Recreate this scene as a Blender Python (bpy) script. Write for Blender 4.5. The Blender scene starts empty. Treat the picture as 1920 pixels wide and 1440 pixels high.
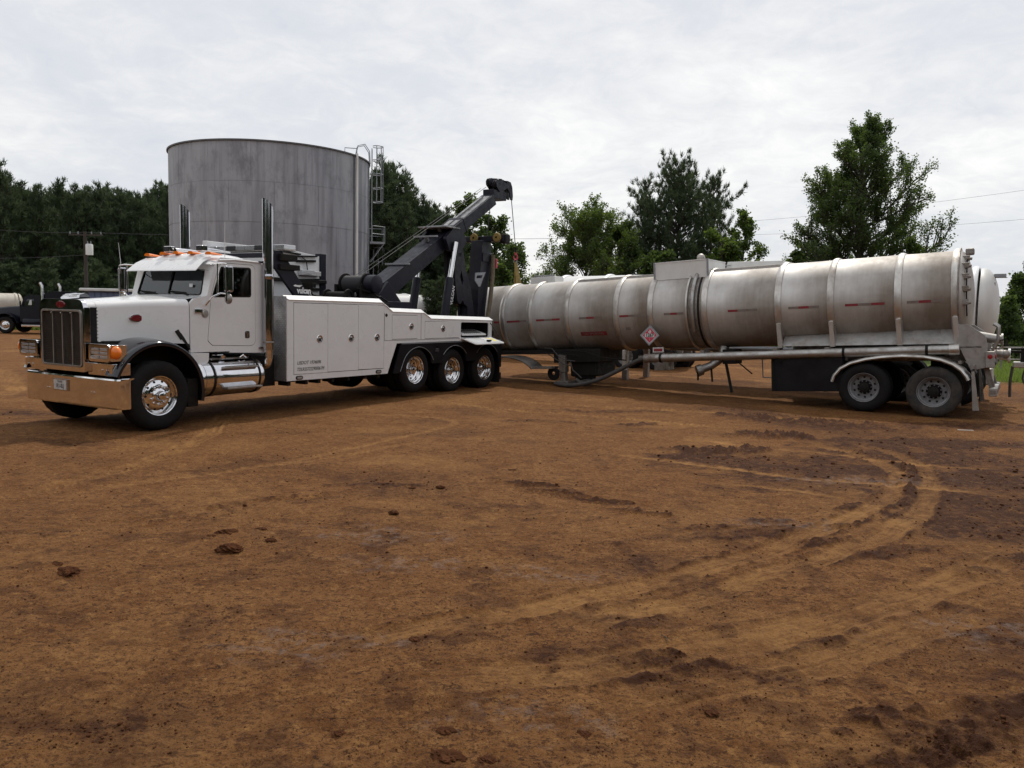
import bpy, bmesh, math, random
import numpy as np
from math import sin, cos, pi, radians, atan, atan2, sqrt
from mathutils import Vector, Matrix, Euler
from mathutils.geometry import tessellate_polygon

S = bpy.context.scene
COL = S.collection

# ------------------------------------------------------------ camera, sky, sun, exposure
FPX = 1492.0
PITCH = atan(137.0 / FPX)
ROLL = 0.0229
EYE = Vector((0, 0, 1.95))
fwd = Vector((0, cos(PITCH), -sin(PITCH)))
up0 = Vector((0, sin(PITCH), cos(PITCH)))
rt0 = Vector((1, 0, 0))
rt = rt0 * cos(ROLL) + up0 * sin(ROLL)
up = up0 * cos(ROLL) - rt0 * sin(ROLL)
cam = bpy.data.cameras.new("camera")
cam.sensor_width = 36.0
cam.lens = 36.0 * FPX / 1920.0
cam.clip_end = 4000
cam_o = bpy.data.objects.new("camera", cam)
COL.objects.link(cam_o)
m3 = Matrix((rt, up, -fwd)).transposed()
cam_o.matrix_world = Matrix.Translation(EYE) @ m3.to_4x4()
S.camera = cam_o

SUN_DIR = Vector((0.46, 1.37, 2.1)).normalized()
SUN_EL = math.asin(SUN_DIR.z)
SUN_AZ = atan2(SUN_DIR.x, SUN_DIR.y)
sun = bpy.data.lights.new("sun", 'SUN')
sun.energy = 2.3
sun.angle = radians(2.5)
sun.color = (1.0, 0.95, 0.86)
sun_o = bpy.data.objects.new("sun", sun)
COL.objects.link(sun_o)
sun_o.rotation_euler = (-SUN_DIR).to_track_quat('-Z', 'Y').to_euler()

world = bpy.data.worlds.new("World")
S.world = world
world.use_nodes = True
wn, wl = world.node_tree.nodes, world.node_tree.links
wn.clear()
w_out = wn.new("ShaderNodeOutputWorld")
w_bg = wn.new("ShaderNodeBackground")
w_bg.inputs['Strength'].default_value = 0.1
w_sky = wn.new("ShaderNodeTexSky")
w_sky.sky_type = 'NISHITA'
w_sky.sun_disc = False
w_sky.sun_elevation = SUN_EL
w_sky.sun_rotation = SUN_AZ
w_tc = wn.new("ShaderNodeTexCoord")
w_sep = wn.new("ShaderNodeSeparateXYZ")
wl.new(w_tc.outputs['Generated'], w_sep.inputs[0])


def wmath(op, a, b=None, c=None):
    n = wn.new("ShaderNodeMath"); n.operation = op
    for i, v in enumerate((a, b, c)):
        if v is None: continue
        if isinstance(v, (int, float)): n.inputs[i].default_value = v
        else: wl.new(v, n.inputs[i])
    return n.outputs[0]


zc = wmath('ADD', wmath('ABSOLUTE', w_sep.outputs[2]), 0.24)      # a flat cloud deck seen in perspective
px_ = wmath('DIVIDE', w_sep.outputs[0], zc)
py_ = wmath('DIVIDE', w_sep.outputs[1], zc)
w_cmb = wn.new("ShaderNodeCombineXYZ")
wl.new(px_, w_cmb.inputs[0]); wl.new(py_, w_cmb.inputs[1])


def wnoise(scale, detail, rough, dist=0.0, off=0.0, sy=1.0):
    mp = wn.new("ShaderNodeMapping")
    mp.inputs['Location'].default_value = (off, off * 0.7, off)
    mp.inputs['Scale'].default_value = (1.0, sy, 1.0)
    wl.new(w_cmb.outputs[0], mp.inputs[0])
    n = wn.new("ShaderNodeTexNoise")
    n.inputs['Scale'].default_value = scale
    n.inputs['Detail'].default_value = detail
    n.inputs['Roughness'].default_value = rough
    n.inputs['Distortion'].default_value = dist
    wl.new(mp.outputs[0], n.inputs['Vector'])
    return n.outputs['Fac']


n_big = wnoise(0.55, 5, 0.5, 0.3, 3.1)
n_mid = wnoise(2.6, 9, 0.62, 0.6, 7.7)
n_fine = wnoise(9.5, 8, 0.62, 0.8, 1.3)
cl = wmath('ADD', wmath('MULTIPLY', n_big, 0.46), wmath('ADD', wmath('MULTIPLY', n_mid, 0.36), wmath('MULTIPLY', n_fine, 0.18)))
w_rmp = wn.new("ShaderNodeValToRGB")
cr = w_rmp.color_ramp
cr.elements[0].position = 0.36; cr.elements[0].color = (0.535, 0.555, 0.60, 1)
cr.elements[1].position = 0.66; cr.elements[1].color = (0.84, 0.83, 0.80, 1)
e = cr.elements.new(0.46); e.color = (0.60, 0.61, 0.635, 1)
e = cr.elements.new(0.54); e.color = (0.69, 0.69, 0.69, 1)
wl.new(cl, w_rmp.inputs[0])
w_mul = wn.new("ShaderNodeVectorMath"); w_mul.operation = 'SCALE'
w_mul.inputs['Scale'].default_value = 11.9
wl.new(w_rmp.outputs[0], w_mul.inputs[0])
w_mix = wn.new("ShaderNodeMix"); w_mix.data_type = 'RGBA'
w_mix.inputs['Factor'].default_value = 0.93
wl.new(w_sky.outputs[0], w_mix.inputs['A'])
wl.new(w_mul.outputs[0], w_mix.inputs['B'])
wl.new(w_mix.outputs['Result'], w_bg.inputs[0])
wl.new(w_bg.outputs[0], w_out.inputs[0])

S.view_settings.view_transform = 'Standard'
S.view_settings.look = 'None'
S.view_settings.exposure = 0.15
S.view_settings.gamma = 1.0
S.view_settings.use_curve_mapping = False
S.render.engine = 'CYCLES'
S.cycles.max_bounces = 8
S.cycles.transparent_max_bounces = 16


# ------------------------------------------------------------ small helpers
def ray(px, py):
    return (fwd * FPX + rt * (px - 960) - up * (py - 720)).normalized()


def on_ground(px, py, z=0.0):
    d = ray(px, py); t = (z - EYE.z) / d.z
    return EYE + d * t


def at_depth(px, py, Y):
    d = ray(px, py)
    return EYE + d * (Y / d.y)


def tag(o, label=None, cat=None, group=None, kind=None):
    if label: o['label'] = label
    if cat: o['category'] = cat
    if group: o['group'] = group
    if kind: o['kind'] = kind
    return o


def empty(name, loc=(0, 0, 0), rot=(0, 0, 0), parent=None):
    o = bpy.data.objects.new(name, None)
    o.empty_display_size = 0.3
    COL.objects.link(o)
    o.location = loc; o.rotation_euler = rot
    if parent: o.parent = parent
    return o


def thing(name, label, cat, loc=(0, 0, 0), rot=(0, 0, 0), group=None):
    return tag(empty(name, loc, rot), label, cat, group)


def copy_tree(o, parent=None):
    c = o.copy(); COL.objects.link(c)
    if parent: c.parent = parent
    for ch in list(o.children): copy_tree(ch, c)
    return c


TINY = {'lug_nuts', 'hand_holes', 'bumper_bolts', 'step_bolts', 'grille_bolts', 'grille_wires', 'vent_teeth', 'step_grip', 'wound_rope', 'head_pins', 'under_brackets',
        'tank_fittings', 'headlight_lens', 'winch_frame', 'needles', 'leaves', 'boom_rails'}


class MB:
    """collects shapes; link() makes ONE mesh object of them"""
    def __init__(s): s.v = []; s.f = []

    def add(s, vs, fs, M=None):
        k = len(s.v)
        if M is not None: vs = [M @ Vector(v) for v in vs]
        s.v.extend([tuple(v) for v in vs])
        s.f.extend([tuple(i + k for i in f) for f in fs])
        return s

    def box(s, x0, x1, y0, y1, z0, z1, M=None, tx=0, ty=0):
        # tx, ty: how much the top is drawn in
        vs = [(x0, y0, z0), (x1, y0, z0), (x1, y1, z0), (x0, y1, z0),
              (x0 + tx, y0 + ty, z1), (x1 - tx, y0 + ty, z1), (x1 - tx, y1 - ty, z1), (x0 + tx, y1 - ty, z1)]
        fs = [(0, 3, 2, 1), (4, 5, 6, 7), (0, 1, 5, 4), (1, 2, 6, 5), (2, 3, 7, 6), (3, 0, 4, 7)]
        return s.add(vs, fs, M)

    def beam(s, p0, p1, w, h, side=(0, 1, 0), w1=None, h1=None):
        p0, p1 = Vector(p0), Vector(p1)
        d = (p1 - p0).normalized(); a = Vector(side)
        a = (a - d * a.dot(d)).normalized(); b = d.cross(a)
        w1 = w if w1 is None else w1; h1 = h if h1 is None else h1
        vs = []
        for p, ww, hh in ((p0, w, h), (p1, w1, h1)):
            for i, j in ((-1, -1), (1, -1), (1, 1), (-1, 1)):
                vs.append(p + a * (i * ww / 2) + b * (j * hh / 2))
        fs = [(0, 3, 2, 1), (4, 5, 6, 7), (0, 1, 5, 4), (1, 2, 6, 5), (2, 3, 7, 6), (3, 0, 4, 7)]
        return s.add(vs, fs)

    def tube(s, pts, r, seg=10, cap=True, closed=False):
        pts = [Vector(p) for p in pts]; n = len(pts)
        rs = r if isinstance(r, (list, tuple)) else [r] * n
        vs, fs = [], []
        ref = None
        for i, p in enumerate(pts):
            if closed: d = pts[(i + 1) % n] - pts[i - 1]
            else: d = pts[min(i + 1, n - 1)] - pts[max(i - 1, 0)]
            if d.length < 1e-9: d = Vector((0, 0, 1))
            d.normalize()
            if ref is None:
                ref = Vector((0, 0, 1)) if abs(d.z) < 0.9 else Vector((1, 0, 0))
            a = ref - d * ref.dot(d)
            if a.length < 1e-6: a = Vector((1, 0, 0)) - d * d.x
            a.normalize(); ref = a; b = d.cross(a)
            for k in range(seg):
                t = 2 * pi * k / seg
                vs.append(p + (a * cos(t) + b * sin(t)) * rs[i])
        m = n if closed else n - 1
        for i in range(m):
            j = (i + 1) % n
            for k in range(seg):
                l = (k + 1) % seg
                fs.append((i * seg + k, i * seg + l, j * seg + l, j * seg + k))
        if cap and not closed:
            fs.append(tuple(range(seg - 1, -1, -1)))
            fs.append(tuple((n - 1) * seg + k for k in range(seg)))
        return s.add(vs, fs)

    def cyl(s, p0, p1, r0, r1=None, seg=20):
        return s.tube([p0, p1], [r0, r0 if r1 is None else r1], seg)

    def lathe(s, prof, o=(0, 0, 0), ax='y', seg=40, a0=0.0, a1=2 * pi, wob=None):
        """prof: (r, t) pairs, t along the axis"""
        o = Vector(o); full = abs(a1 - a0 - 2 * pi) < 1e-6
        n = seg if full else seg + 1
        vs, fs = [], []
        for i, (r, t) in enumerate(prof):
            for k in range(n):
                a = a0 + (a1 - a0) * k / seg
                rr = r if wob is None else r + wob(i, k)
                c, q = rr * cos(a), rr * sin(a)
                if ax == 'y': p = Vector((c, t, q))
                elif ax == 'x': p = Vector((t, c, q))
                else: p = Vector((c, q, t))
                vs.append(o + p)
        for i in range(len(prof) - 1):
            for k in range(seg):
                l = (k + 1) % n
                fs.append((i * n + k, i * n + l, (i + 1) * n + l, (i + 1) * n + k))
        return s.add(vs, fs)

    def plate(s, loops, mapf, t0, t1):
        """flat plate with holes: loops in 2-D, mapf(a, b, t) -> 3-D, between depths t0 and t1"""
        tris = tessellate_polygon([[Vector((a, b, 0)) for a, b in lp] for lp in loops])
        flat = [p for lp in loops for p in lp]; n = len(flat)
        vs = [mapf(a, b, t0) for a, b in flat] + [mapf(a, b, t1) for a, b in flat]
        fs = [tuple(t) for t in tris] + [tuple(i + n for i in reversed(t)) for t in tris]
        k = 0
        for lp in loops:
            m = len(lp)
            for i in range(m):
                j = (i + 1) % m
                fs.append((k + i, k + j, n + k + j, n + k + i))
            k += m
        return s.add(vs, fs)

    def loft(s, secs, cap=True, closed=False):
        n = len(secs[0]); vs = [p for sc in secs for p in sc]; fs = []
        for i in range(len(secs) - 1):
            for k in range(n if closed else n - 1):
                l = (k + 1) % n
                fs.append((i * n + k, i * n + l, (i + 1) * n + l, (i + 1) * n + k))
        if cap:
            fs.append(tuple(range(n - 1, -1, -1)))
            fs.append(tuple((len(secs) - 1) * n + k for k in range(n)))
        return s.add(vs, fs)

    def ball(s, c, r, seg=12, rings=8, sc=(1, 1, 1)):
        prof = [(r * sin(pi * i / rings), -r * cos(pi * i / rings)) for i in range(rings + 1)]
        k = len(s.v)
        s.lathe(prof, (0, 0, 0), 'z', seg)
        for i in range(k, len(s.v)):
            v = s.v[i]; s.v[i] = (c[0] + v[0] * sc[0], c[1] + v[1] * sc[1], c[2] + v[2] * sc[2])
        return s

    def link(s, name, mat, parent=None, bevel=0.0, smooth=True, ang=32, bseg=2, merge=False):
        if not s.v: return None
        me = bpy.data.meshes.new(name)
        me.from_pydata(s.v, [], s.f)
        bm = bmesh.new(); bm.from_mesh(me)
        bmesh.ops.remove_doubles(bm, verts=bm.verts, dist=1e-5)
        bmesh.ops.recalc_face_normals(bm, faces=bm.faces)
        bm.to_mesh(me); bm.free()
        me.materials.append(mat)
        if smooth:
            me.shade_smooth()
            me.set_sharp_from_angle(angle=radians(ang))
        o = bpy.data.objects.new(name, me); COL.objects.link(o)
        if parent: o.parent = parent
        if name in TINY: o['kind'] = 'stuff'
        if bevel > 0:
            b = o.modifiers.new("bevel", 'BEVEL'); b.width = bevel; b.segments = bseg
            b.limit_method = 'ANGLE'; b.angle_limit = radians(40); b.harden_normals = smooth
        return o


def _each(s, name, mat, parent=None, bevel=0.0, **kw):
    """every separate shape becomes an object of its own"""
    par = list(range(len(s.v)))
    def find(a):
        while par[a] != a: par[a] = par[par[a]]; a = par[a]
        return a
    for f in s.f:
        r = find(f[0])
        for i in f[1:]: par[find(i)] = r
    gr = {}
    for f in s.f: gr.setdefault(find(f[0]), []).append(f)
    out = []
    for fs in gr.values():
        ids = sorted({i for f in fs for i in f}); mp = {i: k for k, i in enumerate(ids)}
        m = MB(); m.v = [s.v[i] for i in ids]; m.f = [tuple(mp[i] for i in f) for f in fs]
        out.append(m.link(name, mat, parent, bevel, **kw))
    return out


MB.each = _each


def rrect(x0, x1, z0, z1, r, n=5):
    pts = []
    for cx, cz, a in ((x1 - r, z1 - r, 0), (x0 + r, z1 - r, 90), (x0 + r, z0 + r, 180), (x1 - r, z0 + r, 270)):
        for i in range(n + 1):
            t = radians(a + 90 * i / n); pts.append((cx + r * cos(t), cz + r * sin(t)))
    return pts


def round_poly(pts, rad, n=5):
    """round the corners of a polygon; rad one number or one per corner"""
    out = []; m = len(pts)
    for i in range(m):
        p = Vector(pts[i] + (0,)) if len(pts[i]) == 2 else Vector(pts[i])
        a = Vector(pts[i - 1] + (0,)); b = Vector(pts[(i + 1) % m] + (0,))
        r = rad[i] if isinstance(rad, (list, tuple)) else rad
        if r <= 0: out.append((p.x, p.y)); continue
        u = (a - p).normalized(); v = (b - p).normalized()
        ha = math.acos(max(-1, min(1, u.dot(v)))) / 2
        d = min(r / math.tan(ha), 0.48 * (a - p).length, 0.48 * (b - p).length)
        p0 = p + u * d; p1 = p + v * d
        for k in range(n + 1):
            t = k / n
            q = p0 * (1 - t) ** 2 + p * 2 * t * (1 - t) + p1 * t ** 2
            out.append((q.x, q.y))
    return out


def side(a, b, t): return (a, t, b)      # plate lying in the x-z plane, depth along y
def front(a, b, t): return (t, a, b)     # plate lying in the y-z plane, depth along x
def flat(a, b, t): return (a, b, t)


def raw(name, V, F, mat, parent=None, smooth=False):
    """a big mesh straight from arrays (all faces the same number of corners)"""
    me = bpy.data.meshes.new(name)
    V = np.asarray(V, dtype=np.float32); F = np.asarray(F, dtype=np.int32)
    me.vertices.add(len(V)); me.vertices.foreach_set("co", V.ravel())
    k = F.shape[1]
    me.loops.add(F.size); me.loops.foreach_set("vertex_index", F.ravel())
    me.polygons.add(len(F)); me.polygons.foreach_set("loop_start", np.arange(0, F.size, k, dtype=np.int32))
    me.polygons.foreach_set("loop_total", np.full(len(F), k, dtype=np.int32))
    if smooth: me.polygons.foreach_set("use_smooth", np.ones(len(F), dtype=bool))
    me.update(); me.validate()
    me.materials.append(mat)
    o = bpy.data.objects.new(name, me); COL.objects.link(o)
    if parent: o.parent = parent
    return o


def lettering(txt, size, mat, parent, loc, rot, shear=0.0, sx=1.0, extrude=0.001, align='LEFT', space=1.0, name='lettering', bold=0.0):
    c = bpy.data.curves.new(name, 'FONT')
    c.body = txt; c.size = size; c.extrude = extrude; c.shear = shear; c.align_x = align
    c.align_y = 'CENTER'; c.space_character = space; c.offset = bold; c.resolution_u = 3
    c.materials.append(mat)
    t = bpy.data.objects.new(name, c)
    me = bpy.data.meshes.new_from_object(t); bpy.data.objects.remove(t)
    o = bpy.data.objects.new(name, me); COL.objects.link(o)
    o.parent = parent; o.location = loc; o.rotation_euler = rot; o.scale = (sx, 1, 1)
    o['kind'] = 'stuff'
    return o


# ------------------------------------------------------------ materials
def mat(name, base, rough=0.5, metal=0.0, var=0.1, scale=6.0, rvar=0.1, bump=0.0, bscale=40.0, coat=0.0,
        dirt=None, dirt_amt=0.0, dscale=3.0, stretch=(1, 1, 1), emit=None, alpha=None, trans=0.0, ior=1.45, spec=0.5, detail=6):
    m = bpy.data.materials.new(name); m.use_nodes = True
    nt = m.node_tree; N, Lk = nt.nodes, nt.links
    p = N["Principled BSDF"]
    p.inputs['Metallic'].default_value = metal
    p.inputs['Coat Weight'].default_value = coat
    p.inputs['Coat Roughness'].default_value = 0.05
    p.inputs['Transmission Weight'].default_value = trans
    p.inputs['IOR'].default_value = ior
    p.inputs['Specular IOR Level'].default_value = spec
    tc = N.new("ShaderNodeTexCoord"); mp = N.new("ShaderNodeMapping")
    mp.inputs['Scale'].default_value = stretch
    Lk.new(tc.outputs['Object'], mp.inputs[0])

    def noise(sc, det=detail, rgh=0.6):
        n = N.new("ShaderNodeTexNoise"); n.inputs['Scale'].default_value = sc
        n.inputs['Detail'].default_value = det; n.inputs['Roughness'].default_value = rgh
        Lk.new(mp.outputs[0], n.inputs['Vector']); return n.outputs['Fac']

    def rng(src, a, b, lo=0.3, hi=0.7):
        r = N.new("ShaderNodeMapRange"); r.inputs['From Min'].default_value = lo; r.inputs['From Max'].default_value = hi
        r.inputs['To Min'].default_value = a; r.inputs['To Max'].default_value = b
        Lk.new(src, r.inputs['Value']); return r.outputs[0]
    n1 = noise(scale)
    sc = N.new("ShaderNodeVectorMath"); sc.operation = 'SCALE'
    sc.inputs[0].default_value = base[:3]
    Lk.new(rng(n1, 1 - var, 1 + var), sc.inputs['Scale'])
    col = sc.outputs[0]
    rgh = rng(noise(scale * 2.3), max(0.02, rough - rvar), min(1, rough + rvar))
    if dirt:
        nd = noise(dscale, 8, 0.65)
        f = rng(nd, 0, dirt_amt, 0.42, 0.72)
        mx = N.new("ShaderNodeMix"); mx.data_type = 'RGBA'
        Lk.new(f, mx.inputs['Factor']); Lk.new(col, mx.inputs['A']); mx.inputs['B'].default_value = (*dirt, 1)
        col = mx.outputs['Result']
        ad = N.new("ShaderNodeMath"); ad.operation = 'MULTIPLY_ADD'; ad.use_clamp = True
        Lk.new(f, ad.inputs[0]); ad.inputs[1].default_value = 0.6; Lk.new(rgh, ad.inputs[2]); rgh = ad.outputs[0]
    Lk.new(col, p.inputs['Base Color']); Lk.new(rgh, p.inputs['Roughness'])
    if bump > 0:
        b = N.new("ShaderNodeBump"); b.inputs['Strength'].default_value = bump; b.inputs['Distance'].default_value = 0.01
        Lk.new(noise(bscale), b.inputs['Height']); Lk.new(b.outputs[0], p.inputs['Normal'])
    if emit:
        p.inputs['Emission Color'].default_value = (*emit[:3], 1); p.inputs['Emission Strength'].default_value = emit[3]
    return m


MUD = (0.16, 0.085, 0.042)
M = dict(
    white=mat('white_paint', (0.76, 0.765, 0.77), 0.28, 0, 0.03, 1.5, 0.08, 0.02, 3, coat=0.5, dirt=(0.50, 0.46, 0.42), dirt_amt=0.10, dscale=2.2),
    white_rail=mat('white_rail', (0.80, 0.80, 0.80), 0.35, 0, 0.03, 2),
    white_old=mat('white_tanker_paint', (0.72, 0.72, 0.70), 0.35, 0, 0.06, 1.2, 0.1, dirt=(0.40, 0.36, 0.31), dirt_amt=0.35, dscale=1.5, stretch=(1, 1, 0.4)),
    cream=mat('cream_paint', (0.55, 0.51, 0.43), 0.45, 0, 0.08, 1.4, 0.1, dirt=(0.25, 0.21, 0.17), dirt_amt=0.5, dscale=1.3),
    chrome=mat('chrome', (0.78, 0.78, 0.79), 0.06, 1, 0.03, 5, 0.04, 0.015, 6, dirt=(0.30, 0.24, 0.19), dirt_amt=0.18, dscale=4),
    semi=mat('black_semi_paint', (0.006, 0.007, 0.013), 0.22, 0, 0.1, 3, 0.05, spec=0.3),
    chrome_dark=mat('dark_chrome', (0.50, 0.50, 0.53), 0.07, 1, 0.05, 5, 0.05),  # chrome in a darker tone
    steel=mat('dull_aluminium', (0.43, 0.42, 0.405), 0.42, 1, 0.10, 6, 0.1, 0.05, 30, dirt=(0.20, 0.15, 0.11), dirt_amt=0.5, dscale=3.5),
    steel_dirty=mat('dirty_steel', (0.30, 0.28, 0.26), 0.5, 0.8, 0.15, 8, 0.12, 0.1, 30, dirt=MUD, dirt_amt=0.6, dscale=5),
    galv=mat('galvanised', (0.27, 0.28, 0.30), 0.5, 0.4, 0.12, 5, 0.1),
    black=mat('black_paint', (0.007, 0.007, 0.010), 0.34, 0, 0.2, 3, 0.12, 0.02, 8, spec=0.25, dirt=(0.016, 0.014, 0.013), dirt_amt=0.4, dscale=3),
    black_gloss=mat('black_gloss', (0.010, 0.011, 0.016), 0.12, 0, 0.1, 3, 0.05, coat=0.6),
    boom=mat('boom_paint', (0.010, 0.011, 0.021), 0.40, 0, 0.2, 4, 0.12, 0.04, 12, spec=0.3, dirt=(0.026, 0.025, 0.027), dirt_amt=0.45, dscale=4),
    pale_top=mat('pale_boom_top', (0.33, 0.33, 0.34), 0.45, 0.3, 0.3, 6, 0.12, dirt=(0.04, 0.04, 0.045), dirt_amt=0.8, dscale=7),
    under=mat('chassis_black', (0.008, 0.0075, 0.007), 0.6, 0, 0.3, 8, 0.15, 0.1, 25, dirt=(0.03, 0.02, 0.013), dirt_amt=0.4, dscale=5, spec=0.3),
    rubber=mat('tyre_rubber', (0.009, 0.009, 0.010), 0.75, 0, 0.2, 10, 0.1, 0.15, 40, spec=0.25, dirt=(0.030, 0.021, 0.015), dirt_amt=0.45, dscale=6),
    rubber_dusty=mat('dusty_tyre', (0.030, 0.029, 0.029), 0.85, 0, 0.2, 10, 0.08, 0.15, 40, dirt=(0.10, 0.078, 0.06), dirt_amt=0.7, dscale=5),
    hose=mat('rubber_hose', (0.05, 0.048, 0.048), 0.55, 0, 0.2, 12, 0.1, 0.2, 60, dirt=(0.12, 0.09, 0.07), dirt_amt=0.6, dscale=8),
    wheel_grey=mat('grey_wheel', (0.27, 0.275, 0.29), 0.5, 0.5, 0.15, 8, 0.1, 0.05, 30, dirt=(0.12, 0.09, 0.07), dirt_amt=0.6, dscale=8),
    hole=mat('shadowed_hole', (0.004, 0.004, 0.004), 0.8),
    grille=mat('grille_mesh', (0.10, 0.098, 0.095), 0.35, 0.8, 0.1, 4, 0.1, dirt=(0.10, 0.07, 0.05), dirt_amt=0.5, dscale=9),
    amber=mat('amber_lens', (0.85, 0.20, 0.015), 0.22, 0, 0.08, 20, 0.05, coat=0.5),
    red=mat('red_lens', (0.30, 0.012, 0.015), 0.3, 0, 0.1, 20, 0.05),
    red_tape=mat('red_tape', (0.24, 0.018, 0.03), 0.5, 0, 0.2, 14, 0.1, dirt=(0.14, 0.09, 0.07), dirt_amt=0.6, dscale=9),
    white_tape=mat('white_tape', (0.20, 0.17, 0.155), 0.5, 0, 0.15, 14, 0.1, dirt=(0.18, 0.13, 0.10), dirt_amt=0.9, dscale=9),
    emblem=mat('emblem_red', (0.16, 0.012, 0.016), 0.25, 0, 0.1, 20, 0.05, coat=0.5),
    lamp_glass=mat('lamp_glass', (0.55, 0.56, 0.58), 0.12, 0.6, 0.1, 30, 0.05),
    lens_dark=mat('smoked_lens', (0.06, 0.06, 0.065), 0.15, 0.2, 0.3, 30, 0.05),
    ink=mat('black_ink', (0.02, 0.018, 0.016), 0.6),
    white_ink=mat('white_ink', (0.75, 0.75, 0.75), 0.5),
    sign_white=mat('placard_white', (0.58, 0.57, 0.56), 0.45, 0, 0.05, 10, 0.1, dirt=(0.2, 0.15, 0.12), dirt_amt=0.4, dscale=14),
    sign_red=mat('placard_red', (0.50, 0.035, 0.075), 0.45, 0, 0.08, 12, 0.1, dirt=(0.25, 0.15, 0.13), dirt_amt=0.3, dscale=14),
    strap=mat('yellow_strap', (0.24, 0.17, 0.05), 0.8, 0, 0.25, 20, 0.1, 0.3, 80),
    strap_dirty=mat('dirty_strap', (0.16, 0.13, 0.09), 0.85, 0, 0.25, 12, 0.1, 0.3, 80),
    yellow=mat('yellow_decal', (0.62, 0.55, 0.06), 0.5, 0, 0.3, 18),
    seat=mat('seat_cloth', (0.05, 0.05, 0.055), 0.8, 0, 0.1, 20),
    dash=mat('dash_plastic', (0.035, 0.035, 0.038), 0.6),
    cable=mat('wire_rope', (0.045, 0.045, 0.05), 0.6, 0.0, 0.2, 60, 0.1),
    blue_wall=mat('blue_sheet_metal', (0.13, 0.155, 0.26), 0.5, 0.0, 0.1, 2, 0.1),
    pole=mat('weathered_pole', (0.055, 0.045, 0.038), 0.9, 0, 0.2, 8, 0.05, 0.3, 30, stretch=(4, 4, 0.5)),
    paper=mat('paper_scrap', (0.75, 0.73, 0.68), 0.7),
)


def glass_mat(name, tint, rough=0.02, alpha=0.35):
    m = bpy.data.materials.new(name); m.use_nodes = True
    N, Lk = m.node_tree.nodes, m.node_tree.links
    N.clear()
    out = N.new("ShaderNodeOutputMaterial"); mix = N.new("ShaderNodeMixShader")
    tr = N.new("ShaderNodeBsdfTransparent"); gl = N.new("ShaderNodeBsdfGlossy"); fr = N.new("ShaderNodeFresnel")
    tr.inputs[0].default_value = (*tint, 1); gl.inputs[0].default_value = (0.9, 0.95, 1, 1); gl.inputs['Roughness'].default_value = rough
    fr.inputs[0].default_value = 1.7
    Lk.new(fr.outputs[0], mix.inputs[0]); Lk.new(tr.outputs[0], mix.inputs[1]); Lk.new(gl.outputs[0], mix.inputs[2])
    Lk.new(mix.outputs[0], out.inputs[0])
    return m


M['glass'] = glass_mat('windscreen_glass', (0.62, 0.72, 0.74))
M['tint'] = glass_mat('tinted_side_glass', (0.05, 0.05, 0.06))


def diamond_mat():
    m = mat('diamond_plate', (0.62, 0.62, 0.63), 0.36, 1, 0.15, 5, 0.1, dirt=(0.15, 0.12, 0.10), dirt_amt=0.5, dscale=4)
    N, Lk = m.node_tree.nodes, m.node_tree.links
    p = N["Principled BSDF"]
    tc = N.new("ShaderNodeTexCoord"); sp = N.new("ShaderNodeSeparateXYZ"); Lk.new(tc.outputs['Object'], sp.inputs[0])

    def mm(op, a, b=None):
        n = N.new("ShaderNodeMath"); n.operation = op
        for i, v in enumerate((a, b)):
            if v is None: continue
            if isinstance(v, (int, float)): n.inputs[i].default_value = v
            else: Lk.new(v, n.inputs[i])
        return n.outputs[0]
    h = mm('MAXIMUM', mm('SUBTRACT', mm('MULTIPLY', mm('SINE', mm('MULTIPLY', sp.outputs[1], 90.0)), mm('SINE', mm('MULTIPLY', sp.outputs[2], 90.0))), 0.3), 0.0)
    b = N.new("ShaderNodeBump"); b.inputs['Strength'].default_value = 1.0; b.inputs['Distance'].default_value = 0.01
    Lk.new(h, b.inputs['Height']); Lk.new(b.outputs[0], p.inputs['Normal'])
    return m


M['diamond'] = diamond_mat()


# numpy gradient noise, used for ground relief and for the tree crowns
_rs = np.random.RandomState(7)
_perm = _rs.permutation(512); _gr = _rs.uniform(-1, 1, (512, 2)); _gr /= np.linalg.norm(_gr, axis=1)[:, None]


def gnoise(x, y):
    xi = np.floor(x).astype(np.int64); yi = np.floor(y).astype(np.int64)
    xf = x - xi; yf = y - yi
    u = xf * xf * xf * (xf * (xf * 6 - 15) + 10); v = yf * yf * yf * (yf * (yf * 6 - 15) + 10)

    def g(ix, iy, dx, dy):
        h = _perm[(_perm[ix & 511] + iy) & 511]
        return _gr[h, 0] * dx + _gr[h, 1] * dy
    a = g(xi, yi, xf, yf); b = g(xi + 1, yi, xf - 1, yf)
    c = g(xi, yi + 1, xf, yf - 1); d = g(xi + 1, yi + 1, xf - 1, yf - 1)
    return (a + (b - a) * u + (c + (d - c) * u - a - (b - a) * u) * v) * 1.5


def fbm(x, y, oct=4, lac=2.1, gain=0.5):
    s = 0; a = 1.0
    for i in range(oct):
        s = s + a * gnoise(x + 17.3 * i, y - 9.1 * i); x = x * lac; y = y * lac; a *= gain
    return s


def sst(a, b, x):
    t = np.clip((x - a) / (b - a), 0, 1); return t * t * (3 - 2 * t)

# ------------------------------------------------------------ ground: one sheet from the camera's feet to the horizon

GQ = (860, 1.75)


def smooth_path(px_pts, n=8):
    P = [np.array(on_ground(*p)[:2]) for p in px_pts]
    P = [2 * P[0] - P[1]] + P + [2 * P[-1] - P[-2]]
    out = []
    for i in range(1, len(P) - 2):
        for k in range(n):
            t = k / n
            out.append(0.5 * ((2 * P[i]) + (-P[i - 1] + P[i + 1]) * t + (2 * P[i - 1] - 5 * P[i] + 4 * P[i + 1] - P[i + 2]) * t * t
                              + (-P[i - 1] + 3 * P[i] - 3 * P[i + 1] + P[i + 2]) * t ** 3))
    out.append(P[-2])
    return np.array(out)


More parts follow.
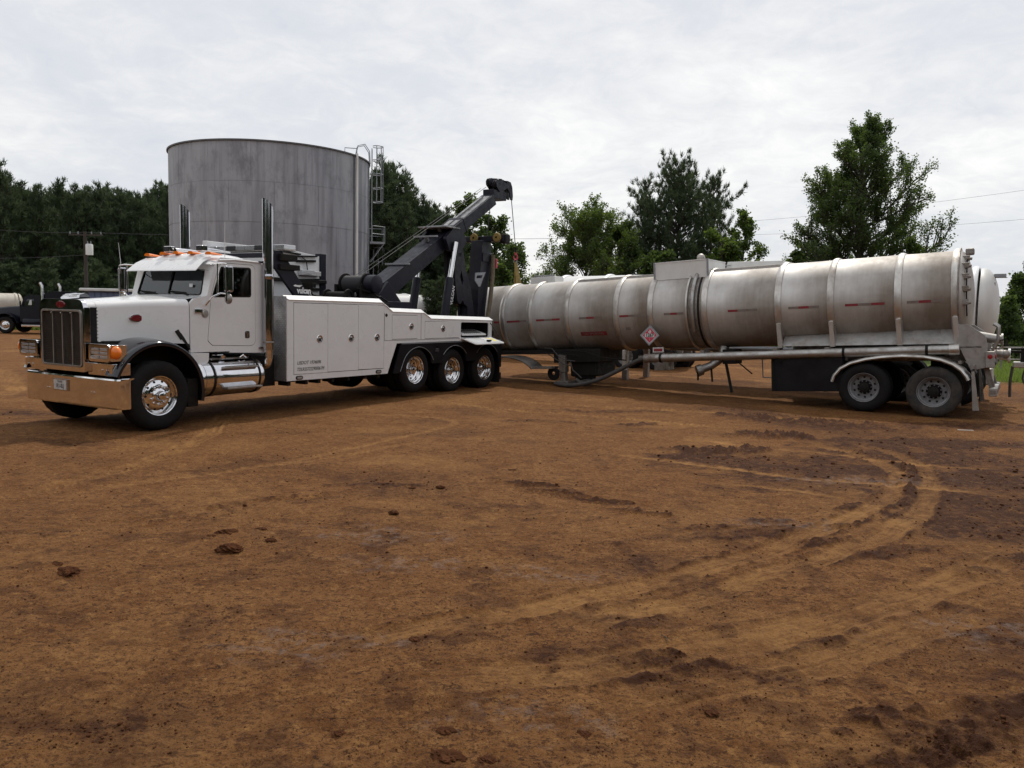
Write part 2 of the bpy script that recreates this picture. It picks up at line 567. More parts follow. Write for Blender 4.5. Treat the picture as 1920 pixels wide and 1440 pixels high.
def path_dist(X, Y, poly, reach):
    """signed distance across and length along, for points near the polyline"""
    D = np.full(X.shape, 99.0); Sg = np.zeros(X.shape); 
    lo = poly.min(0) - reach; hi = poly.max(0) + reach
    idx = np.where((X > lo[0]) & (X < hi[0]) & (Y > lo[1]) & (Y < hi[1]))[0]
    x, y = X[idx], Y[idx]
    best = np.full(len(idx), 99.0); sg = np.zeros(len(idx)); s0 = 0.0
    for a, b in zip(poly[:-1], poly[1:]):
        d = b - a; L = np.hypot(*d)
        if L < 1e-6: continue
        d = d / L
        rx, ry = x - a[0], y - a[1]
        t = rx * d[0] + ry * d[1]; tc = np.clip(t, 0, L)
        ex, ey = rx - tc * d[0], ry - tc * d[1]
        q = np.hypot(ex, ey)
        m = q < np.abs(best)
        sgn = np.sign(d[0] * ry - d[1] * rx)
        best = np.where(m, q * np.where(sgn == 0, 1, sgn), best); sg = np.where(m, s0 + t, sg)
        s0 += L
    D[idx] = best; Sg[idx] = sg
    return D, Sg, s0


# (points in the photograph, width m, how dry, how deep, how much churn along the edges, tread imprint)
TRACKS = [
    ([(1480, 832), (1560, 842), (1640, 862), (1676, 885), (1676, 915), (1650, 942), (1590, 978), (1485, 1015), (1380, 1050), (1250, 1082), (1110, 1118), (960, 1150), (760, 1185), (480, 1225)], 0.25, 0.62, 0.022, 0.8, 0),
    ([(1560, 832), (1640, 842), (1705, 862), (1738, 890), (1742, 925), (1712, 968), (1655, 1004), (1560, 1040), (1460, 1072), (1335, 1112), (1180, 1150), (1000, 1185)], 0.25, 0.58, 0.020, 0.8, 0),
    ([(1920, 1020), (1850, 1060), (1760, 1100), (1600, 1150), (1400, 1200), (1200, 1235), (1000, 1262), (700, 1290)], 0.34, 0.55, 0.012, 0.3, 0),
    ([(1920, 1110), (1820, 1150), (1640, 1205), (1440, 1260), (1250, 1300), (1040, 1335)], 0.34, 0.4, 0.012, 0.4, 0),
    ([(1990, 1290), (1880, 1340), (1760, 1375), (1620, 1420), (1500, 1470)], 0.34, 0.2, 0.02, 0.9, 0),
    ([(1120, 848), (1240, 862), (1380, 880), (1510, 895), (1700, 912), (1930, 936)], 0.16, 1.0, 0.012, 0.1, 0),
    ([(1250, 822), (1400, 836), (1560, 852), (1700, 868), (1930, 886)], 0.14, 0.95, 0.012, 0.1, 0),
    ([(1300, 900), (1420, 912), (1560, 930), (1600, 948)], 0.14, 0.8, 0.01, 0.2, 0),
    ([(880, 742), (960, 750), (1100, 760), (1240, 768), (1400, 778), (1560, 792)], 0.30, 0.6, 0.015, 0.2, 1),
    ([(800, 752), (960, 768), (1080, 776), (1200, 786), (1380, 806)], 0.26, 0.6, 0.015, 0.2, 1),
    ([(-20, 940), (90, 915), (200, 886), (290, 860), (350, 834), (400, 806), (430, 770)], 0.34, 0.55, 0.012, 0.05, 1),
    ([(120, 925), (300, 900), (520, 868), (700, 832), (810, 806), (850, 792), (800, 782), (640, 776)], 0.16, 0.6, 0.01, 0.05, 0),
    ([(380, 885), (560, 866), (700, 845), (820, 822)], 0.12, 0.5, 0.01, 0.1, 0),
    ([(-10, 745), (60, 720), (180, 700)], 0.5, 0.5, 0.02, 0.1, 0),
    ([(-20, 690), (15, 700), (25, 720), (45, 735)], 0.5, 0.5, 0.02, 0.1, 1),
    ([(-20, 820), (100, 800), (200, 812)], 0.3, 0.4, 0.01, 0.1, 0),
    ([(-10, 1002), (200, 985), (420, 952), (640, 930), (760, 900)], 0.3, 0.1, 0.012, 0.45, 0),
    ([(150, 1000), (350, 965), (520, 938), (680, 932)], 0.16, 0.0, 0.01, 0.7, 0),
    ([(830, 1130), (960, 1105), (1100, 1070)], 0.25, 0.3, 0.02, 0.5, 0),
    ([(-20, 660), (300, 640), (700, 660), (960, 672), (1400, 690), (1460, 700)], 1.0, 0.6, 0.02, 0.3, 0),
    ([(930, 712), (1150, 722), (1400, 740), (1560, 752)], 0.5, 0.6, 0.02, 0.4, 0),
    ([(940, 695), (1150, 700), (1460, 716)], 0.5, 0.7, 0.02, 0.4, 0),
]
# dark churned or damp places: (x, y in the photograph, half length, half width in metres, turn deg, relief m)
CHURN = [
    (1703, 880, .30, .07, 80, .05), (1696, 915, .40, .08, 70, .05), (1662, 955, .45, .08, 40, .04), (1600, 985, .4, .07, 28, .03), (1648, 905, .06, .4, 0, .02),
    (1000, 910, .35, .12, -18, .05), (1060, 924, .42, .09, -24, .02), (1130, 940, .35, .10, -24, .03), (1210, 960, .42, .08, -24, .05),
    (1345, 846, .9, .35, 8, .06), (1450, 818, .75, .42, 5, .13), (1400, 782, .9, .35, 0, .12), (1500, 790, 1.2, .40, -5, .10),
    (1300, 856, .6, .25, 10, .03), (1545, 898, .3, .1, 60, .02), (1190, 796, .4, .2, 0, .04), (1550, 1018, .5, .10, 25, .03),
    (1490, 905, 1.2, .6, 0, .0), (1560, 880, 1.0, .5, 0, .0), (1800, 950, 1.1, .8, 0, .0), (1840, 990, .9, .5, 0, .0), (1660, 1040, .9, .12, 22, .02), (1420, 1000, 1.2, .16, 18, .02), (1440, 870, 2.2, .8, -3, .0), (1800, 860, 2.6, .9, 0, .01), (1850, 900, 1.6, .7, 0, .01), (1700, 830, 2.2, .5, 0, .01), (1830, 830, 2.6, .5, 0, .01),
    (1440, 980, .35, .12, 20, .02), (1340, 990, .4, .1, 10, .02), (1600, 950, .35, .1, 45, .03), (1300, 1290, .3, .14, 15, .02), (1200, 1240, .5, .1, 15, .015),
    (1250, 1230, .3, .1, 20, .015), (1630, 1340, .2, .08, 20, .03), (1380, 1260, .3, .1, 0, .01),
    (1730, 1390, .5, .2, 30, .02), (1860, 1350, .5, .2, 30, .03), (1650, 1445, .5, .12, 20, .02), (1140, 1240, .5, .3, 10, .0), (1160, 1165, .5, .12, 5, .01),
    (1900, 1045, .6, .2, 10, .02), (1840, 1068, .5, .2, 20, .02), (700, 910, .6, .1, 8, .015), (250, 800, .9, .5, 0, .0), (120, 830, .9, .3, 0, .0), (60, 775, .8, .3, 0, .0),
    (1860, 800, 2.5, .6, 0, .02), (1600, 800, 1.6, .4, 0, .02), (1150, 770, 1.4, .25, -2, .02), (1000, 790, .8, .16, 0, .02),
]
SHEEN = [(750, 1056, .55, .22, 0), (1030, 1075, .6, .2, -8), (985, 1350, .45, .2, 0), (700, 1000, .8, .3, 0), (1600, 900, 1.0, .3, 0), (1900, 1180, .8, .3, 0), (1480, 985, .6, .2, 0), (560, 1210, .6, .25, 0)]


def blob(X, Y, px, py, a, b, turn):
    c = on_ground(px, py); t = radians(turn)
    dx, dy = X - c.x, Y - c.y
    u = dx * cos(t) + dy * sin(t); v = -dx * sin(t) + dy * cos(t)
    return np.sqrt((u / a) ** 2 + (v / b) ** 2), u, v


def ground_fields(X, Y):
    """height, damp and dark soil, dryness, grass, silt at points (flat arrays)"""
    far = np.hypot(X, Y)
    near = 1 - sst(30, 60, far)
    big = fbm(X * 0.35, Y * 0.35, 3); med = fbm(X * 1.6 + 5, Y * 1.6, 4); fin = fbm(X * 7 + 11, Y * 7, 4); pit = fbm(X * 19 + 3, Y * 19 + 8, 3)
    Z = (big * 0.018 + med * 0.010) * near + fin * 0.0060 * near + pit * 0.0045 * near
    rough = sst(-0.1, 0.5, fbm(X * 0.9 + 40, Y * 0.9, 3))
    # crusty scales and little pits
    crust = np.abs(fbm(X * 11 + 60, Y * 15, 3)); Z -= (1 - sst(0.0, 0.12, crust)) * 0.006 * near * rough
    wet_dark = sst(0.15, 0.85, fbm(X * 0.5 + 9, Y * 0.7 + 3, 4)) * 0.45
    dry = sst(0.1, 0.9, fbm(X * 0.45 - 4, Y * 0.6 - 8, 4)) * 0.35
    sheen = np.zeros_like(X)
    wet_dark += sst(0.0, 0.6, gnoise(X * 0.23 + 3.3, Y * 0.2)) * sst(0, 6, X) * 0.45
    for px, py, a, b, turn, h in CHURN:
        q, u, v = blob(X, Y, px, py, a, b, turn)
        n = fbm(X * 2.2 + 31, Y * 2.2 + 17, 4); q = q - n * 0.5
        m = 1 - sst(0.55, 1.1, q)
        lump = sst(-0.3, 0.5, fbm(X * 8 + 1, Y * 8 + 2, 4)) * (0.6 + 0.4 * sst(-.5, .5, fbm(X * 21, Y * 21, 2)))
        k = 1.0 if h > 0.005 else 0.7
        wet_dark += m * k * ((0.55 if h < .03 else .8) + 0.6 * lump); dry *= 1 - 0.8 * m * (1 if h > 0.02 else 0.3)
        Z += m * min(h, .075) * (0.25 + 0.8 * lump + 0.3 * fin)
    for pts, w, dr, dp, ch, tread in TRACKS:
        poly = smooth_path(pts)
        D, Sg, L = path_dist(X, Y, poly, w * 2.5)
        D = D + 0.05 * gnoise(X * 1.3, Y * 1.3)
        ends = sst(0, 0.8, Sg) * (1 - sst(L - 0.8, L, Sg))
        q = np.abs(D) / (w / 2)
        band = (1 - sst(0.75, 1.15, q)) * ends
        if L > 10: ends = ends * (1 - 0.6 * sst(L * .45, L * .95, Sg))
        brk = 0.5 + 0.5 * sst(-0.35, 0.35, fbm(X * 1.1 + 70, Y * 1.1, 3))
        dry += band * dr * brk
        wet_dark *= 1 - 0.88 * band * min(1, dr * 1.3)
        Z -= band * dp * 0.6
        edge = np.exp(-((q - 1.22) / 0.20) ** 2) * ends
        lump = sst(-0.05, 0.45, fbm(X * 6.5 + 13, Y * 6.5 + 90, 4))
        Z += edge * (dp * 0.4 + ch * lump * (0.016 + 0.02 * fin))
        wet_dark += edge * ch * lump * 1.3
        stre = gnoise(D * 34 + 40, Sg * 0.9); Z += band * stre * 0.005
        dry += band * stre * 0.45 * dr; wet_dark += band * np.clip(-stre, 0, 1) * 0.35
        if tread:
            f = 1 - sst(14, 26, far)
            Z += band * 0.008 * f * np.sign(np.sin((Sg + np.abs(D) * 0.9) * 60)) * (np.abs(np.sin(D * 30)) > 0.3)
            dry += band * 0.25 * f * np.sin((Sg + np.abs(D) * 0.9) * 60)
    # the tread print pressed into the dark strip
    q, u, v = blob(X, Y, 1085, 932, .8, .14, -24)
    m = 1 - sst(0.8, 1.05, q); Z += m * 0.018 * np.sin(v * 95) ; wet_dark += m * (0.35 + 0.35 * np.sin(v * 95)); dry *= 1 - m
    for px, py, a, b, turn in SHEEN:
        q, u, v = blob(X, Y, px, py, a, b, turn)
        m = 1 - sst(0.2, 1.2, q - 0.6 * fbm(X * 3, Y * 3, 4))
        sheen += m * sst(-0.3, 0.5, fbm(X * 9 + 5, Y * 9, 3)); Z -= m * 0.004
    # darker spots on the foreground crust, fading out with distance
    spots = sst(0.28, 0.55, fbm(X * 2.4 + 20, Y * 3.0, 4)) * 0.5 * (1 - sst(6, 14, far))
    wet_dark += spots
    # grass: the verge to the right, the far edge of the yard
    gb = 1.6 * fbm(X * 0.35, Y * 0.35, 3)
    grass = sst(0, 1.0, np.minimum(X - 14.5 - gb * 0.4 - 0.12 * (Y - 25), Y - 24.6 - gb * 0.5) * 0.8)
    grass = np.maximum(grass, sst(61, 64, Y + gb))
    grass = np.maximum(grass, sst(70, 90, far))
    Z += grass * 0.05 * near
    Z = Z * sst(0.3, 1.5, far) - 0.25 * sst(32, 50, Y)
    return Z, np.clip(wet_dark, 0, 1.3), np.clip(dry, 0, 1.2), np.clip(grass, 0, 1), np.clip(sheen, 0, 1)


def build_ground():
    a_f = np.radians(np.linspace(-40, 40, GQ[0]))
    a_c = np.radians(np.linspace(40, 320, 72))[1:-1]
    ang = np.concatenate([a_f, a_c])                                  # clockwise from +Y
    r_in = np.linspace(0.4, 2.8, 8)
    pyy = np.arange(1560 - 583, 42, -GQ[1])
    r_mid = 1.95 * 1492 / pyy
    r_mid = r_mid[r_mid > 2.85]
    r_out = np.geomspace(r_mid[-1] * 1.04, 1800, 60)
    R = np.concatenate([r_in, r_mid, r_out])
    A, RR = np.meshgrid(ang, R)
    X = (np.sin(A) * RR).ravel(); Y = (np.cos(A) * RR).ravel()
    Z, wet_dark, dry, grass, sheen = ground_fields(X, Y)
    n, m = len(R), len(ang)
    V = np.column_stack([X, Y, Z])
    V = np.vstack([V, [[0, 0, 0]]])
    i = np.arange(n - 1)[:, None]; k = np.arange(m)[None, :]; l = (k + 1) % m
    F = np.stack([i * m + k, (i + 1) * m + k, (i + 1) * m + l, i * m + l], -1).reshape(-1, 4)
    F = np.concatenate([F, np.stack([np.full(m, n * m), k[0], l[0], l[0]], -1)[:0]])
    g = raw("ground", V, F, M['ground'], smooth=True)
    # the small hole under the camera
    k1 = np.arange(m); tri = MB()
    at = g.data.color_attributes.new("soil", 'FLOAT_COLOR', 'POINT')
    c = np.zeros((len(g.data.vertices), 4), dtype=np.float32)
    c[:len(wet_dark), 0] = wet_dark; c[:len(wet_dark), 1] = dry; c[:len(wet_dark), 2] = grass; c[:len(wet_dark), 3] = sheen
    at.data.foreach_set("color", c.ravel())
    tag(g, kind='structure')
    return g


def ground_material():
    m = bpy.data.materials.new("red_clay_dirt"); m.use_nodes = True
    N, Lk = m.node_tree.nodes, m.node_tree.links
    p = N["Principled BSDF"]
    at = N.new("ShaderNodeAttribute"); at.attribute_name = "soil"
    sp = N.new("ShaderNodeSeparateColor"); Lk.new(at.outputs['Color'], sp.inputs[0])
    wet_dark, dry, grs, shn = sp.outputs[0], sp.outputs[1], sp.outputs[2], at.outputs['Alpha']
    tc = N.new("ShaderNodeTexCoord")

    def noise(sc, det=8, rgh=0.65, dist=0.0, st=(1, 1, 1)):
        mp = N.new("ShaderNodeMapping"); mp.inputs['Scale'].default_value = st; Lk.new(tc.outputs['Object'], mp.inputs[0])
        n = N.new("ShaderNodeTexNoise"); n.inputs['Scale'].default_value = sc; n.inputs['Detail'].default_value = det
        n.inputs['Roughness'].default_value = rgh; n.inputs['Distortion'].default_value = dist
        Lk.new(mp.outputs[0], n.inputs['Vector']); return n.outputs['Fac']

    def rng(src, a, b, lo, hi):
        r = N.new("ShaderNodeMapRange"); r.inputs['From Min'].default_value = lo; r.inputs['From Max'].default_value = hi
        r.inputs['To Min'].default_value = a; r.inputs['To Max'].default_value = b; Lk.new(src, r.inputs['Value']); return r.outputs[0]

    def mixc(f, a, b):
        x = N.new("ShaderNodeMix"); x.data_type = 'RGBA'; x.clamp_factor = True
        for s_, v in (('Factor', f), ('A', a), ('B', b)):
            if isinstance(v, tuple): x.inputs[s_].default_value = (*v, 1)
            elif isinstance(v, (int, float)): x.inputs[s_].default_value = v
            else: Lk.new(v, x.inputs[s_])
        return x.outputs['Result']

    def mm(op, a, b):
        n = N.new("ShaderNodeMath"); n.operation = op
        for i, v in enumerate((a, b)):
            if isinstance(v, (int, float)): n.inputs[i].default_value = v
            else: Lk.new(v, n.inputs[i])
        return n.outputs[0]
    c = mixc(rng(noise(0.8), 0, 1, 0.32, 0.68), (0.200, 0.088, 0.029), (0.262, 0.124, 0.043))
    c = mixc(rng(noise(3.2, 10, 0.72, 0.5), 0, 0.9, 0.44, 0.60), c, (0.142, 0.056, 0.016))       # damp blotches
    c = mixc(rng(noise(11.0, 10, 0.75, 0.4), 0, 0.6, 0.52, 0.62), c, (0.35, 0.180, 0.062))        # dry dust
    c = mixc(rng(noise(24.0, 10, 0.80, 0.5), 0, 1.0, 0.515, 0.575), c, (0.088, 0.036, 0.014))       # crumbs and cracks, plus the shade of small pits put into the colour
    c = mixc(rng(noise(9.0, 11, 0.8, 1.2, (1, 2.2, 1)), 0, 1.0, 0.565, 0.60), c, (0.050, 0.021, 0.010))  # stretched dark strokes: shade of small pits put into the colour
    c = mixc(rng(noise(75.0, 6, 0.7), 0, 1.0, 0.55, 0.61), c, (0.065, 0.028, 0.013))
    c = mixc(rng(noise(130.0, 4, 0.6), 0, 0.6, 0.60, 0.68), c, (0.36, 0.20, 0.09))
    c = mixc(mm('MULTIPLY', dry, rng(noise(7.0, 9, 0.7), 0.25, 0.85, 0.38, 0.6)), c, (0.375, 0.195, 0.070))
    c = mixc(mm('MULTIPLY', wet_dark, rng(noise(9.0, 9, 0.75), 0.40, 1.05, 0.40, 0.54)), c, (0.056, 0.0205, 0.0085))
    c = mixc(mm('MULTIPLY', shn, rng(noise(22.0, 9, 0.7), 0.0, 0.6, 0.42, 0.62)), c, (0.22, 0.155, 0.125))  # wet sheen put into the colour as grey, besides the lower roughness
    gr = mixc(rng(noise(1.3, 9, 0.75), 0, 1, 0.35, 0.65), (0.055, 0.085, 0.018), (0.115, 0.145, 0.035))
    c = mixc(mm('MULTIPLY', grs, rng(noise(3.0, 9, 0.7), 0.7, 1.2, 0.3, 0.5)), c, gr)
    Lk.new(c, p.inputs['Base Color'])
    r = mm('SUBTRACT', 0.95, mm('MULTIPLY', wet_dark, 0.06)); r = mm('SUBTRACT', r, mm('MULTIPLY', shn, 0.38))
    Lk.new(r, p.inputs['Roughness']); p.inputs['Specular IOR Level'].default_value = 0.14
    h = mm('ADD', mm('MULTIPLY', noise(30.0, 10, 0.72, 0.4), 1.0), mm('MULTIPLY', noise(110.0, 6, 0.7), 0.35))
    h = mm('ADD', h, mm('MULTIPLY', noise(8.0, 8, 0.7), 1.4))
    b = N.new("ShaderNodeBump"); b.inputs['Strength'].default_value = 1.0; b.inputs['Distance'].default_value = 0.03
    Lk.new(h, b.inputs['Height']); Lk.new(b.outputs[0], p.inputs['Normal'])
    return m


M['ground'] = ground_material()
M['clod'] = mat('dark_clay', (0.068, 0.027, 0.012), 0.95, 0, 0.4, 14, 0.03, 0.8, 50, spec=0.08)
ground = build_ground()

# loose crumbs and pebbles of dirt, uncountable
def lump_mesh(rs, n=10):
    bm = bmesh.new(); bmesh.ops.create_icosphere(bm, subdivisions=1, radius=1)
    V = np.array([v.co[:] for v in bm.verts]); F = np.array([[v.index for v in f.verts] for f in bm.faces]); bm.free()
    return V, F


def crumbs():
    rs = np.random.RandomState(3)
    V0, F0 = lump_mesh(rs)
    n = 26000
    py = 583 + 60 + (1470 - 643) * rs.rand(n) ** 0.75; px = rs.uniform(-80, 2000, n)
    r = 1.95 * 1492 / (py - 583)
    X = (px - 960) / 1492 * r; Y = r
    _, wet_dark, dry, gr, _ = ground_fields(X, Y)
    cl = sst(-0.2, 0.6, fbm(X * 1.2, Y * 1.2, 3))
    keep = rs.rand(n) < (0.05 + 0.30 * cl + 0.55 * np.clip(wet_dark, 0, 1)) * (1 - gr)
    X, Y, wet_dark = X[keep], Y[keep], wet_dark[keep]; n = len(X)
    Z, wet_dark, _, _, _ = ground_fields(X, Y)
    s = 0.0022 + 0.0050 * rs.rand(n) ** 3 + 0.010 * rs.rand(n) ** 6 * (0.25 + np.clip(wet_dark, 0, 1))
    s *= np.clip(Y / 6.0, 0.7, 1.7)
    jit = rs.uniform(0.65, 1.3, (n, len(V0), 3)) * np.array([1.25, 1.1, 0.7])
    a = rs.uniform(0, 6.28, n); ca, sa = np.cos(a)[:, None], np.sin(a)[:, None]
    P = V0[None] * jit * s[:, None, None]
    x = P[..., 0] * ca - P[..., 1] * sa; y = P[..., 0] * sa + P[..., 1] * ca
    P = np.stack([x + X[:, None], y + Y[:, None], P[..., 2] + (Z + s * 0.3)[:, None]], -1).reshape(-1, 3)
    F = (F0[None] + (np.arange(n) * len(V0))[:, None, None]).reshape(-1, 3)
    o = raw("loose_crumbs", P, F, M['clod'])
    tag(o, "small loose crumbs of dark clay scattered over the yard", "dirt crumbs", kind='stuff')


crumbs()

CLODS = [  # px, py, size m, label
    (424, 1000, .075, "crumbly dark clod at the back of the close trio left of centre"),
    (396, 1006, .035, "small dark clod just left of the crumbly one in the left trio"),
    (431, 1031, .095, "flat wide dark clod nearest the camera in the left group"),
    (490, 994, .05, "rounded dark clod standing right of the left trio"),
    (508, 1014, .045, "thin brown flake of clay below the rounded clod"),
    (131, 1074, .085, "elongated dark clod near the left edge of the yard"),
    (106, 1059, .045, "small brown clod behind the elongated one at the left edge"),
    (836, 1424, .085, "big broken clod at the bottom edge of the picture"),
    (838, 1373, .05, "loose brown clod just behind the big broken one"),
    (912, 1428, .05, "dark clod right of the big broken one at the bottom edge"),
    (738, 962, .05, "thin dark clod alone in the middle of the left yard"),
    (772, 916, .035, "small dark clod left of the pair by the middle"),
    (826, 914, .045, "dark clod of the pair right of the middle specks"),
    (636, 1378, .04, "single brown clod near the bottom between the corner and the broken clod"),
    (780, 1201, .05, "small dark clod in the middle foreground right of centre left"),
    (1092, 1378, .045, "flat dark clod at the bottom right of the middle"),
    (1335, 1338, .04, "dark clod on the churned patch at lower right"),
    (959, 883, .05, "small dark lump on the dry soil behind the tread print"),
]


def clods():
    for i, (px, py, s, lab) in enumerate(CLODS):
        rs = np.random.RandomState(100 + i)
        bm = bmesh.new(); bmesh.ops.create_icosphere(bm, subdivisions=4, radius=1)
        V = np.array([v.co[:] for v in bm.verts])
        n1 = fbm(V[:, 0] * 1.3 + V[:, 2] * .9 + i * 7, V[:, 1] * 1.3 - V[:, 2] * .8, 5, 2.2, .6); n2 = fbm(V[:, 0] * 5 + V[:, 2] * 3 + i, V[:, 1] * 5 - V[:, 2] * 3, 3)
        V = V * (1 + 0.42 * n1 + 0.12 * n2)[:, None] * np.array([1.25, 0.9, 0.42]) * s * (.8 if py < 1200 else .62)
        for v, q in zip(bm.verts, V): v.co = q
        me = bpy.data.meshes.new("dirt_clod"); bm.to_mesh(me); bm.free(); me.materials.append(M['clod'])
        o = bpy.data.objects.new("dirt_clod", me); COL.objects.link(o)
        c = on_ground(px, py)
        o.location = (c.x, c.y, s * 0.10); o.rotation_euler = (0, 0, rs.uniform(-0.6, 0.6))
        tag(o, lab, "dirt clod", "clods of clay lying on the yard")


clods()

# ------------------------------------------------------------ wheels
def tyre_mesh(R, w, rs, tread=True, seg=56):
    b = MB()
    g = R - 0.012
    half = [(rs, .050), (rs + .018, .030), (rs + .06, .010), ((R + rs) / 2, .0), (R - .075, .004), (R - .045, .016), (R - .022, .032), (R - .006, .046)]
    mid = [(R, .056), (R, w * .27), (g, w * .275), (g, w * .30), (R, w * .305), (R, w * .47), (g, w * .475), (g, w * .525), (R, w * .53)]
    full = half + mid + [(r, w - t) for r, t in reversed(half + mid[:5])]

    def wob(i, k):
        n = len(half)
        if i in (n - 2, n - 1, n) or i in (len(full) - n, len(full) - n + 1, len(full) - n - 1): return -0.008 if k % 2 else 0.0
        return 0.0
    b.lathe(full, seg=seg, wob=wob if tread else None)
    return b


def nuts(b, rad, t, n=10, r=.016, h=.03):
    for i in range(n):
        a = 2 * pi * (i + .5) / n
        b.cyl((rad * cos(a), t, rad * sin(a)), (rad * cos(a), t - h, rad * sin(a)), r, r * .8, 6)
    return b


def holes(b, rad, t, n, r, nx=0.0):
    for i in range(n):
        a = 2 * pi * i / n
        p = Vector((rad * cos(a), t, rad * sin(a)))
        d = Vector((nx * cos(a), -1, nx * sin(a))).normalized()
        b.cyl(p + d * .0035, p - d * .01, r, r, 12)
    return b


def steer_wheel(parent, x, y, z, flip=False, rub=None, rim=None, R=.535):
    w = empty('wheel', (x, y, z), (0, 0, pi if flip else 0), parent)
    tyre_mesh(R, .30, .285).link('tyre', rub or M['rubber'], w, ang=25)
    b = MB()
    b.lathe([(.286, .075), (.304, .045), (.309, .030), (.303, .022), (.292, .028), (.287, .050), (.286, .085), (.272, .105), (.255, .100), (.235, .072), (.190, .052), (.150, .046), (.150, .050), (.135, .046), (.06, .046), (.06, .11)], seg=48)
    b.link('rim', rim or M['chrome'], w, ang=28)
    holes(MB(), .218, .064, 10, .019, .35).link('hand_holes', M['hole'], w)
    h = MB().lathe([(.118, .05), (.118, .030), (.108, .018), (.080, .010), (.074, -.030), (.062, -.050), (.040, -.058), (0.001, -.060)], seg=32).link('hub_cap', rim or M['chrome'], w, ang=35)
    nuts(MB(), .142, .048, 10, .017, .045).link('lug_nuts', rim or M['chrome'], w)
    return w


def dual_wheel(parent, x, y, z, flip=False, rub=None, rim=None, R=.51, hub=None):
    w = empty('wheel', (x, y, z), (0, 0, pi if flip else 0), parent)
    tyre_mesh(R, .275, .285).link('tyre', rub or M['rubber'], w, ang=25)
    t2 = tyre_mesh(R, .275, .285, tread=False, seg=32)
    t2.v = [(a, b + .32, c) for a, b, c in t2.v]; t2.link('inner_tyre', rub or M['rubber'], w, ang=25)
    b = MB()
    b.lathe([(.286, .07), (.304, .042), (.310, .030), (.304, .020), (.294, .026), (.289, .050), (.292, .060), (.284, .075), (.262, .085), (.262, .125), (.256, .130), (.256, .172), (.235, .190), (.180, .196), (.150, .190), (.150, .27)], seg=48)
    b.link('rim', rim or M['chrome'], w, ang=28)
    holes(MB(), .212, .192, 10, .024, .1).link('hand_holes', M['hole'], w)
    MB().lathe([(.150, .20), (.146, .186), (.116, .180), (.108, .085), (.100, .072), (.060, .066), (.055, .040), (.001, .034)], seg=32).link('hub_cap', hub or rim or M['chrome'], w, ang=35)
    nuts(MB(), .132, .186, 10, .016, .04).link('lug_nuts', rim or M['chrome'], w)
    return w


# ------------------------------------------------------------ the tow truck
TR = (-5.364, 12.093, 0); TROT = radians(59.3)
truck = thing('tow_truck', 'white long nosed heavy tow truck with black boom raised over the tanker', 'tow truck', TR, (0, 0, TROT))


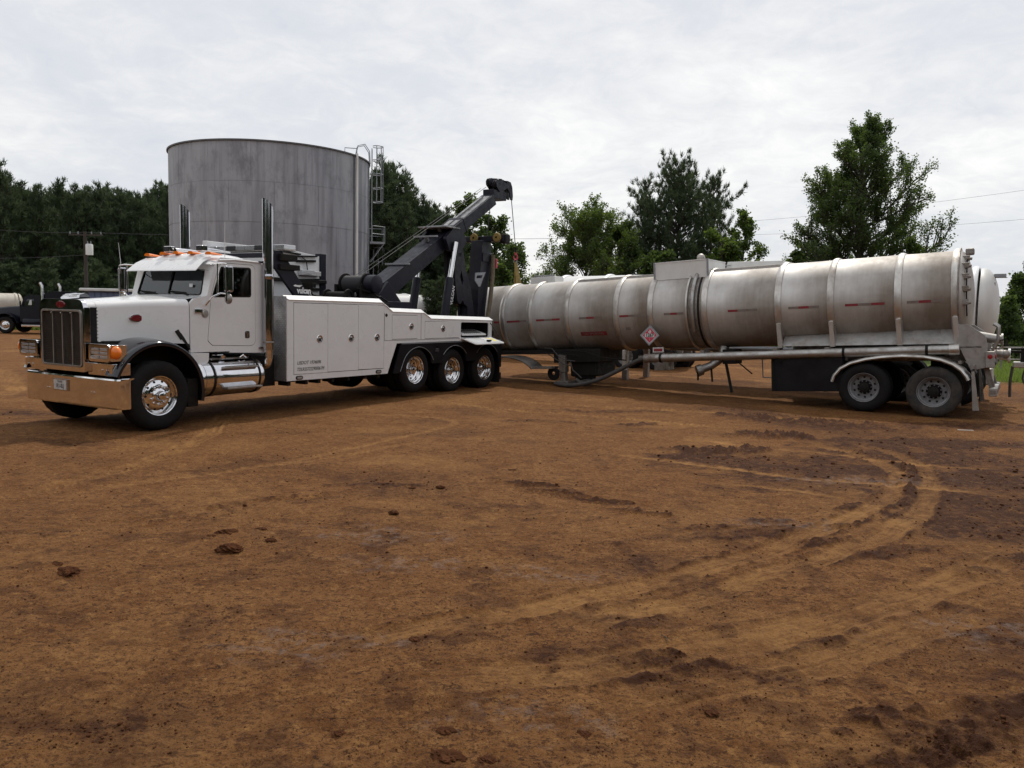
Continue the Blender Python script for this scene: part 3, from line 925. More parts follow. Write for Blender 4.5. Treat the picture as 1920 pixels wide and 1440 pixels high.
def build_truck(T):
    W, CH, BK = M['white'], M['chrome'], M['black']
    CY = 1.22
    # wheels
    steer_wheel(T, 0, 0, .535)
    steer_wheel(T, 0, 2.44, .535, True)
    for x, z in ((6.365, .60), (7.80, .51), (9.20, .51)):
        dual_wheel(T, x, .02, z); dual_wheel(T, x, 2.42, z, True)
    # frame and running gear
    b = MB()
    for y in (.80, 1.56): b.box(-.55, 9.85, y, y + .08, .72, 1.0)
    for x in (-.2, .9, 2.0, 3.2, 4.4, 5.6, 7.1, 8.5, 9.8): b.box(x, x + .1, .88, 1.56, .75, .95)
    b.box(-.4, .9, .85, 1.6, .62, 1.25)                                  # engine sump and block
    for x in (0, 6.365, 7.8, 9.2): b.cyl((x, .25, .53), (x, 2.2, .53), .07, .07, 12)
    for x in (7.8, 9.2): b.ball((x, 1.22, .56), .22)
    b.cyl((1.0, 1.22, .75), (7.6, 1.22, .62), .055, .055, 10)
    for x in (7.0, 8.5): b.box(x - .5, x + .5, .62, .74, .62, .74)
    b.box(2.0, 2.55, .3, 2.2, .50, 1.05)
    b.link('chassis', M['under'], T, .006)
    b = MB()
    for x in (2.62, 3.05, 3.38, 3.75, 4.2, 4.7, 5.1): b.box(x, x + .07, .05, .3, .50, .60)
    b.box(2.60, 5.45, .06, 2.38, .565, .60)
    b.link('under_brackets', M['under'], T)
    # bumper
    prof = [(-.70, .377), (-.705, .60), (-.70, .827)]
    secs = []
    for y, dx in ((-.02, .16), (.0, .05), (.03, .012), (.10, 0), (.6, -.012), (1.22, -.016), (1.84, -.012), (2.34, 0), (2.41, .012), (2.45, .05), (2.47, .16)):
        X = -.70 + dx
        secs.append([(X, y, .377), (X - .008, y, .40), (X - .008, y, .80), (X, y, .823), (X + .02, y, .832), (X + .09, y, .832), (X + .09, y, .82), (X + .03, y, .80), (X + .03, y, .39), (X + .02, y, .377)])
    MB().loft(secs, closed=True).link('bumper', CH, T, ang=11)
    pl = MB().box(-.745, -.722, 1.20, 1.58, .575, .757).link('number_plate_frame', M['chrome_dark'], T, .004)
    MB().box(-.752, -.7455, 1.225, 1.555, .592, .738).link('number_plate', M['sign_white'], pl)
    lettering('TEXAS', .045, M['ink'], pl, (-.7535, 1.39, .712), (pi / 2, 0, -pi / 2), align='CENTER')
    lettering('1R1-0LJ', .095, M['ink'], pl, (-.7535, 1.39, .645), (pi / 2, 0, -pi / 2), align='CENTER', sx=.72)
    b = MB()
    for y in (.55, .62, 1.72, 1.78): b.ball((-.72, y, .60), .012, 8, 5)
    b.link('bumper_bolts', CH, T)
    # pods that carry the headlights
    for s_ in (0, 1):
        f = (lambda y: y) if s_ == 0 else (lambda y: 2.44 - y)
        y0, y1 = sorted((f(.07), f(.66)))
        MB().box(-.74, -.44, y0, y1, .865, 1.05).link('headlight_step', CH, T, .012)
        b = MB(); 
        for yy in (.18, .30): b.ball((-.745, f(yy), .95), .012, 8, 5)
        b.link('step_bolts', CH, T)
        y0, y1 = sorted((f(.03), f(.54)))
        hp = MB().plate([rrect(y0, y1, 1.075, 1.335, .05), rrect(y0 + .05, y1 - .05, 1.12, 1.29, .035)], front, -.80, -.775)
        hp.box(-.775, -.52, y0 + .01, y1 - .01, 1.085, 1.325)
        hl = hp.link('headlight', CH, T, .006)
        b = MB(); yc = (y0 + y1) / 2
        for k in (-1, 1):
            for zz in (1.145, 1.20, 1.255): b.box(-.797, -.777, yc + k * .105 - .085, yc + k * .105 + .085, zz - .018, zz + .018)
        b.link('headlight_lens', M['lamp_glass'], hl, .003)
        c = f(-.02)
        b = MB(); 
        sg = -1 if s_ == 0 else 1
        secs = []
        for t, q in ((0, 1.0), (.02, 1.0), (.04, .92), (.06, .72), (.08, .42), (.088, .10)):
            secs.append([(-.70 + .075 * q * cos(a) - .02, f(.0) + sg * t, 1.215 + .098 * q * sin(a)) for a in np.linspace(0, 2 * pi, 17)[:-1]])
        b.loft(secs, closed=True).link('turn_signal', M['amber'], T, ang=60)
        y0, y1 = sorted((f(.2), f(.6)))
        MB().box(-.60, -.40, y0, y1, 1.04, 1.085).link('headlight_mount', CH, T, .004)
    # grille
    go = round_poly([(.64, .90), (1.80, .90), (1.80, 1.975), (.64, 1.975)], [.03, .03, .16, .16], 8)
    gi = rrect(.715, 1.725, .985, 1.80, .05)
    gr = MB().plate([go, gi], front, -.80, -.735).link('grille_surround', CH, T, .008)
    MB().plate([rrect(.695, 1.745, .965, 1.82, .06), rrect(.725, 1.715, .995, 1.79, .04)], front, -.815, -.802).link('grille_trim', M['steel'], gr, .003)
    MB().box(-.765, -.755, .70, 1.74, .97, 1.81).link('grille_screen', M['grille'], gr)
    b = MB()
    for i in range(30):
        z = 1.005 + i * .0268; b.box(-.782, -.766, .715, 1.725, z, z + .009)
    b.link('grille_wires', M['grille'], gr)
    for y in (.715 + 1.01 * k / 4 for k in (1, 2, 3)):
        MB().box(-.79, -.764, y - .012, y + .012, .985, 1.80).link('grille_bar', M['steel'], gr)
    b = MB()
    for y in (.715 + 1.01 * k / 4 for k in (1, 2, 3)): b.ball((-.80, y, 1.765), .016, 8, 5)
    b.link('grille_bolts', CH, gr)
    fb = MB().lathe([(.001, -.012), (.055, -.010), (.062, 0)], seg=24, ax='x').link('front_badge', M['emblem'], gr); fb.location = (-.803, CY, 1.895); fb.scale = (1, 2.0, .85)
    # winged ornament on the crown
    b = MB()
    b.loft([[(-.80, CY - .012, 1.975), (-.80, CY + .012, 1.975), (-.80, CY, 2.0)], [(-.70, CY - .02, 1.98), (-.70, CY + .02, 1.98), (-.72, CY, 2.055)], [(-.52, CY - .012, 2.0), (-.52, CY + .012, 2.0), (-.50, CY, 2.07)]], closed=True)
    b.add([(-.78, CY, 2.03), (-.60, CY - .10, 2.05), (-.48, CY - .12, 2.075), (-.55, CY, 2.04), (-.60, CY + .10, 2.05), (-.48, CY + .12, 2.075), (-.70, CY, 2.05)], [(0, 1, 2, 3), (0, 3, 5, 4), (0, 6, 1), (0, 4, 6), (6, 2, 1), (6, 5, 4), (3, 2, 6), (3, 6, 5)])
    b.link('hood_ornament', CH, T)
    # hood (lofted) in three lengths
    def hood_sec(x, hw, zt, zc, zb, r):
        pts = [(x, CY - hw, zb), (x, CY - hw, zt - r)]
        for i in range(1, 6):
            a = radians(180 - 90 * i / 6 * 1.0)
            pts.append((x, CY - hw + r + r * cos(a), zt - r + r * sin(a)))
        k = len(pts)
        for t in (.0, .25, .5, .75, 1):
            y = CY - hw + r + (hw - r) * t; pts.append((x, y, zt + (zc - zt) * sin(t * pi / 2)))
        m = [(a, 2 * CY - y, z) for a, y, z in reversed(pts[:-1])]
        return pts + m
    secs = [hood_sec(-.595, .575, 1.945, 1.972, 1.345, .10), hood_sec(-.40, .605, 1.955, 1.988, 1.345, .10), hood_sec(0, .705, 1.985, 2.02, 1.335, .10), hood_sec(.35, .83, 2.008, 2.05, 1.32, .11), hood_sec(.698, .985, 2.025, 2.075, 1.305, .12)]
    MB().loft(secs, cap=False).link('hood', W, T, ang=40)
    b = MB()
    b.loft([hood_sec(-.80, .555, 1.925, 1.962, 1.86, .10)[0:], hood_sec(-.70, .565, 1.938, 1.968, 1.87, .10), hood_sec(-.60, .575, 1.945, 1.973, 1.88, .10)], cap=False)
    b.link('hood_crown', W, T, ang=40)
    # dark vented sides just behind the grille
    for y in (.655, 1.785):
        MB().box(-.78, -.58, y - .01, y + .01, 1.20, 1.86).link('side_vent', M['hole'], T)
        b = MB()
        for i in range(12):
            z = 1.25 + i * .05; b.box(-.605, -.585, y - .018 if y < 1 else y + .008, y - .008 if y < 1 else y + .018, z, z + .016)
        b.link('vent_teeth', CH, T)
        MB().box(-.79, -.70, y - .022, y + .022, 1.08, 1.86).link('grille_side', M['chrome_dark'], T, .006)
    MB().box(-.58, .69, .75, 1.69, 1.0, 1.36).link('engine_bay', M['under'], T)
    # front fenders
    for s_ in (0, 1):
        def fy(y): return y if s_ == 0 else 2.44 - y
        secs = []
        for i, a in enumerate(np.linspace(157, -12, 31)):
            t = radians(a)
            rx, rz = .79, .80
            px, pz = .0 + rx * cos(t), .555 + rz * sin(t)
            n = Vector((cos(t) / rx, 0, sin(t) / rz)).normalized()
            def q(dn, y): return (px + n.x * dn, fy(y), pz + n.z * dn)
            secs.append([q(-.055, .0), q(-.055, -.012), q(-.012, -.022), q(.0, -.015), q(.022, .05), q(.035, .16), q(.05, max(.17, .35 - max(0, a - 125) * .01)), q(.06, max(.18, .62 - max(0, a - 115) * .013)), q(.045, max(.18, .62 - max(0, a - 115) * .013)), q(.0, .1), q(-.02, .01)])
        MB().loft(secs, closed=True).link('front_fender', M['black_gloss'], T, ang=45)
        y0, y1 = sorted((fy(.10), fy(.75)))
        MB().box(.55, .75, y0, y1, .30, .75).link('fender_flap', M['under'], T, .01)
        y0, y1 = sorted((fy(.20), fy(.60)))
        MB().box(-.56, .68, *sorted((fy(.52), fy(.62))), 1.0, 1.36).link('inner_fender', M['under'], T, .01)
    # side badge, hood catch
    for s_ in (0, 1):
        y = .512 if s_ == 0 else 1.928
        bd = MB().lathe([(.001, -.014), (.048, -.012), (.056, .004), (.056, .05)], seg=28).link('hood_badge', M['emblem'], T)
        bd.location = (-.026, y if s_ == 0 else y, 1.705); bd.scale = (2.05, 1 if s_ == 0 else -1, .95)
        rg = MB().tube([(.058 * cos(a), 0, .058 * sin(a)) for a in np.linspace(0, 2 * pi, 29)[:-1]], .004, 6, closed=True).link('badge_rim', CH, bd)
    b = MB(); b.beam((.56, .30, 1.47), (.72, .24, 1.22), .03, .05); b.beam((.52, .31, 1.52), (.60, .29, 1.38), .035, .06)
    b.each('hood_catch', M['under'], T, .004)
    # ---- cab
    ys, yf = .22, 2.22
    outline = [(.708, 1.165), (2.255, 1.11), (2.255, 2.60), (2.13, 2.725), (1.30, 2.725), (1.165, 2.545), (1.035, 2.085), (.78, 2.03), (.708, 1.96)]
    outline = round_poly(outline, [.01, .04, .12, .10, .06, .03, .03, .03, .03])
    door_o = round_poly([(1.035, 1.34), (1.12, 1.265), (2.035, 1.235), (2.035, 2.64), (1.33, 2.64), (1.255, 2.56), (1.105, 2.07)], [.04, .10, .12, .10, .04, .04, .05], 6)

    def inset(poly, d):
        c = Vector((sum(p[0] for p in poly) / len(poly), sum(p[1] for p in poly) / len(poly), 0)); out = []
        for p in poly:
            v = Vector((p[0], p[1], 0)) - c
            sx = (abs(v.x) - d) / max(abs(v.x), 1e-6); sz = (abs(v.y) - d) / max(abs(v.y), 1e-6)
            out.append((c.x + v.x * sx, c.y + v.y * sz))
        return out
    win_o = round_poly([(1.135, 2.075), (1.93, 2.095), (1.93, 2.575), (1.325, 2.56)], [.02, .05, .06, .04], 5)
    for s_ in (0, 1):
        y0, sg = (ys, 1) if s_ == 0 else (yf, -1)
        MB().plate([outline, door_o], side, y0, y0 + sg * .045).link('cab_side', W, T, .006)
        dd = MB().plate([inset(door_o, .008), win_o], side, y0 - sg * .004, y0 + sg * .04).link('door', W, T, .005)
        MB().plate([inset(win_o, -.014), inset(win_o, .010)], side, y0 - sg * .006, y0 + sg * .012).link('window_seal', M['under'], dd)
        MB().plate([inset(win_o, .002)], side, y0 + sg * .010, y0 + sg * .016).link('window_glass', M['tint'], dd)
        MB().plate([rrect(1.80, 1.90, 1.375, 1.50, .025)], side, y0 - sg * .010, y0).link('door_handle', M['chrome_dark'], dd, .004)
        MB().beam((1.865, y0 - sg * .016, 1.39), (1.865, y0 - sg * .016, 1.48), .02, .02).link('handle_grip', CH, dd)
        MB().box(1.24, 1.26, min(y0 - sg * .003, y0 + sg * .02), max(y0 - sg * .003, y0 + sg * .02), 2.09, 2.42).link('vent_window_bar', M['under'], dd)
        for z in (2.70, 1.20):
            MB().box(2.10, 2.26, min(y0 - sg * .02, y0 + sg * .01), max(y0 - sg * .02, y0 + sg * .01), z - .02, z + .02).link('stack_bracket', M['chrome_dark'], T, .005)
        MB().box(.78, .93, min(y0 - sg * .03, y0), max(y0 - sg * .03, y0), 1.80, 1.87).link('mirror_foot', CH, T, .01)
        MB().lathe([(.001, -.03), (.05, -.028), (.07, 0)], (0.99, y0 if s_ == 0 else y0, 1.79), seg=20).link('cowl_lamp', M['steel'], T)
    # windscreen frame: the raked front of the cab
    wd = Vector((1.165 - 1.035, 0, 2.545 - 2.085)).normalized()

    def rake(a, b, t):
        p = Vector((1.035, 0, 2.085)) + wd * b
        return (p.x + t, a, p.z)
    scr = round_poly([(.37, .010), (2.07, .010), (2.02, .455), (.42, .455)], .05, 4)
    fo = [(.265, -.02), (2.175, -.02), (2.175, .60), (.265, .60)]
    MB().plate([fo, scr], rake, 0.0, .05).link('windscreen_frame', W, T, .004)
    MB().plate([scr, [(a + (1.22 - a) * .02, b + (.245 - b) * .06) for a, b in scr]], rake, -.010, .012).link('windscreen_seal', M['under'], T)
    MB().plate([scr], rake, .010, .016).link('windscreen', M['glass'], T)
    b = MB(); 
    p = Vector(rake(1.22, .24, -.006)); b.beam(rake(1.22, .03, -.004), rake(1.22, .46, -.004), .025, .012); b.link('windscreen_post', M['under'], T)
    b = MB()
    for y in (.62, 1.42):
        b.tube([(.97, y, 2.09), (.985, y + .05, 2.12), (1.02, y + .48, 2.135)], .010, 6); b.tube([(1.0, y + .08, 2.125), (1.02, y + .52, 2.15)], .014, 6)
        b.ball((.965, y, 2.085), .025, 8, 5)
    b.each('wiper', M['under'], T)
    MB().loft([[(.69, .30, 2.02), (.69, .80, 2.065), (.69, 1.64, 2.065), (.69, 2.14, 2.02)], [(1.06, .24, 2.085), (1.06, .8, 2.105), (1.06, 1.64, 2.105), (1.06, 2.20, 2.085)]], cap=False).link('cowl', W, T, ang=50)
    MB().box(.72, .74, .27, 2.17, 1.15, 2.02).link('firewall', M['under'], T)
    MB().box(.74, 2.24, .27, 2.17, 1.14, 1.18).link('cab_floor', M['under'], T)
    bw = rrect(.75, 1.69, 2.05, 2.5, .06)
    MB().plate([[(ys + .01, 1.12), (yf - .01, 1.12), (yf - .01, 2.68), (ys + .01, 2.68)], bw], front, 2.215, 2.25).link('cab_back', W, T, .006)
    MB().plate([bw], front, 2.228, 2.234).link('rear_window', M['tint'], T)
    # roof
    secs = []
    for x, h, dz in ((1.10, 1.0, -.20), (1.15, 1.0, -.09), (1.28, 1.0, .0), (1.55, 1, .045), (1.80, 1, .05), (2.02, 1, .03), (2.17, 1, -.03), (2.25, 1, -.13), (2.262, 1, -.20)):
        row = []
        for k in range(15):
            t = -1 + 2 * k / 14
            y = CY + (1.0 * h) * t
            crown = (1 - abs(t) ** 3.2)
            row.append((x, y, 2.615 + (.175 + dz) * crown if dz > -.17 else 2.60 + max(0, .175 + dz) * crown))
        secs.append(row)
    MB().loft(secs, cap=False).link('roof', W, T, ang=60)
    b = MB(); 
    for y in (ys - .012, yf + .012): b.tube([(1.28, y, 2.675), (1.6, y, 2.70), (2.1, y, 2.69)], .012, 6)
    b.each('drip_rail', W, T)
    # sun visor
    secs = []
    for y in np.linspace(.30, 2.14, 11):
        e_ = 1 - abs((y - CY) / .92) ** 6 * .35
        secs.append([(1.23, CY + (y - CY) * .93, 2.735), (1.05, CY + (y - CY) * .97, 2.64), (.89, y, 2.50 ), (.885, y, 2.485), (1.05, CY + (y - CY) * .97, 2.625), (1.23, CY + (y - CY) * .93, 2.71)])
    MB().loft(secs, closed=True).link('sun_visor', W, T, ang=25)
    b = MB()
    for y in (.32, 2.12): b.tube([(.93, y, 2.51), (1.17, y, 2.50)], .008, 6)
    b.each('visor_bracket', CH, T)
    # roof lamps
    for y in (2.04, 1.617, 1.26, .879, .42):
        lp = MB().loft([[(1.22 + .0, y + .075 * cos(a), 2.805 + .035 * max(sin(a), -.5) - .03 * abs((y - CY)) ** 2) for a in np.linspace(0, 2 * pi, 13)[:-1]],
                        [(1.34, y + .06 * cos(a), 2.80 + .030 * max(sin(a), -.6) - .03 * abs((y - CY)) ** 2) for a in np.linspace(0, 2 * pi, 13)[:-1]],
                        [(1.50, y + .02 * cos(a), 2.80 + .010 * sin(a) - .03 * abs((y - CY)) ** 2) for a in np.linspace(0, 2 * pi, 13)[:-1]]], closed=True).link('marker_light', M['amber'], T, ang=50)
    for y in (1.50, .646):
        wl_ = MB().box(1.22, 1.34, y - .075, y + .075, 2.835, 2.93).link('work_lamp', CH, T, .01)
        MB().box(1.212, 1.22, y - .06, y + .06, 2.85, 2.918).link('lamp_lens', M['lens_dark'], wl_)
    b = MB()
    for y in (.75, 1.38): b.tube([(1.30, y, 2.86), (1.6, y, 2.872), (1.95, y, 2.86)], [.045, .03, .012], 12)
    b.each('air_horn', CH, T)
    # mirrors, antennas
    for s_ in (0, 1):
        def my(y): return y if s_ == 0 else 2.44 - y
        b = MB()
        b.tube([(1.10, my(.20), 2.60), (1.09, my(-.05), 2.615), (1.085, my(-.19), 2.60), (1.085, my(-.20), 2.55)], .014, 8)
        b.tube([(.99, my(.20), 1.93), (1.03, my(.08), 2.07), (1.08, my(-.06), 2.13), (1.085, my(-.18), 2.12)], .014, 8)
        b.tube([(1.085, my(-.19), 2.60), (1.085, my(-.19), 2.10)], .014, 8)
        b.tube([(1.085, my(-.19), 2.12), (1.085, my(-.19), 2.00)], .012, 8)
        b.tube([(1.09, my(.02), 2.61), (1.085, my(.02), 2.12)], .013, 8)
        b.each('mirror_arm', CH, T)
        y0, y1 = sorted((my(-.28), my(-.10)))
        mm_ = MB().box(1.095, 1.165, y0, y1, 2.15, 2.57).link('mirror', M['chrome_dark'], T, .03, bseg=4)
        MB().lathe([(.001, -.035), (.045, -.030), (.075, -.012), (.085, 0), (.085, .012), (.001, .014)], (1.12, my(-.19), 2.04), 'x', 24).link('round_mirror', M['steel'], T)
    MB().tube([(1.43, .26, 2.70), (1.43, .25, 3.32)], [.006, .003], 6).link('antenna', M['white_ink'], T)
    MB().tube([(1.09, 2.60, 2.60), (1.07, 2.63, 3.0)], [.006, .003], 6).link('antenna', M['white_ink'], T)
    # interior
    b = MB()
    for y in (.45, 1.45):
        b.box(1.62, 2.10, y, y + .5, 1.2, 1.75); b.beam((2.02, y + .25, 1.7), (2.12, y + .25, 2.42), .48, .12)
    b.each('seat', M['seat'], T, .03)
    b = MB(); b.box(.95, 1.22, .30, 2.14, 1.75, 2.07); b.link('dashboard', M['dash'], T, .03)
    MB().tube([(1.38 + .05 * cos(a), .72 + .21 * cos(a + pi / 2), 2.02 + .19 * sin(a + pi / 2)) for a in np.linspace(0, 2 * pi, 25)[:-1]], .014, 6, closed=True).link('steering_wheel', M['dash'], T)
    MB().box(1.005, 1.01, .62, .70, 2.165, 2.22, Matrix.Translation((.06, 0, .06))).link('screen_sticker', M['white_ink'], T)
    # ---- exhaust stacks
    for s_ in (0, 1):
        y = .115 if s_ == 0 else 2.325
        b = MB(); r = .096; n = 28
        rings = [(2.232, .93), (2.232, 1.32)]
        V = []; 
        def ring(z0, rr, cut=0.0): return [(2.232 + rr * cos(a), y + rr * sin(a), z0 - cut * (1 + cos(a)) / 2) for a in np.linspace(0, 2 * pi, n + 1)[:-1]]
        b.loft([ring(1.16, .075), ring(1.17, r), ring(1.19, r), ring(2.40, r), ring(2.42, r), ring(2.43, r + .004), ring(2.47, r + .004), ring(2.48, r), ring(2.50, r), ring(3.50, r, .0), ring(3.78, r, .23), ring(3.80, r, .23), ring(3.80, r - .006, .23), ring(3.5, r - .006), ring(2.6, r - .006)], cap=False, closed=True)
        b.link('exhaust_stack', M['chrome_dark'], T, ang=40)
        b = MB(); b.loft([ring(1.02, .078), ring(1.28, .078)], closed=True, cap=False)
        sg = 1 if s_ == 0 else -1
        b.tube([(2.232, y, 1.25), (2.232, y, 1.02), (2.235, y + sg * .03, .92), (2.25, y + sg * .12, .86), (2.27, y + sg * .30, .84)], .072, 16)
        b.each('exhaust_elbow', CH, T, ang=40)
        b = MB(); b.lathe([(r + .003, 1.285), (r + .008, 1.30), (r + .003, 1.32)], (2.232, y, 0), 'z', 24)
        b.box(2.30, 2.36, y - .02, y + .02, 1.28, 1.32); b.link('exhaust_clamp', M['steel_dirty'], T)
        MB().loft([ring(1.36, .070), ring(1.36, .0971), ring(2.3, .0971)], cap=False, closed=True)
    # ---- fuel tanks with steps
    for s_ in (0, 1):
        sg = 1 if s_ == 0 else -1; yc = .36 if s_ == 0 else 2.08
        MB().lathe([(.001, .775), (.12, .785), (.24, .80), (.285, .815), (.305, .845), (.307, .87), (.307, 2.06), (.305, 2.09), (.285, 2.115), (.24, 2.125), (.001, 2.13)], (0, yc, .72), 'x', 40).link('fuel_tank', CH, T, ang=50)
        for x in (1.05, 1.99): MB().lathe([(.309, x - .022), (.314, x - .02), (.314, x + .02), (.309, x + .022)], (0, yc, .72), 'x', 36).link('tank_strap', M['under'], T)
        for x in (.94, 1.14): MB().lathe([(.309, x - .06), (.3125, x - .058), (.3125, x + .058), (.309, x + .06)], (0, yc, .72), 'x', 36).link('tank_band', CH, T)
        for z, yo in ((.56, -.02), (.90, .07)):
            y_ = yo if s_ == 0 else 2.44 - yo
            y0, y1 = sorted((y_ - sg * .03, y_ + sg * .15))
            st = MB().box(1.22, 1.95, y0, y1, z - .018, z + .012).link('tank_step', M['steel'], T, .006)
            b = MB()
            for i in range(18): b.box(1.25 + i * .038, 1.275 + i * .038, y0 + .02, y1 - .02, z + .0122, z + .022)
            b.link('step_grip', CH, st)
        b = MB(); b.box(1.05, 2.05, yc - .02 if sg > 0 else yc - .3, yc + .3 if sg > 0 else yc + .02, 1.02, 1.045)
        b.link('tank_top_deck', M['steel'], T, .005)
        b = MB(); b.tube([(1.22, yc, 1.05), (1.22, yc, 1.10), (1.45, yc, 1.10), (1.45, yc, 1.05)], .014, 8); b.tube([(1.72, yc - .1 * sg, 1.045), (1.78, yc - .12 * sg, 1.09), (1.86, yc - .1 * sg, 1.05)], .016, 8); b.cyl((1.36, yc - .1 * sg, 1.04), (1.36, yc - .1 * sg, 1.09), .05)
        b.link('tank_fittings', CH, T)
        y0, y1 = (.20, .26) if s_ == 0 else (2.18, 2.24)
        MB().plate([[(.70, 1.16), (1.05, 1.145), (1.04, 1.02), (.98, .93), (.92, .72), (.80, .92), (.70, 1.04)]], side, y0, y1).link('cab_step_panel', W, T, .006)


build_truck(truck)


def build_body(T):
    W, CH, BK = M['white'], M['chrome'], M['black']
    CY = 1.22
    for s_ in (0, 1):
        sg = 1 if s_ == 0 else -1
        def Y(y): return y if s_ == 0 else 2.44 - y
        zt = 2.055
        skin = [(2.557, .593), (5.36, .577), (5.66, 1.205), (9.44, 1.215), (9.44, 1.70), (6.86, 1.735), (6.60, 1.86), (5.51, 1.875), (5.17, 2.06), (2.557, 2.06)]
        h1 = [(2.715, .700), (5.238, .690), (5.238, 2.008), (2.715, 2.012)]
        h2 = [(5.495, 1.290), (6.368, 1.286), (6.368, 1.808), (5.495, 1.812)]
        h3 = [(6.640, 1.286), (8.000, 1.282), (8.000, 1.665), (6.640, 1.680)]
        h4 = round_poly([(8.06, 1.288), (9.30, 1.284), (9.30, 1.64), (8.06, 1.655)], .06, 5)
        MB().plate([skin, h1, h2, h3] + ([h4] if s_ == 0 else []), side, Y(0), Y(.03)).link('body_side', W, T, .003)
        core = MB()
        y0, y1 = sorted((Y(.034), Y(.50)))
        core.box(2.565, 5.30, y0, y1, .60, 2.05); core.box(5.30, 6.60, y0, y1, 1.22, 1.87); core.box(6.60, 8.02, y0, y1, 1.22, 1.72)
        core.link('locker_body', M['hole'], T)
        xs = [2.723, 3.589, 4.447, 5.231]
        for i in range(3):
            d = MB().plate([[(xs[i] + .004, .708), (xs[i + 1] - .004, .700), (xs[i + 1] - .004, 2.000), (xs[i] + .004, 2.003)]], side, Y(-.006), Y(.028)).link('locker_door', W, T, .004)
            lx = (3.369, 4.234, 5.011)[i]
            MB().lathe([(.001, -.004), (.040, -.006), (.052, -.016), (.070, -.018), (.078, -.007), (.078, .0)], (lx, Y(0), 1.343), seg=28, wob=None).link('round_latch', CH, d, ang=30)
            if s_ == 0: MB().box(lx - .036, lx + .036, -.022, -.008, 1.305, 1.358).link('latch_paddle', M['lens_dark'], d, .004)
        for (a, b_, c, e_, lx, lz) in ((5.503, 6.36, 1.298, 1.80, 6.148, 1.562), (6.648, 7.992, 1.294, 1.668, 7.329, 1.508)):
            d = MB().plate([[(a, c), (b_, c), (b_, e_), (a, e_ + .003)]], side, Y(-.006), Y(.028)).link('locker_door', W, T, .004)
            MB().lathe([(.001, -.004), (.040, -.006), (.052, -.016), (.070, -.018), (.078, -.007), (.078, .0)], (lx, Y(0), lz), seg=28).link('round_latch', CH, d, ang=30)
            if s_ == 0: MB().box(lx - .036, lx + .036, -.022, -.008, lz - .038, lz + .016).link('latch_paddle', M['lens_dark'], d, .004)
        # seams and lower mouldings
        b = MB(); yy = sorted((Y(-.0035), Y(.001)))
        for p, q in (((5.25, 1.272), (8.03, 1.266)), ((5.25, 1.272), (5.25, 1.85)), ((6.50, 1.28), (6.50, 1.85))): b.beam((p[0], (yy[0] + yy[1]) / 2, p[1]), (q[0], (yy[0] + yy[1]) / 2, q[1]), .004, .006)
        b.link('panel_seam', M['under'], T)
        # bright angled rail along the stepped top edge
        top = [(2.557, 2.06), (5.17, 2.06), (5.51, 1.875), (6.60, 1.86), (6.86, 1.735), (9.44, 1.70)]
        secs = []
        for x, z in top:
            secs.append([(x, Y(-.014), z - .006), (x, Y(-.016), z + .004), (x + .0, Y(.085), z + .078), (x, Y(.12), z + .080), (x, Y(.12), z - .006)])
        secs[0] = [(2.60, Y(-.014), 2.054), (2.59, Y(-.016), 2.064), (2.535, Y(.085), 2.138), (2.535, Y(.12), 2.140), (2.60, Y(.12), 2.054)]
        secs[-1] = [(9.47, Y(-.014), 1.694), (9.47, Y(-.016), 1.704), (9.42, Y(.085), 1.778), (9.42, Y(.12), 1.780), (9.47, Y(.12), 1.694)]
        MB().loft(secs, closed=True).link('top_rail', M['white_rail'], T, ang=20)
        # rear fender panel with three arches
        def arch(cx, zb, r=.60, zc=.56, squash=.90):
            pts = []
            for a in np.linspace(200, -20, 15):
                t = radians(a); pts.append((cx + r * cos(t), zc + r * squash * sin(t)))
            return pts
        outer = [(5.53, .565), (5.78, 1.20), (9.80, 1.20), (9.90, 1.16), (9.90, .48)]
        lo = []
        for cx in (9.20, 7.80, 6.40):
            a = [p for p in reversed(arch(cx, 0))]
            lo += [p for p in a]
        pts = outer + lo
        # clean the overlaps between neighbouring arches
        clean = [pts[0]]
        for p in pts[1:]:
            clean.append(p)
        f1 = [(5.53, .565), (5.78, 1.20), (9.80, 1.20), (9.90, 1.16), (9.90, .50), (9.78, .50)]
        def half(cx, a0, a1, n=12):
            return [(cx + .585 * cos(radians(a)), .575 + .52 * sin(radians(a))) for a in np.linspace(a0, a1, n)]
        f1 += half(9.20, 0, 142)[0:] + [(8.72, .72), (8.28, .72)] + half(7.80, 38, 142) + [(7.32, .72), (6.90, .72)] + half(6.40, 38, 150) + [(5.74, .565)]
        MB().plate([f1], side, Y(-.02), Y(.02)).link('rear_fender', BK, T, .006)
        b = MB()
        for cx, a0, a1 in ((6.40, 25, 152), (7.80, 38, 142), (9.20, 38, 142)):
            pts = [(cx + .60 * cos(radians(a)), Y(-.028), .575 + .535 * sin(radians(a))) for a in np.linspace(a0, a1, 18)]
            if cx < 7: pts.append((5.755, Y(-.028), .60))
            b.tube(pts, .007, 6)
        b.link('arch_trim', M['galv'], T)
        MB().box(5.80, 9.85, *sorted((Y(-.03), Y(.02))), 1.185, 1.20).link('fender_rail', M['galv'], T)
        for x in (7.08,):
            MB().box(x - .07, x + .07, *sorted((Y(-.032), Y(-.02))), .98, 1.06).link('fender_lamp', M['lens_dark'], T, .01)
        for x, z in ((2.853, .640), (5.069, .633)):
            r_ = MB().plate([rrect(x - .085, x + .085, z - .035, z + .035, .034)], side, Y(-.012), Y(.01)).link('marker_lamp', M['under'], T)
            MB().plate([rrect(x - .062, x + .062, z - .020, z + .020, .02)], side, Y(-.017), Y(-.012)).link('marker_lens', M['lamp_glass'], r_)
        b = MB(); b.box(5.8, 9.85, *sorted((Y(.05), Y(.70))), 1.12, 1.20); b.link('fender_deck', M['under'], T)
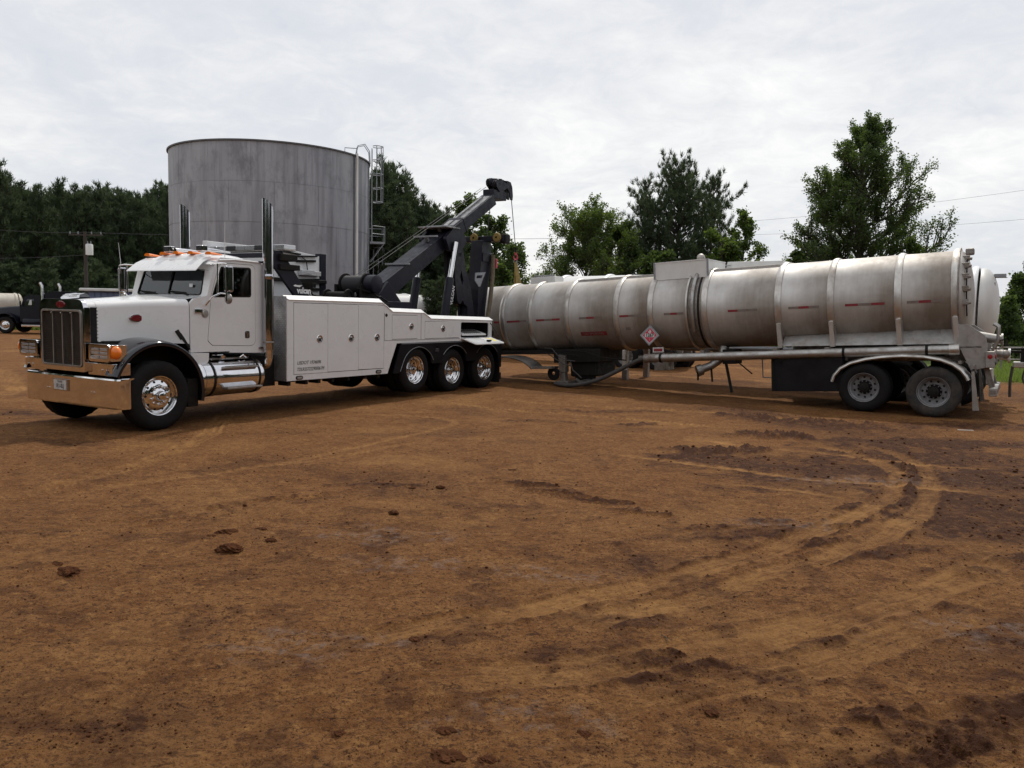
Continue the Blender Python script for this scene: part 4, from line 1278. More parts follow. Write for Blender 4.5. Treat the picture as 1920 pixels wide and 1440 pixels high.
        MB().box(9.82, 9.86, *sorted((Y(.0), Y(.60))), .10, .62).link('mud_flap', M['rubber'], T)
        MB().lathe([(.001, -.012), (.03, -.010), (.036, 0)], (5.31, Y(0), 1.80), seg=14).link('pivot_bolt', M['under'], T)
    # lettering on the first locker door
    lettering('USDOT 1934696', .092, M['ink'], T, (2.79, -.0085, .910), (pi / 2, 0, 0), shear=.3, sx=.93)
    lettering('TDLR557222900061M', .092, M['ink'], T, (2.785, -.0085, .790), (pi / 2, 0, 0), shear=.3, sx=.82)
    # front wall of diamond plate
    MB().box(2.535, 2.553, .0, 2.44, .59, 2.12).link('tread_plate_wall', M['diamond'], T)
    # deck
    MB().box(2.56, 6.6, .50, 1.94, 1.05, 1.20).link('deck', M['under'], T)
    MB().box(6.6, 9.8, .45, 1.99, 1.10, 1.22).link('rear_deck', M['under'], T)
    # open control box with a grille tray and its lid folded down
    b = MB(); b.box(8.03, 9.36, .40, .43, 1.24, 1.70); b.box(8.03, 8.06, .03, .40, 1.24, 1.70); b.box(9.33, 9.36, .03, .40, 1.24, 1.70); b.box(8.03, 9.36, .03, .40, 1.24, 1.275); b.box(8.03, 9.36, .03, .40, 1.68, 1.70)
    cb = b.link('control_box', M['hole'], T)
    b = MB().loft([[(8.10, -.02, 1.33), (9.14, -.02, 1.33), (9.14, -.02, 1.365), (8.10, -.02, 1.365)], [(8.10, .33, 1.43), (9.14, .33, 1.43), (9.14, .33, 1.465), (8.10, .33, 1.465)]], closed=True)
    tr = b.link('control_tray', M['white_rail'], T, .004)
    for i in range(9):
        x = 8.28 + i * .085
        MB().beam((x, .02, 1.385), (x, .28, 1.468), .022, .02).link('control_lever', M['steel'], tr)
    b = MB(); lid = round_poly([(8.06, .01), (9.38, .01), (9.38, -.44), (8.06, -.44)], .07, 4)
    def lidm(a, b_, t): return (a, b_, 1.262 + b_ * .30 + t)
    ld = MB().plate([lid], lidm, 0, .025).link('fold_down_lid', W, T, .005)
    MB().plate([[(x + (8.72 - x) * .05, y + (-.21 - y) * .12) for x, y in lid]], lidm, .026, .030).link('lid_liner', M['galv'], ld)
    MB().plate([[(8.74, -.06), (9.28, -.06), (9.26, -.36), (8.80, -.36)]], lidm, .031, .034).link('lid_decal', M['sign_white'], ld)
    MB().plate([[(8.95, -.10), (9.22, -.14), (9.20, -.32), (9.02, -.34), (9.10, -.2)]], lidm, .035, .037).link('warning_decal', M['yellow'], ld)
    MB().box(8.72, 8.86, -.37, -.31, 1.20, 1.235).link('lid_catch', M['under'], ld)
    b = MB(); b.tube([(9.36, .0, 1.64), (9.41, -.16, 1.40), (9.40, -.36, 1.17)], .010, 6); b.link('lid_stay', M['under'], T)
    # tail
    b = MB(); b.box(9.80, 9.92, .02, 2.42, .62, 1.20); b.box(9.44, 9.90, .2, 2.24, 1.2, 1.28); b.each('tailboard', BK, T, .01)
    b = MB(); b.box(9.88, 10.10, .10, 2.34, .16, .34); b.box(9.6, 9.95, .9, 1.54, .2, .8); b.each('stinger_housing', M['under'], T, .01)
    # ---- pylon with light bar
    b = MB()
    for y in (.30, 2.14):
        b.plate([[(2.50, 2.66), (2.50, 2.94), (2.70, 2.94), (3.40, 2.12), (3.02, 2.12)]], side, y - .03, y + .03)
    b.box(2.55, 2.68, .30, 2.14, 2.82, 2.90)
    b.each('light_pylon', M['boom'], T, .01)
    b = MB(); b.box(2.62, 3.02, .20, .44, 2.76, 2.88); b.box(2.62, 3.10, .22, .40, 2.60, 2.70); b.each('pylon_bracket', M['under'], T, .012)
    MB().box(2.55, 5.75, 2.10, 2.16, 2.46, 2.54).link('cross_rail', M['under'], T, .01)
    vl = lettering('vulcan', .155, M['white_ink'], T, (3.24, .265, 2.235), (pi / 2, 0, 0), align='CENTER', bold=.006, sx=.9)
    MB().plate([[(2.97, 2.325), (3.02, 2.345), (3.08, 2.335), (3.20, 2.34), (3.13, 2.30), (3.00, 2.31)]], side, .2655, .2695).link('wordmark_anvil', M['white_ink'], T)
    lb = MB().box(2.70, 2.98, .20, 2.28, 2.945, 2.965).link('light_bar', M['steel'], T, .004)
    for i in range(8):
        y = .22 + i * .258
        MB().box(2.69, 2.99, y, y + .248, 2.967, 3.055).link('light_bar_lens', M['lamp_glass'] if i not in (2, 5) else M['lens_dark'], lb, .012)
    # tool wall on the far side
    def tw(a, b_, t): return (a, 2.20 + t, b_)
    MB().plate([[(2.60, 2.13), (5.62, 2.13), (5.62, 3.07), (4.9, 3.14), (2.6, 3.16)]], tw, 0, .12).link('tool_wall', W, T, .012)
    MB().box(5.62, 5.80, 2.17, 2.34, 2.10, 3.13).link('end_post', M['boom'], T, .01)
    b = MB()
    for p, q, w in (((4.85, 3.02), (5.5, 3.06), .035), ((4.2, 3.12), (5.0, 3.07), .03), ((4.9, 2.92), (5.45, 2.95), .05), ((5.05, 2.33), (5.58, 2.33), .06), ((5.0, 2.52), (5.55, 2.545), .05)):
        b.beam((p[0], 2.165, p[1]), (q[0], 2.165, q[1]), .05, w)
    b.tube([(5.0, 2.17, 3.04), (5.16, 2.15, 2.95), (5.2, 2.15, 2.75), (5.22, 2.15, 2.62)], .012, 6)
    b.tube([(5.25, 2.17, 2.48), (5.26, 2.15, 2.2)], .01, 6)
    b.each('hung_tool_bar', M['under'], T)
    b = MB(); b.box(4.95, 5.35, 2.08, 2.19, 2.62, 2.74); b.link('side_work_lamp', M['lamp_glass'], T, .01)
    MB().box(5.35, 5.55, 2.08, 2.19, 2.62, 2.72).link('side_work_lamp', M['sign_white'], T, .01)
    MB().tube([(4.55 + .16 * cos(a), 2.185, 2.56 + .26 * sin(a)) for a in np.linspace(0, pi, 14)], .008, 6).link('wall_loop', M['galv'], T)
    b = MB(); b.tube([(3.7, 2.15, 2.40), (3.85, 2.12, 2.46), (3.95, 2.12, 2.36), (3.95, 2.12, 2.2)], .025, 8); b.box(3.72, 3.80, 2.12, 2.18, 2.18, 2.38)
    b.each('wall_hook', M['under'], T)
    # ---- winches
    for (x, z, y0, y1, rd, rf) in ((5.72, 2.46, .88, 1.50, .165, .235), (5.20, 2.18, .95, 1.55, .10, .15)):
        w = MB().cyl((x, y0, z), (x, y1, z), rd, rd, 28).link('winch_drum', M['cable'] if False else M['under'], T, ang=40)
        b = MB()
        n = 2
        for i in range(n): 
            y = y0 + (y1 - y0) * i / (n - 1); b.lathe([(rd, y - .02), (rf, y - .016), (rf + .006, y), (rf, y + .016), (rd, y + .02)], (x, 0, z), 'y', 32)
        b.each('drum_flange', M['under'], w, ang=40)
        if x > 5.5:
            MB().lathe([(.001, .58), (.15, .585), (.195, .61), (.20, .70), (.195, .84), (.12, .86)], (x, 0, z), 'y', 28).link('winch_motor', M['boom'], w, ang=40)
            b = MB()
            for i in range(30):
                y = .91 + i * .0195; b.tube([(x + (rd + .012) * cos(a), y, z + (rd + .012) * sin(a)) for a in np.linspace(0, 2 * pi, 19)[:-1]], .009, 4, closed=True)
            b.link('wound_rope', M['cable'], w)
    b = MB()
    b.box(5.45, 6.05, .82, .87, 2.08, 2.45); b.box(5.45, 6.05, 1.54, 1.60, 2.08, 2.45); b.box(4.85, 6.2, .80, 2.10, 2.02, 2.12)
    b.box(4.9, 5.0, 1.7, 2.1, 2.35, 2.45); b.tube([(4.95, 1.9, 2.4), (5.1, 1.9, 2.2), (5.4, 1.8, 2.15)], .02, 8)
    b.tube([(5.5, .76, 2.2), (5.75, .70, 2.12), (6.0, .75, 2.2), (6.3, .8, 2.1)], .018, 8); b.tube([(5.4, .9, 2.36), (5.6, .7, 2.28), (5.95, .72, 2.18)], .016, 8)
    b.box(4.8, 6.3, .7, 1.74, 1.2, 2.06)
    b.link('winch_frame', M['under'], T, .01)
    # ---- boom
    def beamxz(p, q, y0, y1, h0, h1):
        return MB().beam((p[0], (y0 + y1) / 2, p[1]), (q[0], (y0 + y1) / 2, q[1]), y1 - y0, h0, (0, 1, 0), y1 - y0, h1)
    d = Vector((11.17 - 6.43, 0, 5.23 - 2.50)).normalized(); nrm = Vector((-d.z, 0, d.x))
    top0 = Vector((6.30, 0, 2.42))
    def onb(s, h): p = top0 + d * s - nrm * h; return (p.x, p.z)
    hh = .32
    p, q = onb(-.35, hh / 2), onb(3.75, hh / 2)
    beamxz(p, q, .97, 1.45, .44, hh).link('outer_boom', M['boom'], T, .012)
    p, q = onb(3.4, .17), onb(5.42, .17)
    beamxz(p, q, 1.01, 1.41, .29, .29).link('inner_boom', M['boom'], T, .010)
    # pale top plates and the rail on them
    p, q = onb(.1, -.003), onb(3.7, -.003)
    beamxz(p, q, 1.03, 1.41, .006, .006).link('boom_top_plate', M['pale_top'], T)
    p, q = onb(3.82, .022), onb(5.3, .022)
    beamxz(p, q, 1.06, 1.38, .006, .006).link('inner_top_plate', M['pale_top'], T)
    b = MB()
    for y in (1.02, 1.22, 1.42):
        p, q = onb(.1, -.010), onb(5.2 if y == 1.22 else 3.74, -.010); b.beam((p[0], y, p[1]), (q[0], y, q[1]), .035, .012)
    b.link('boom_rails', M['boom'], T)
    b = MB()
    for s_ in (1.05, 2.35, 2.95):
        p, q = onb(s_, -.02), onb(s_ - .02, -.16 if s_ > 2 else -.06); b.beam((p[0], 1.22, p[1]), (q[0], 1.22, q[1]), .10, .06)
        b.beam((q[0], .86, q[1]), (q[0], 1.58, q[1]), .05, .04, side=(1, 0, 0))
    b.each('rope_guide', M['galv'], T, .004)
    p, q = onb(3.68, hh / 2), onb(3.80, hh / 2); beamxz(p, q, .96, 1.46, .35, .35).link('boom_collar', M['boom'], T, .01)
    b = MB(); b.plate([[onb(-.45, .1), onb(.15, -.06), onb(.35, .62), onb(-.1, .9), onb(-.5, .8)]], side, .86, .94); b.plate([[onb(-.45, .1), onb(.15, -.06), onb(.35, .62), onb(-.1, .9), onb(-.5, .8)]], side, 1.50, 1.58)
    b.box(5.9, 7.2, .8, 1.64, 1.2, 2.10)
    b.each('boom_pivot', M['boom'], T, .01)
    # knee: cheeks that take the lift cylinders
    ck = [onb(2.55, -.01), onb(3.05, -.09), onb(3.32, .04), onb(3.34, .46), onb(2.95, .60), onb(2.55, .34)]
    b = MB()
    for y in (.80, 1.54): b.plate([round_poly(ck, .08, 3)], side, y, y + .10)
    b.each('knee_cheek', M['boom'], T, .012)
    b = MB(); p = onb(2.95, -.105); b.box(p[0] - .32, p[0] + .30, .78, 1.66, p[1] - .02, p[1] + .015, Matrix.Identity(4)); b.link('knee_cap', M['pale_top'], T, .01)
    # lift cylinders
    for y, dx in ((.73, 0), (1.71, -.05)):
        MB().tube([(8.84 + dx, y, 3.62), (8.58 + dx, y, 2.62)], .062, 20).link('cylinder_rod', CH, T, ang=40)
        cy_ = MB().tube([(8.605 + dx, y, 2.74), (8.60 + dx, y, 2.70), (8.41 + dx, y, 1.80), (8.31 + dx, y, 1.35)], [.085, .105, .105, .105], 20).link('lift_cylinder', M['boom'], T, ang=40)
    lettering('VULCAN', .135, M['white_ink'], T, (8.58, .620, 2.30), (pi / 2, -radians(78), 0), align='CENTER', bold=.003, sx=.9)
    # rope from winch to head
    h1 = onb(5.35, -.22)
    MB().tube([(5.72, 1.15, 2.60), (h1[0], 1.15, h1[1])], .008, 6).link('winch_rope', M['cable'], T)
    MB().tube([(5.72, 1.32, 2.60), (h1[0], 1.32, h1[1] - .03)], .006, 6).link('winch_rope', M['cable'], T)
    # head: two sheave housings swivelling on the boom tip
    def head_plate(y0, y1, dx=0, dz=0, m='under'):
        pts = [(10.95, 5.27), (10.93, 5.40), (11.02, 5.50), (11.35, 5.54), (11.75, 5.58), (11.98, 5.56), (12.10, 5.40), (12.16, 5.10), (12.14, 4.93), (12.0, 4.94), (11.90, 5.20), (11.72, 5.32), (11.4, 5.18), (11.2, 5.12)]
        return MB().plate([round_poly([(11.60 + (a + dx - 11.55) * .72, 5.40 + (b_ + dz - 5.36) * .78) for a, b_ in pts], .03, 2)], side, y0, y1)
    head_plate(1.02, 1.05).link('sheave_housing', M['boom'], T, .008); head_plate(1.13, 1.16, 0, .02).link('sheave_housing', M['boom'], T, .008)
    head_plate(1.26, 1.29, .05, .10).link('sheave_housing', M['boom'], T, .008); head_plate(1.37, 1.40, .05, .10).link('sheave_housing', M['boom'], T, .008)
    b = MB()
    for y, dx, dz in ((1.09, 0, 0), (1.33, .05, .08)):
        for cx, cz in ((11.29 + dx, 5.39 + dz), (11.82 + dx, 5.40 + dz)):
            b.lathe([(.03, y - .03), (.14, y - .03), (.11, y), (.14, y + .03), (.03, y + .03)], (cx, 0, cz), 'y', 26)
    b.each('sheave', M['under'], T, ang=40)
    b = MB(); b.box(11.05, 11.75, 1.05, 1.40, 5.02, 5.26); b.each('head_block', M['boom'], T, .02)
    b = MB(); b.ball((11.28, 1.06, 5.54), .03, 10, 6, (1.6, 1, .8)); b.ball((11.55, 1.06, 5.56), .028, 10, 6, (1.8, 1, .8)); b.link('head_pins', M['galv'], T)
    # ---- folded underlift behind the body
    knee = [(9.16, 3.50), (9.22, 3.78), (9.40, 3.86), (9.52, 3.66), (9.68, 3.07), (9.95, 2.53), (10.14, 1.81), (10.08, 1.3), (9.86, 1.3), (9.80, 2.04), (9.66, 2.10), (9.58, 2.22), (9.46, 2.06), (9.34, 2.18), (9.26, 2.5), (9.20, 2.9)]
    win = [(9.44, 2.80), (9.50, 2.96), (9.60, 2.70), (9.54, 2.58)]
    b = MB()
    for y in (1.0, 1.24): b.plate([round_poly(knee, .07, 3), win], side, y, y + .08)
    b.box(9.3, 9.5, 1.0, 1.32, 3.3, 3.45); b.box(9.85, 10.10, 1.02, 1.30, 1.3, 2.2)
    b.each('underlift_knee', M['boom'], T, .012)
    b = MB()
    b.plate([round_poly([(10.30, 1.2), (10.62, 1.2), (10.68, 2.0), (10.80, 2.6), (10.92, 3.2), (10.90, 3.82), (10.46, 3.82), (10.44, 3.5), (10.38, 2.95), (10.30, 2.5)], .03, 2)], side, 1.0, 1.36); b.box(10.46, 10.96, .97, 1.40, 3.25, 3.5)
    b.each('underlift_mast', M['boom'], T, .02)
    b = MB(); b.box(10.66, 10.92, .46, 1.96, 3.80, 3.95)
    b.link('crossbar', M['boom'], T, .02)
    for y in (.50, 1.92):
        MB().box(10.68, 10.94, y - .10, y + .10, 3.74, 4.00).link('crossbar_claw', M['under'], T, .05, bseg=3)
        MB().lathe([(.03, -.05), (.11, -.04), (.13, 0), (.11, .04), (.03, .05)], (10.62, y + (.14 if y < 1 else -.55), 3.90), 'x', 18).link('strap_ratchet', M['strap'], T)
    MB().plate([[(10.0, 2.93), (10.50, 2.97), (10.36, 2.77), (10.25, 2.58), (10.17, 2.57), (9.98, 2.72)], [(10.07, 2.86), (10.36, 2.885), (10.32, 2.80), (10.05, 2.79)]], side, .895, .915).link('mast_guard', M['white_tape'] if False else M['galv'], T, .004)
    b = MB(); b.tube([(10.90, .93, 3.45), (10.86, .90, 2.9), (10.72, .88, 2.2), (10.55, .88, 1.5)], .06, 10); b.link('hanging_strap', M['strap_dirty'], T)
    b = MB(); b.box(10.96, 11.04, .86, .93, 3.10, 3.36); b.link('red_hook', M['sign_red'], T, .02)
    b = MB(); b.tube([(10.2, .95, 1.3), (10.2, .95, 1.75)], .10, 14); b.box(9.95, 10.9, .85, 1.6, .9, 1.4); b.link('underlift_base', M['under'], T, .02)
    # second line hanging behind the mast
    MB().tube([(11.50, 1.42, 5.02), (11.42, 1.42, 4.5), (11.30, 1.40, 3.9)], .010, 6).link('winch_rope', M['cable'], T)


build_body(truck)

# ------------------------------------------------------------ tanker trailers
def tank_dirt_shade_mat(name, clean, brown, rough=0.3, metal=1.0):
    """rolled metal barrel: pale towards one end of each bay, brown towards the other; road dirt, with dark ground reflection painted low down (vertex attribute 'film')"""
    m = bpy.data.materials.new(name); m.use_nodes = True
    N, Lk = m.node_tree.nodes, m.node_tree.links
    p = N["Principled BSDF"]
    at = N.new("ShaderNodeAttribute"); at.attribute_name = "film_shade"
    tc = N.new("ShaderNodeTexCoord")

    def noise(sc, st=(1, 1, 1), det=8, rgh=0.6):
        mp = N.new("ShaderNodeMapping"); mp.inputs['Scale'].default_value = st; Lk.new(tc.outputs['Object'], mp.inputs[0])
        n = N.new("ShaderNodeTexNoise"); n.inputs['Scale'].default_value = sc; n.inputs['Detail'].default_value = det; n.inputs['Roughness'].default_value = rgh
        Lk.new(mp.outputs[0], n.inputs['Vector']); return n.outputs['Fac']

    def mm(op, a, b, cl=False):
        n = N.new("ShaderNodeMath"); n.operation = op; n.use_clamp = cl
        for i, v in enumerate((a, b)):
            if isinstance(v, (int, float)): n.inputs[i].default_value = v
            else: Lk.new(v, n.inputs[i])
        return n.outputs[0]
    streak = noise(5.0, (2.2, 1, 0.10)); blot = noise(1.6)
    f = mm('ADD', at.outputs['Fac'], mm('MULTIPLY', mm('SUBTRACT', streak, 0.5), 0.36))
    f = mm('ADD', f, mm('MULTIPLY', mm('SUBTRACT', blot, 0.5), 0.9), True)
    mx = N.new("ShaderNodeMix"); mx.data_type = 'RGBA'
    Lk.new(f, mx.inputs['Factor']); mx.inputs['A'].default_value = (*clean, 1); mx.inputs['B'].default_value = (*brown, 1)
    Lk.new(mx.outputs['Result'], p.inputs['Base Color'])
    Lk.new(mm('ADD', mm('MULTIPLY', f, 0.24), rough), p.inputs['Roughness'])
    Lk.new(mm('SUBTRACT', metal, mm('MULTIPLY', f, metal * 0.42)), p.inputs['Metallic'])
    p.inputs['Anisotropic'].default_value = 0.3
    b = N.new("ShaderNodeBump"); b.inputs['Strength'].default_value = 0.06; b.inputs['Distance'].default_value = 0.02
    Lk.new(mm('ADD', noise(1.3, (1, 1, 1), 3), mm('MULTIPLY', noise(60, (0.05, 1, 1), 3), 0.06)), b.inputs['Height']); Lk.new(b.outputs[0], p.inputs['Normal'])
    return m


M['barrel'] = tank_dirt_shade_mat('stainless_barrel', (0.62, 0.605, 0.585), (0.215, 0.175, 0.138), 0.50, 0.60)
M['barrel_white'] = tank_dirt_shade_mat('painted_barrel', (0.74, 0.74, 0.73), (0.52, 0.50, 0.46), 0.32, 0.0)
M['barrel_cream'] = tank_dirt_shade_mat('cream_barrel', (0.60, 0.56, 0.48), (0.30, 0.25, 0.20), 0.4, 0.0)
M['rib'] = mat('rib_metal', (0.58, 0.56, 0.53), 0.36, 0.9, 0.08, 4, 0.1, dirt=(0.26, 0.21, 0.17), dirt_amt=0.7, dscale=2.5, stretch=(1, 1, 0.5))


def barrel(parent, x0, x1, cy, cz, R, ribs, material, seg=72, step=.05, ribr=.04, ribw=.075, rib_mat=None, film_shade=1.0):
    xs = np.arange(x0, x1 + 1e-6, step); n = len(xs)
    A = np.linspace(0, 2 * pi, seg, endpoint=False)
    edges = [x0] + sorted(ribs) + [x1]
    V = []; film_shade_v = []
    for x in xs:
        k = max(i for i, e in enumerate(edges) if e <= x + 1e-6); k = min(k, len(edges) - 2)
        t = (x - edges[k]) / max(edges[k + 1] - edges[k], .01)
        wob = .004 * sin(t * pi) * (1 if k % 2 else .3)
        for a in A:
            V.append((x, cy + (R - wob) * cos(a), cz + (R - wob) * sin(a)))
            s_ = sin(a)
            low = max(0.0, -s_) ** .8  # underside: road dirt plus dark ground reflection put into the colour
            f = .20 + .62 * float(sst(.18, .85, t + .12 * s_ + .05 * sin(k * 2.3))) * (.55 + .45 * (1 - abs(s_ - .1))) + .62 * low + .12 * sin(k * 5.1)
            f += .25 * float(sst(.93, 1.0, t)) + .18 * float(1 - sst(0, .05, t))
            film_shade_v.append(min(1, max(0, f * film_shade)))
    F = []
    for i in range(n - 1):
        for k in range(seg):
            l = (k + 1) % seg
            F.append((i * seg + k, (i + 1) * seg + k, (i + 1) * seg + l, i * seg + l))
    b = raw('barrel', V, F, material, parent, smooth=True)
    at = b.data.attributes.new('film_shade', 'FLOAT', 'POINT'); at.data.foreach_set('value', np.array(film_shade_v, dtype=np.float32))
    for x in ribs:
        MB().lathe([(R - .01, x - ribw), (R + ribr * .55, x - ribw * .9), (R + ribr, x - ribw * .35), (R + ribr, x + ribw * .35), (R + ribr * .55, x + ribw * .9), (R - .01, x + ribw)], (0, cy, cz), 'x', 72).link('rib', rib_mat or M['rib'], parent, ang=50)
    return b


def head(parent, x, cy, cz, R, depth, sgn, material, name='tank_head'):
    pr = [(R * cos(t), x + sgn * (.06 + depth * sin(t))) for t in np.linspace(0, pi / 2 * .999, 14)]
    pr = [(R, x)] + pr
    h = MB().lathe(pr, (0, cy, cz), 'x', 64).link(name, material, parent, ang=70)
    at = h.data.attributes.new('film_shade', 'FLOAT', 'POINT'); at.data.foreach_set('value', np.full(len(h.data.vertices), .45, dtype=np.float32))
    return h


PIT = radians(-3.86)
trailer = thing('tanker_trailer', 'brown stained stainless steel ribbed tanker trailer with nose down, lifted by the tow truck', 'tanker trailer', (8.495, 15.986, 0), (0, PIT, radians(-32.8)))


def tl(X, Z):
    return (X * cos(-PIT) + Z * sin(-PIT), -X * sin(-PIT) + Z * cos(-PIT))


def build_trailer(T):
    CY, CZ, R = 1.22, 2.45, .955
    def X(x, z=2.0): return tl(x, z)[0]
    ribs = [X(-10.68), X(-9.8), X(-8.66), X(-7.23), X(-6.30), X(-4.93), X(-3.22), X(-2.10), X(-.77), X(.27)]
    x0, x1 = X(-11.75), X(.27)
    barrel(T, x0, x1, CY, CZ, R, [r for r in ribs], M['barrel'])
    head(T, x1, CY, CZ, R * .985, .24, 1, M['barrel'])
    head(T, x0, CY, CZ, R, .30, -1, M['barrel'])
    # rear rim flange
    MB().lathe([(R - .01, x1 + .045), (R + .05, x1 + .05), (R + .05, x1 + .068), (R - .03, x1 + .072)], (0, CY, CZ), 'x', 72).link('rim_flange', M['steel_dirty'], T)
    # double bulkhead groove with a rising vent pipe
    g0, g1 = X(-5.32), X(-5.05)
    MB().lathe([(R + .004, g0), (R + .008, g0 + .02), (R + .006, g1)], (0, CY, CZ), 'x', 72).link('bulkhead_gap', M['steel_dirty'], T)
    MB().lathe([(R - .01, g0 - .07), (R + .05, g0 - .06), (R + .05, g0 - .02), (R + .003, g0 - .01)], (0, CY, CZ), 'x', 72).link('rib', M['rib'], T, ang=50)
    MB().lathe([(R + .003, g1 - .055), (R + .010, g1 - .05), (R + .010, g1 - .0), (R + .003, g1)], (0, CY, CZ), 'x', 72).link('bulkhead_seal', M['under'], T)
    gx = (g0 + g1) / 2 - .02
    pts = [(gx, CY + (R + .055) * cos(radians(a)), CZ + (R + .055) * sin(radians(a))) for a in range(212, 108, -8)]
    MB().tube(pts, .045, 12).link('vent_pipe', M['steel'], T, ang=40)
    MB().tube([pts[-1], (gx + .02, CY - .36, CZ + .98), (gx + .02, CY - .36, CZ + 1.16), (gx + .02, CY - .34, CZ + 1.20)], .05, 12).link('vent_riser', M['steel'], T, ang=40)
    MB().ball((gx + .02, CY - .36, CZ + 1.24), .10, 14, 8).link('vent_cap', M['rib'], T)
    MB().tube([(gx - .02, .52 + .05 * cos(a), 3.06 + .05 * sin(a)) for a in np.linspace(0, 2 * pi, 15)[:-1]], .008, 6, closed=True).link('cable_loop', M['under'], T)
    # spill box round the manways
    b0, b1 = X(-6.38, 3.2), X(-5.02, 3.2)
    b = MB()
    bx = round_poly([(b0, .62), (b1, .62), (b1, 1.95), (b0, 1.95)], .02, 1)
    b.box(b0, b1, .62, .64, 3.20, 3.62); b.box(b0, b1, 1.93, 1.95, 3.20, 3.62); b.box(b0, b0 + .02, .64, 1.93, 3.2, 3.62); b.box(b1 - .02, b1, .64, 1.93, 3.2, 3.62)
    b.box(b0 - .012, b1 + .012, .608, .652, 3.61, 3.635); b.box(b0 - .012, b1 + .012, 1.92, 1.962, 3.61, 3.635)
    b.box(b1 - .03, b1 + .012, .62, 1.95, 3.605, 3.63)
    b.link('spill_box', M['white_old'], T, .003)
    for x, y in ((b0, .61), (b1, .61)): MB().box(x - .02, x + .02, y - .01, y + .03, 3.2, 3.64).link('box_corner', M['galv'], T)
    for x in ((b0 + b1) / 2,): 
        MB().lathe([(.25, 3.36), (.27, 3.42), (.24, 3.46), (.001, 3.48)], (x, 1.25, 0), 'z', 28).link('manway_cover', M['steel'], T)
    # roof rail along the top, rolling away from the box both ways
    for a_, b_ in ((X(-8.7, 3.3), b0), (b1, X(-3.3, 3.3))):
        MB().box(a_, b_, .86, .90, 3.30, 3.385).link('roof_rail', M['rib'], T, .004)
    for x, s_ in ((X(-9.9, 3.2), .25),):
        MB().box(x - .5, x + .3, 1.25, 1.75, 3.36, 3.58).link('front_manway_box', M['white_old'], T, .01)
    # reflective tape, following the barrel
    zt = 2.345 - 2.445 + CZ
    spans = [(-10.95, -10.78, 'r'), (-10.52, -9.9, 'rrw'), (-9.58, -8.85, 'rwr'), (-8.28, -7.63, 'wrw'), (-7.13, -6.38, 'rww'), (-5.94, -5.44, 'wrw'), (-4.36, -3.68, 'rww'), (-2.99, -2.33, 'wrw'), (-1.80, -1.02, 'rwr'), (-.60, .067, 'wrw')]
    for a_, b_, pat in spans:
        xa, xb = X(a_, 2.0), X(b_, 2.0); n = len(pat)
        for i, c in enumerate(pat):
            u0 = xa + (xb - xa) * i / n; u1 = xa + (xb - xa) * (i + 1) / n
            V = []
            for x in (u0, u1):
                for dz in (-.026, .026):
                    z = zt + dz - CZ; rr = R + .0035; V.append((x, CY - sqrt(rr * rr - z * z), CZ + z))
            MB().add(V, [(0, 1, 3, 2)]).link('reflective_tape', M['red_tape'] if c == 'r' else M['white_tape'], T)
    # NO SMOKING plate, on the lower side of the barrel
    def skin(ang, off=0.0): return (CY + (R + off) * cos(radians(ang)), CZ + (R + off) * sin(radians(ang)))
    xs0, xs1 = X(-8.25, 1.2), X(-7.50, 1.2)
    V = []
    for ang in (208.5, 212, 215.5):
        y, z = skin(ang, .004); V += [(xs0, y, z), (xs1, y, z)]
    ns = MB().add(V, [(0, 1, 3, 2), (2, 3, 5, 4)]).link('no_smoking_decal', M['red_tape'], T)
    y, z = skin(212, .010)
    lettering('NO SMOKING', .10, M['white_tape'], ns, ((xs0 + xs1) / 2, y, z), (radians(90 + 32), 0, 0), align='CENTER', sx=.92)
    V = []
    xm = X(-6.95, 1.3)
    for ang in (203.5, 208):
        y, z = skin(ang, .004); V += [(xm, y, z), (xm + .13, y, z)]
    MB().add(V, [(0, 1, 3, 2)]).link('small_decal', M['white_tape'], T)
    # hazard placard in its holder
    hz = empty('hazard_placard', (X(-6.26, 1.43), .222, tl(-6.26, 1.43)[1] + .0), (0, 0, 0), T)
    hz.rotation_euler = (radians(-6), -PIT * 0 + radians(2), 0)
    q = .185
    def dm(s_): return [(0, s_), (s_, 0), (0, -s_), (-s_, 0)]
    MB().plate([dm(.255), dm(.205)], side, -.012, .004).link('placard_frame', M['galv'], hz, .003)
    MB().plate([dm(.225)], side, -.004, .004).link('placard_white', M['sign_white'], hz)
    MB().plate([dm(.185)], side, -.0065, -.004).link('placard_red', M['sign_red'], hz)
    MB().plate([[(-.125, -.045), (.125, -.045), (.125, .045), (-.125, .045)]], side, -.009, -.0065).link('number_panel', M['sign_white'], hz)
    lettering('1267', .105, M['ink'], hz, (0, -.0105, 0), (pi / 2, 0, 0), align='CENTER', bold=.003)
    lettering('3', .06, M['sign_white'], hz, (0, -.008, -.105), (pi / 2, 0, 0), align='CENTER')
    fl = [(-.030, .055), (-.042, .080), (-.030, .11), (-.018, .095), (-.012, .135), (.006, .155), (.008, .12), (.022, .128), (.034, .10), (.036, .075), (.024, .055)]
    MB().plate([fl], side, -.009, -.0065).link('flame_symbol', M['sign_white'], hz)
    # small document plate
    xp = X(-6.0, 1.0)
    dp = MB().box(xp - .14, xp + .14, .17, .19, tl(-6.0, 1.085)[1] - .06, tl(-6.0, 1.085)[1] + .06).link('small_plate', M['sign_white'], T, .003)
    MB().box(xp - .11, xp + .11, .166, .1705, tl(-6.0, 1.085)[1] - .035, tl(-6.0, 1.085)[1] + .035).link('plate_face', M['red_tape'], dp)
    # hose tube along the side
    p0, p1 = tl(-6.25, .87), tl(.32, 1.385)
    def onp(t): return (p0[0] + (p1[0] - p0[0]) * t, .10, p0[1] + (p1[1] - p0[1]) * t)
    pp = MB().tube([onp(0), onp(1)], .098, 24).link('hose_tube', M['steel'], T, ang=40)
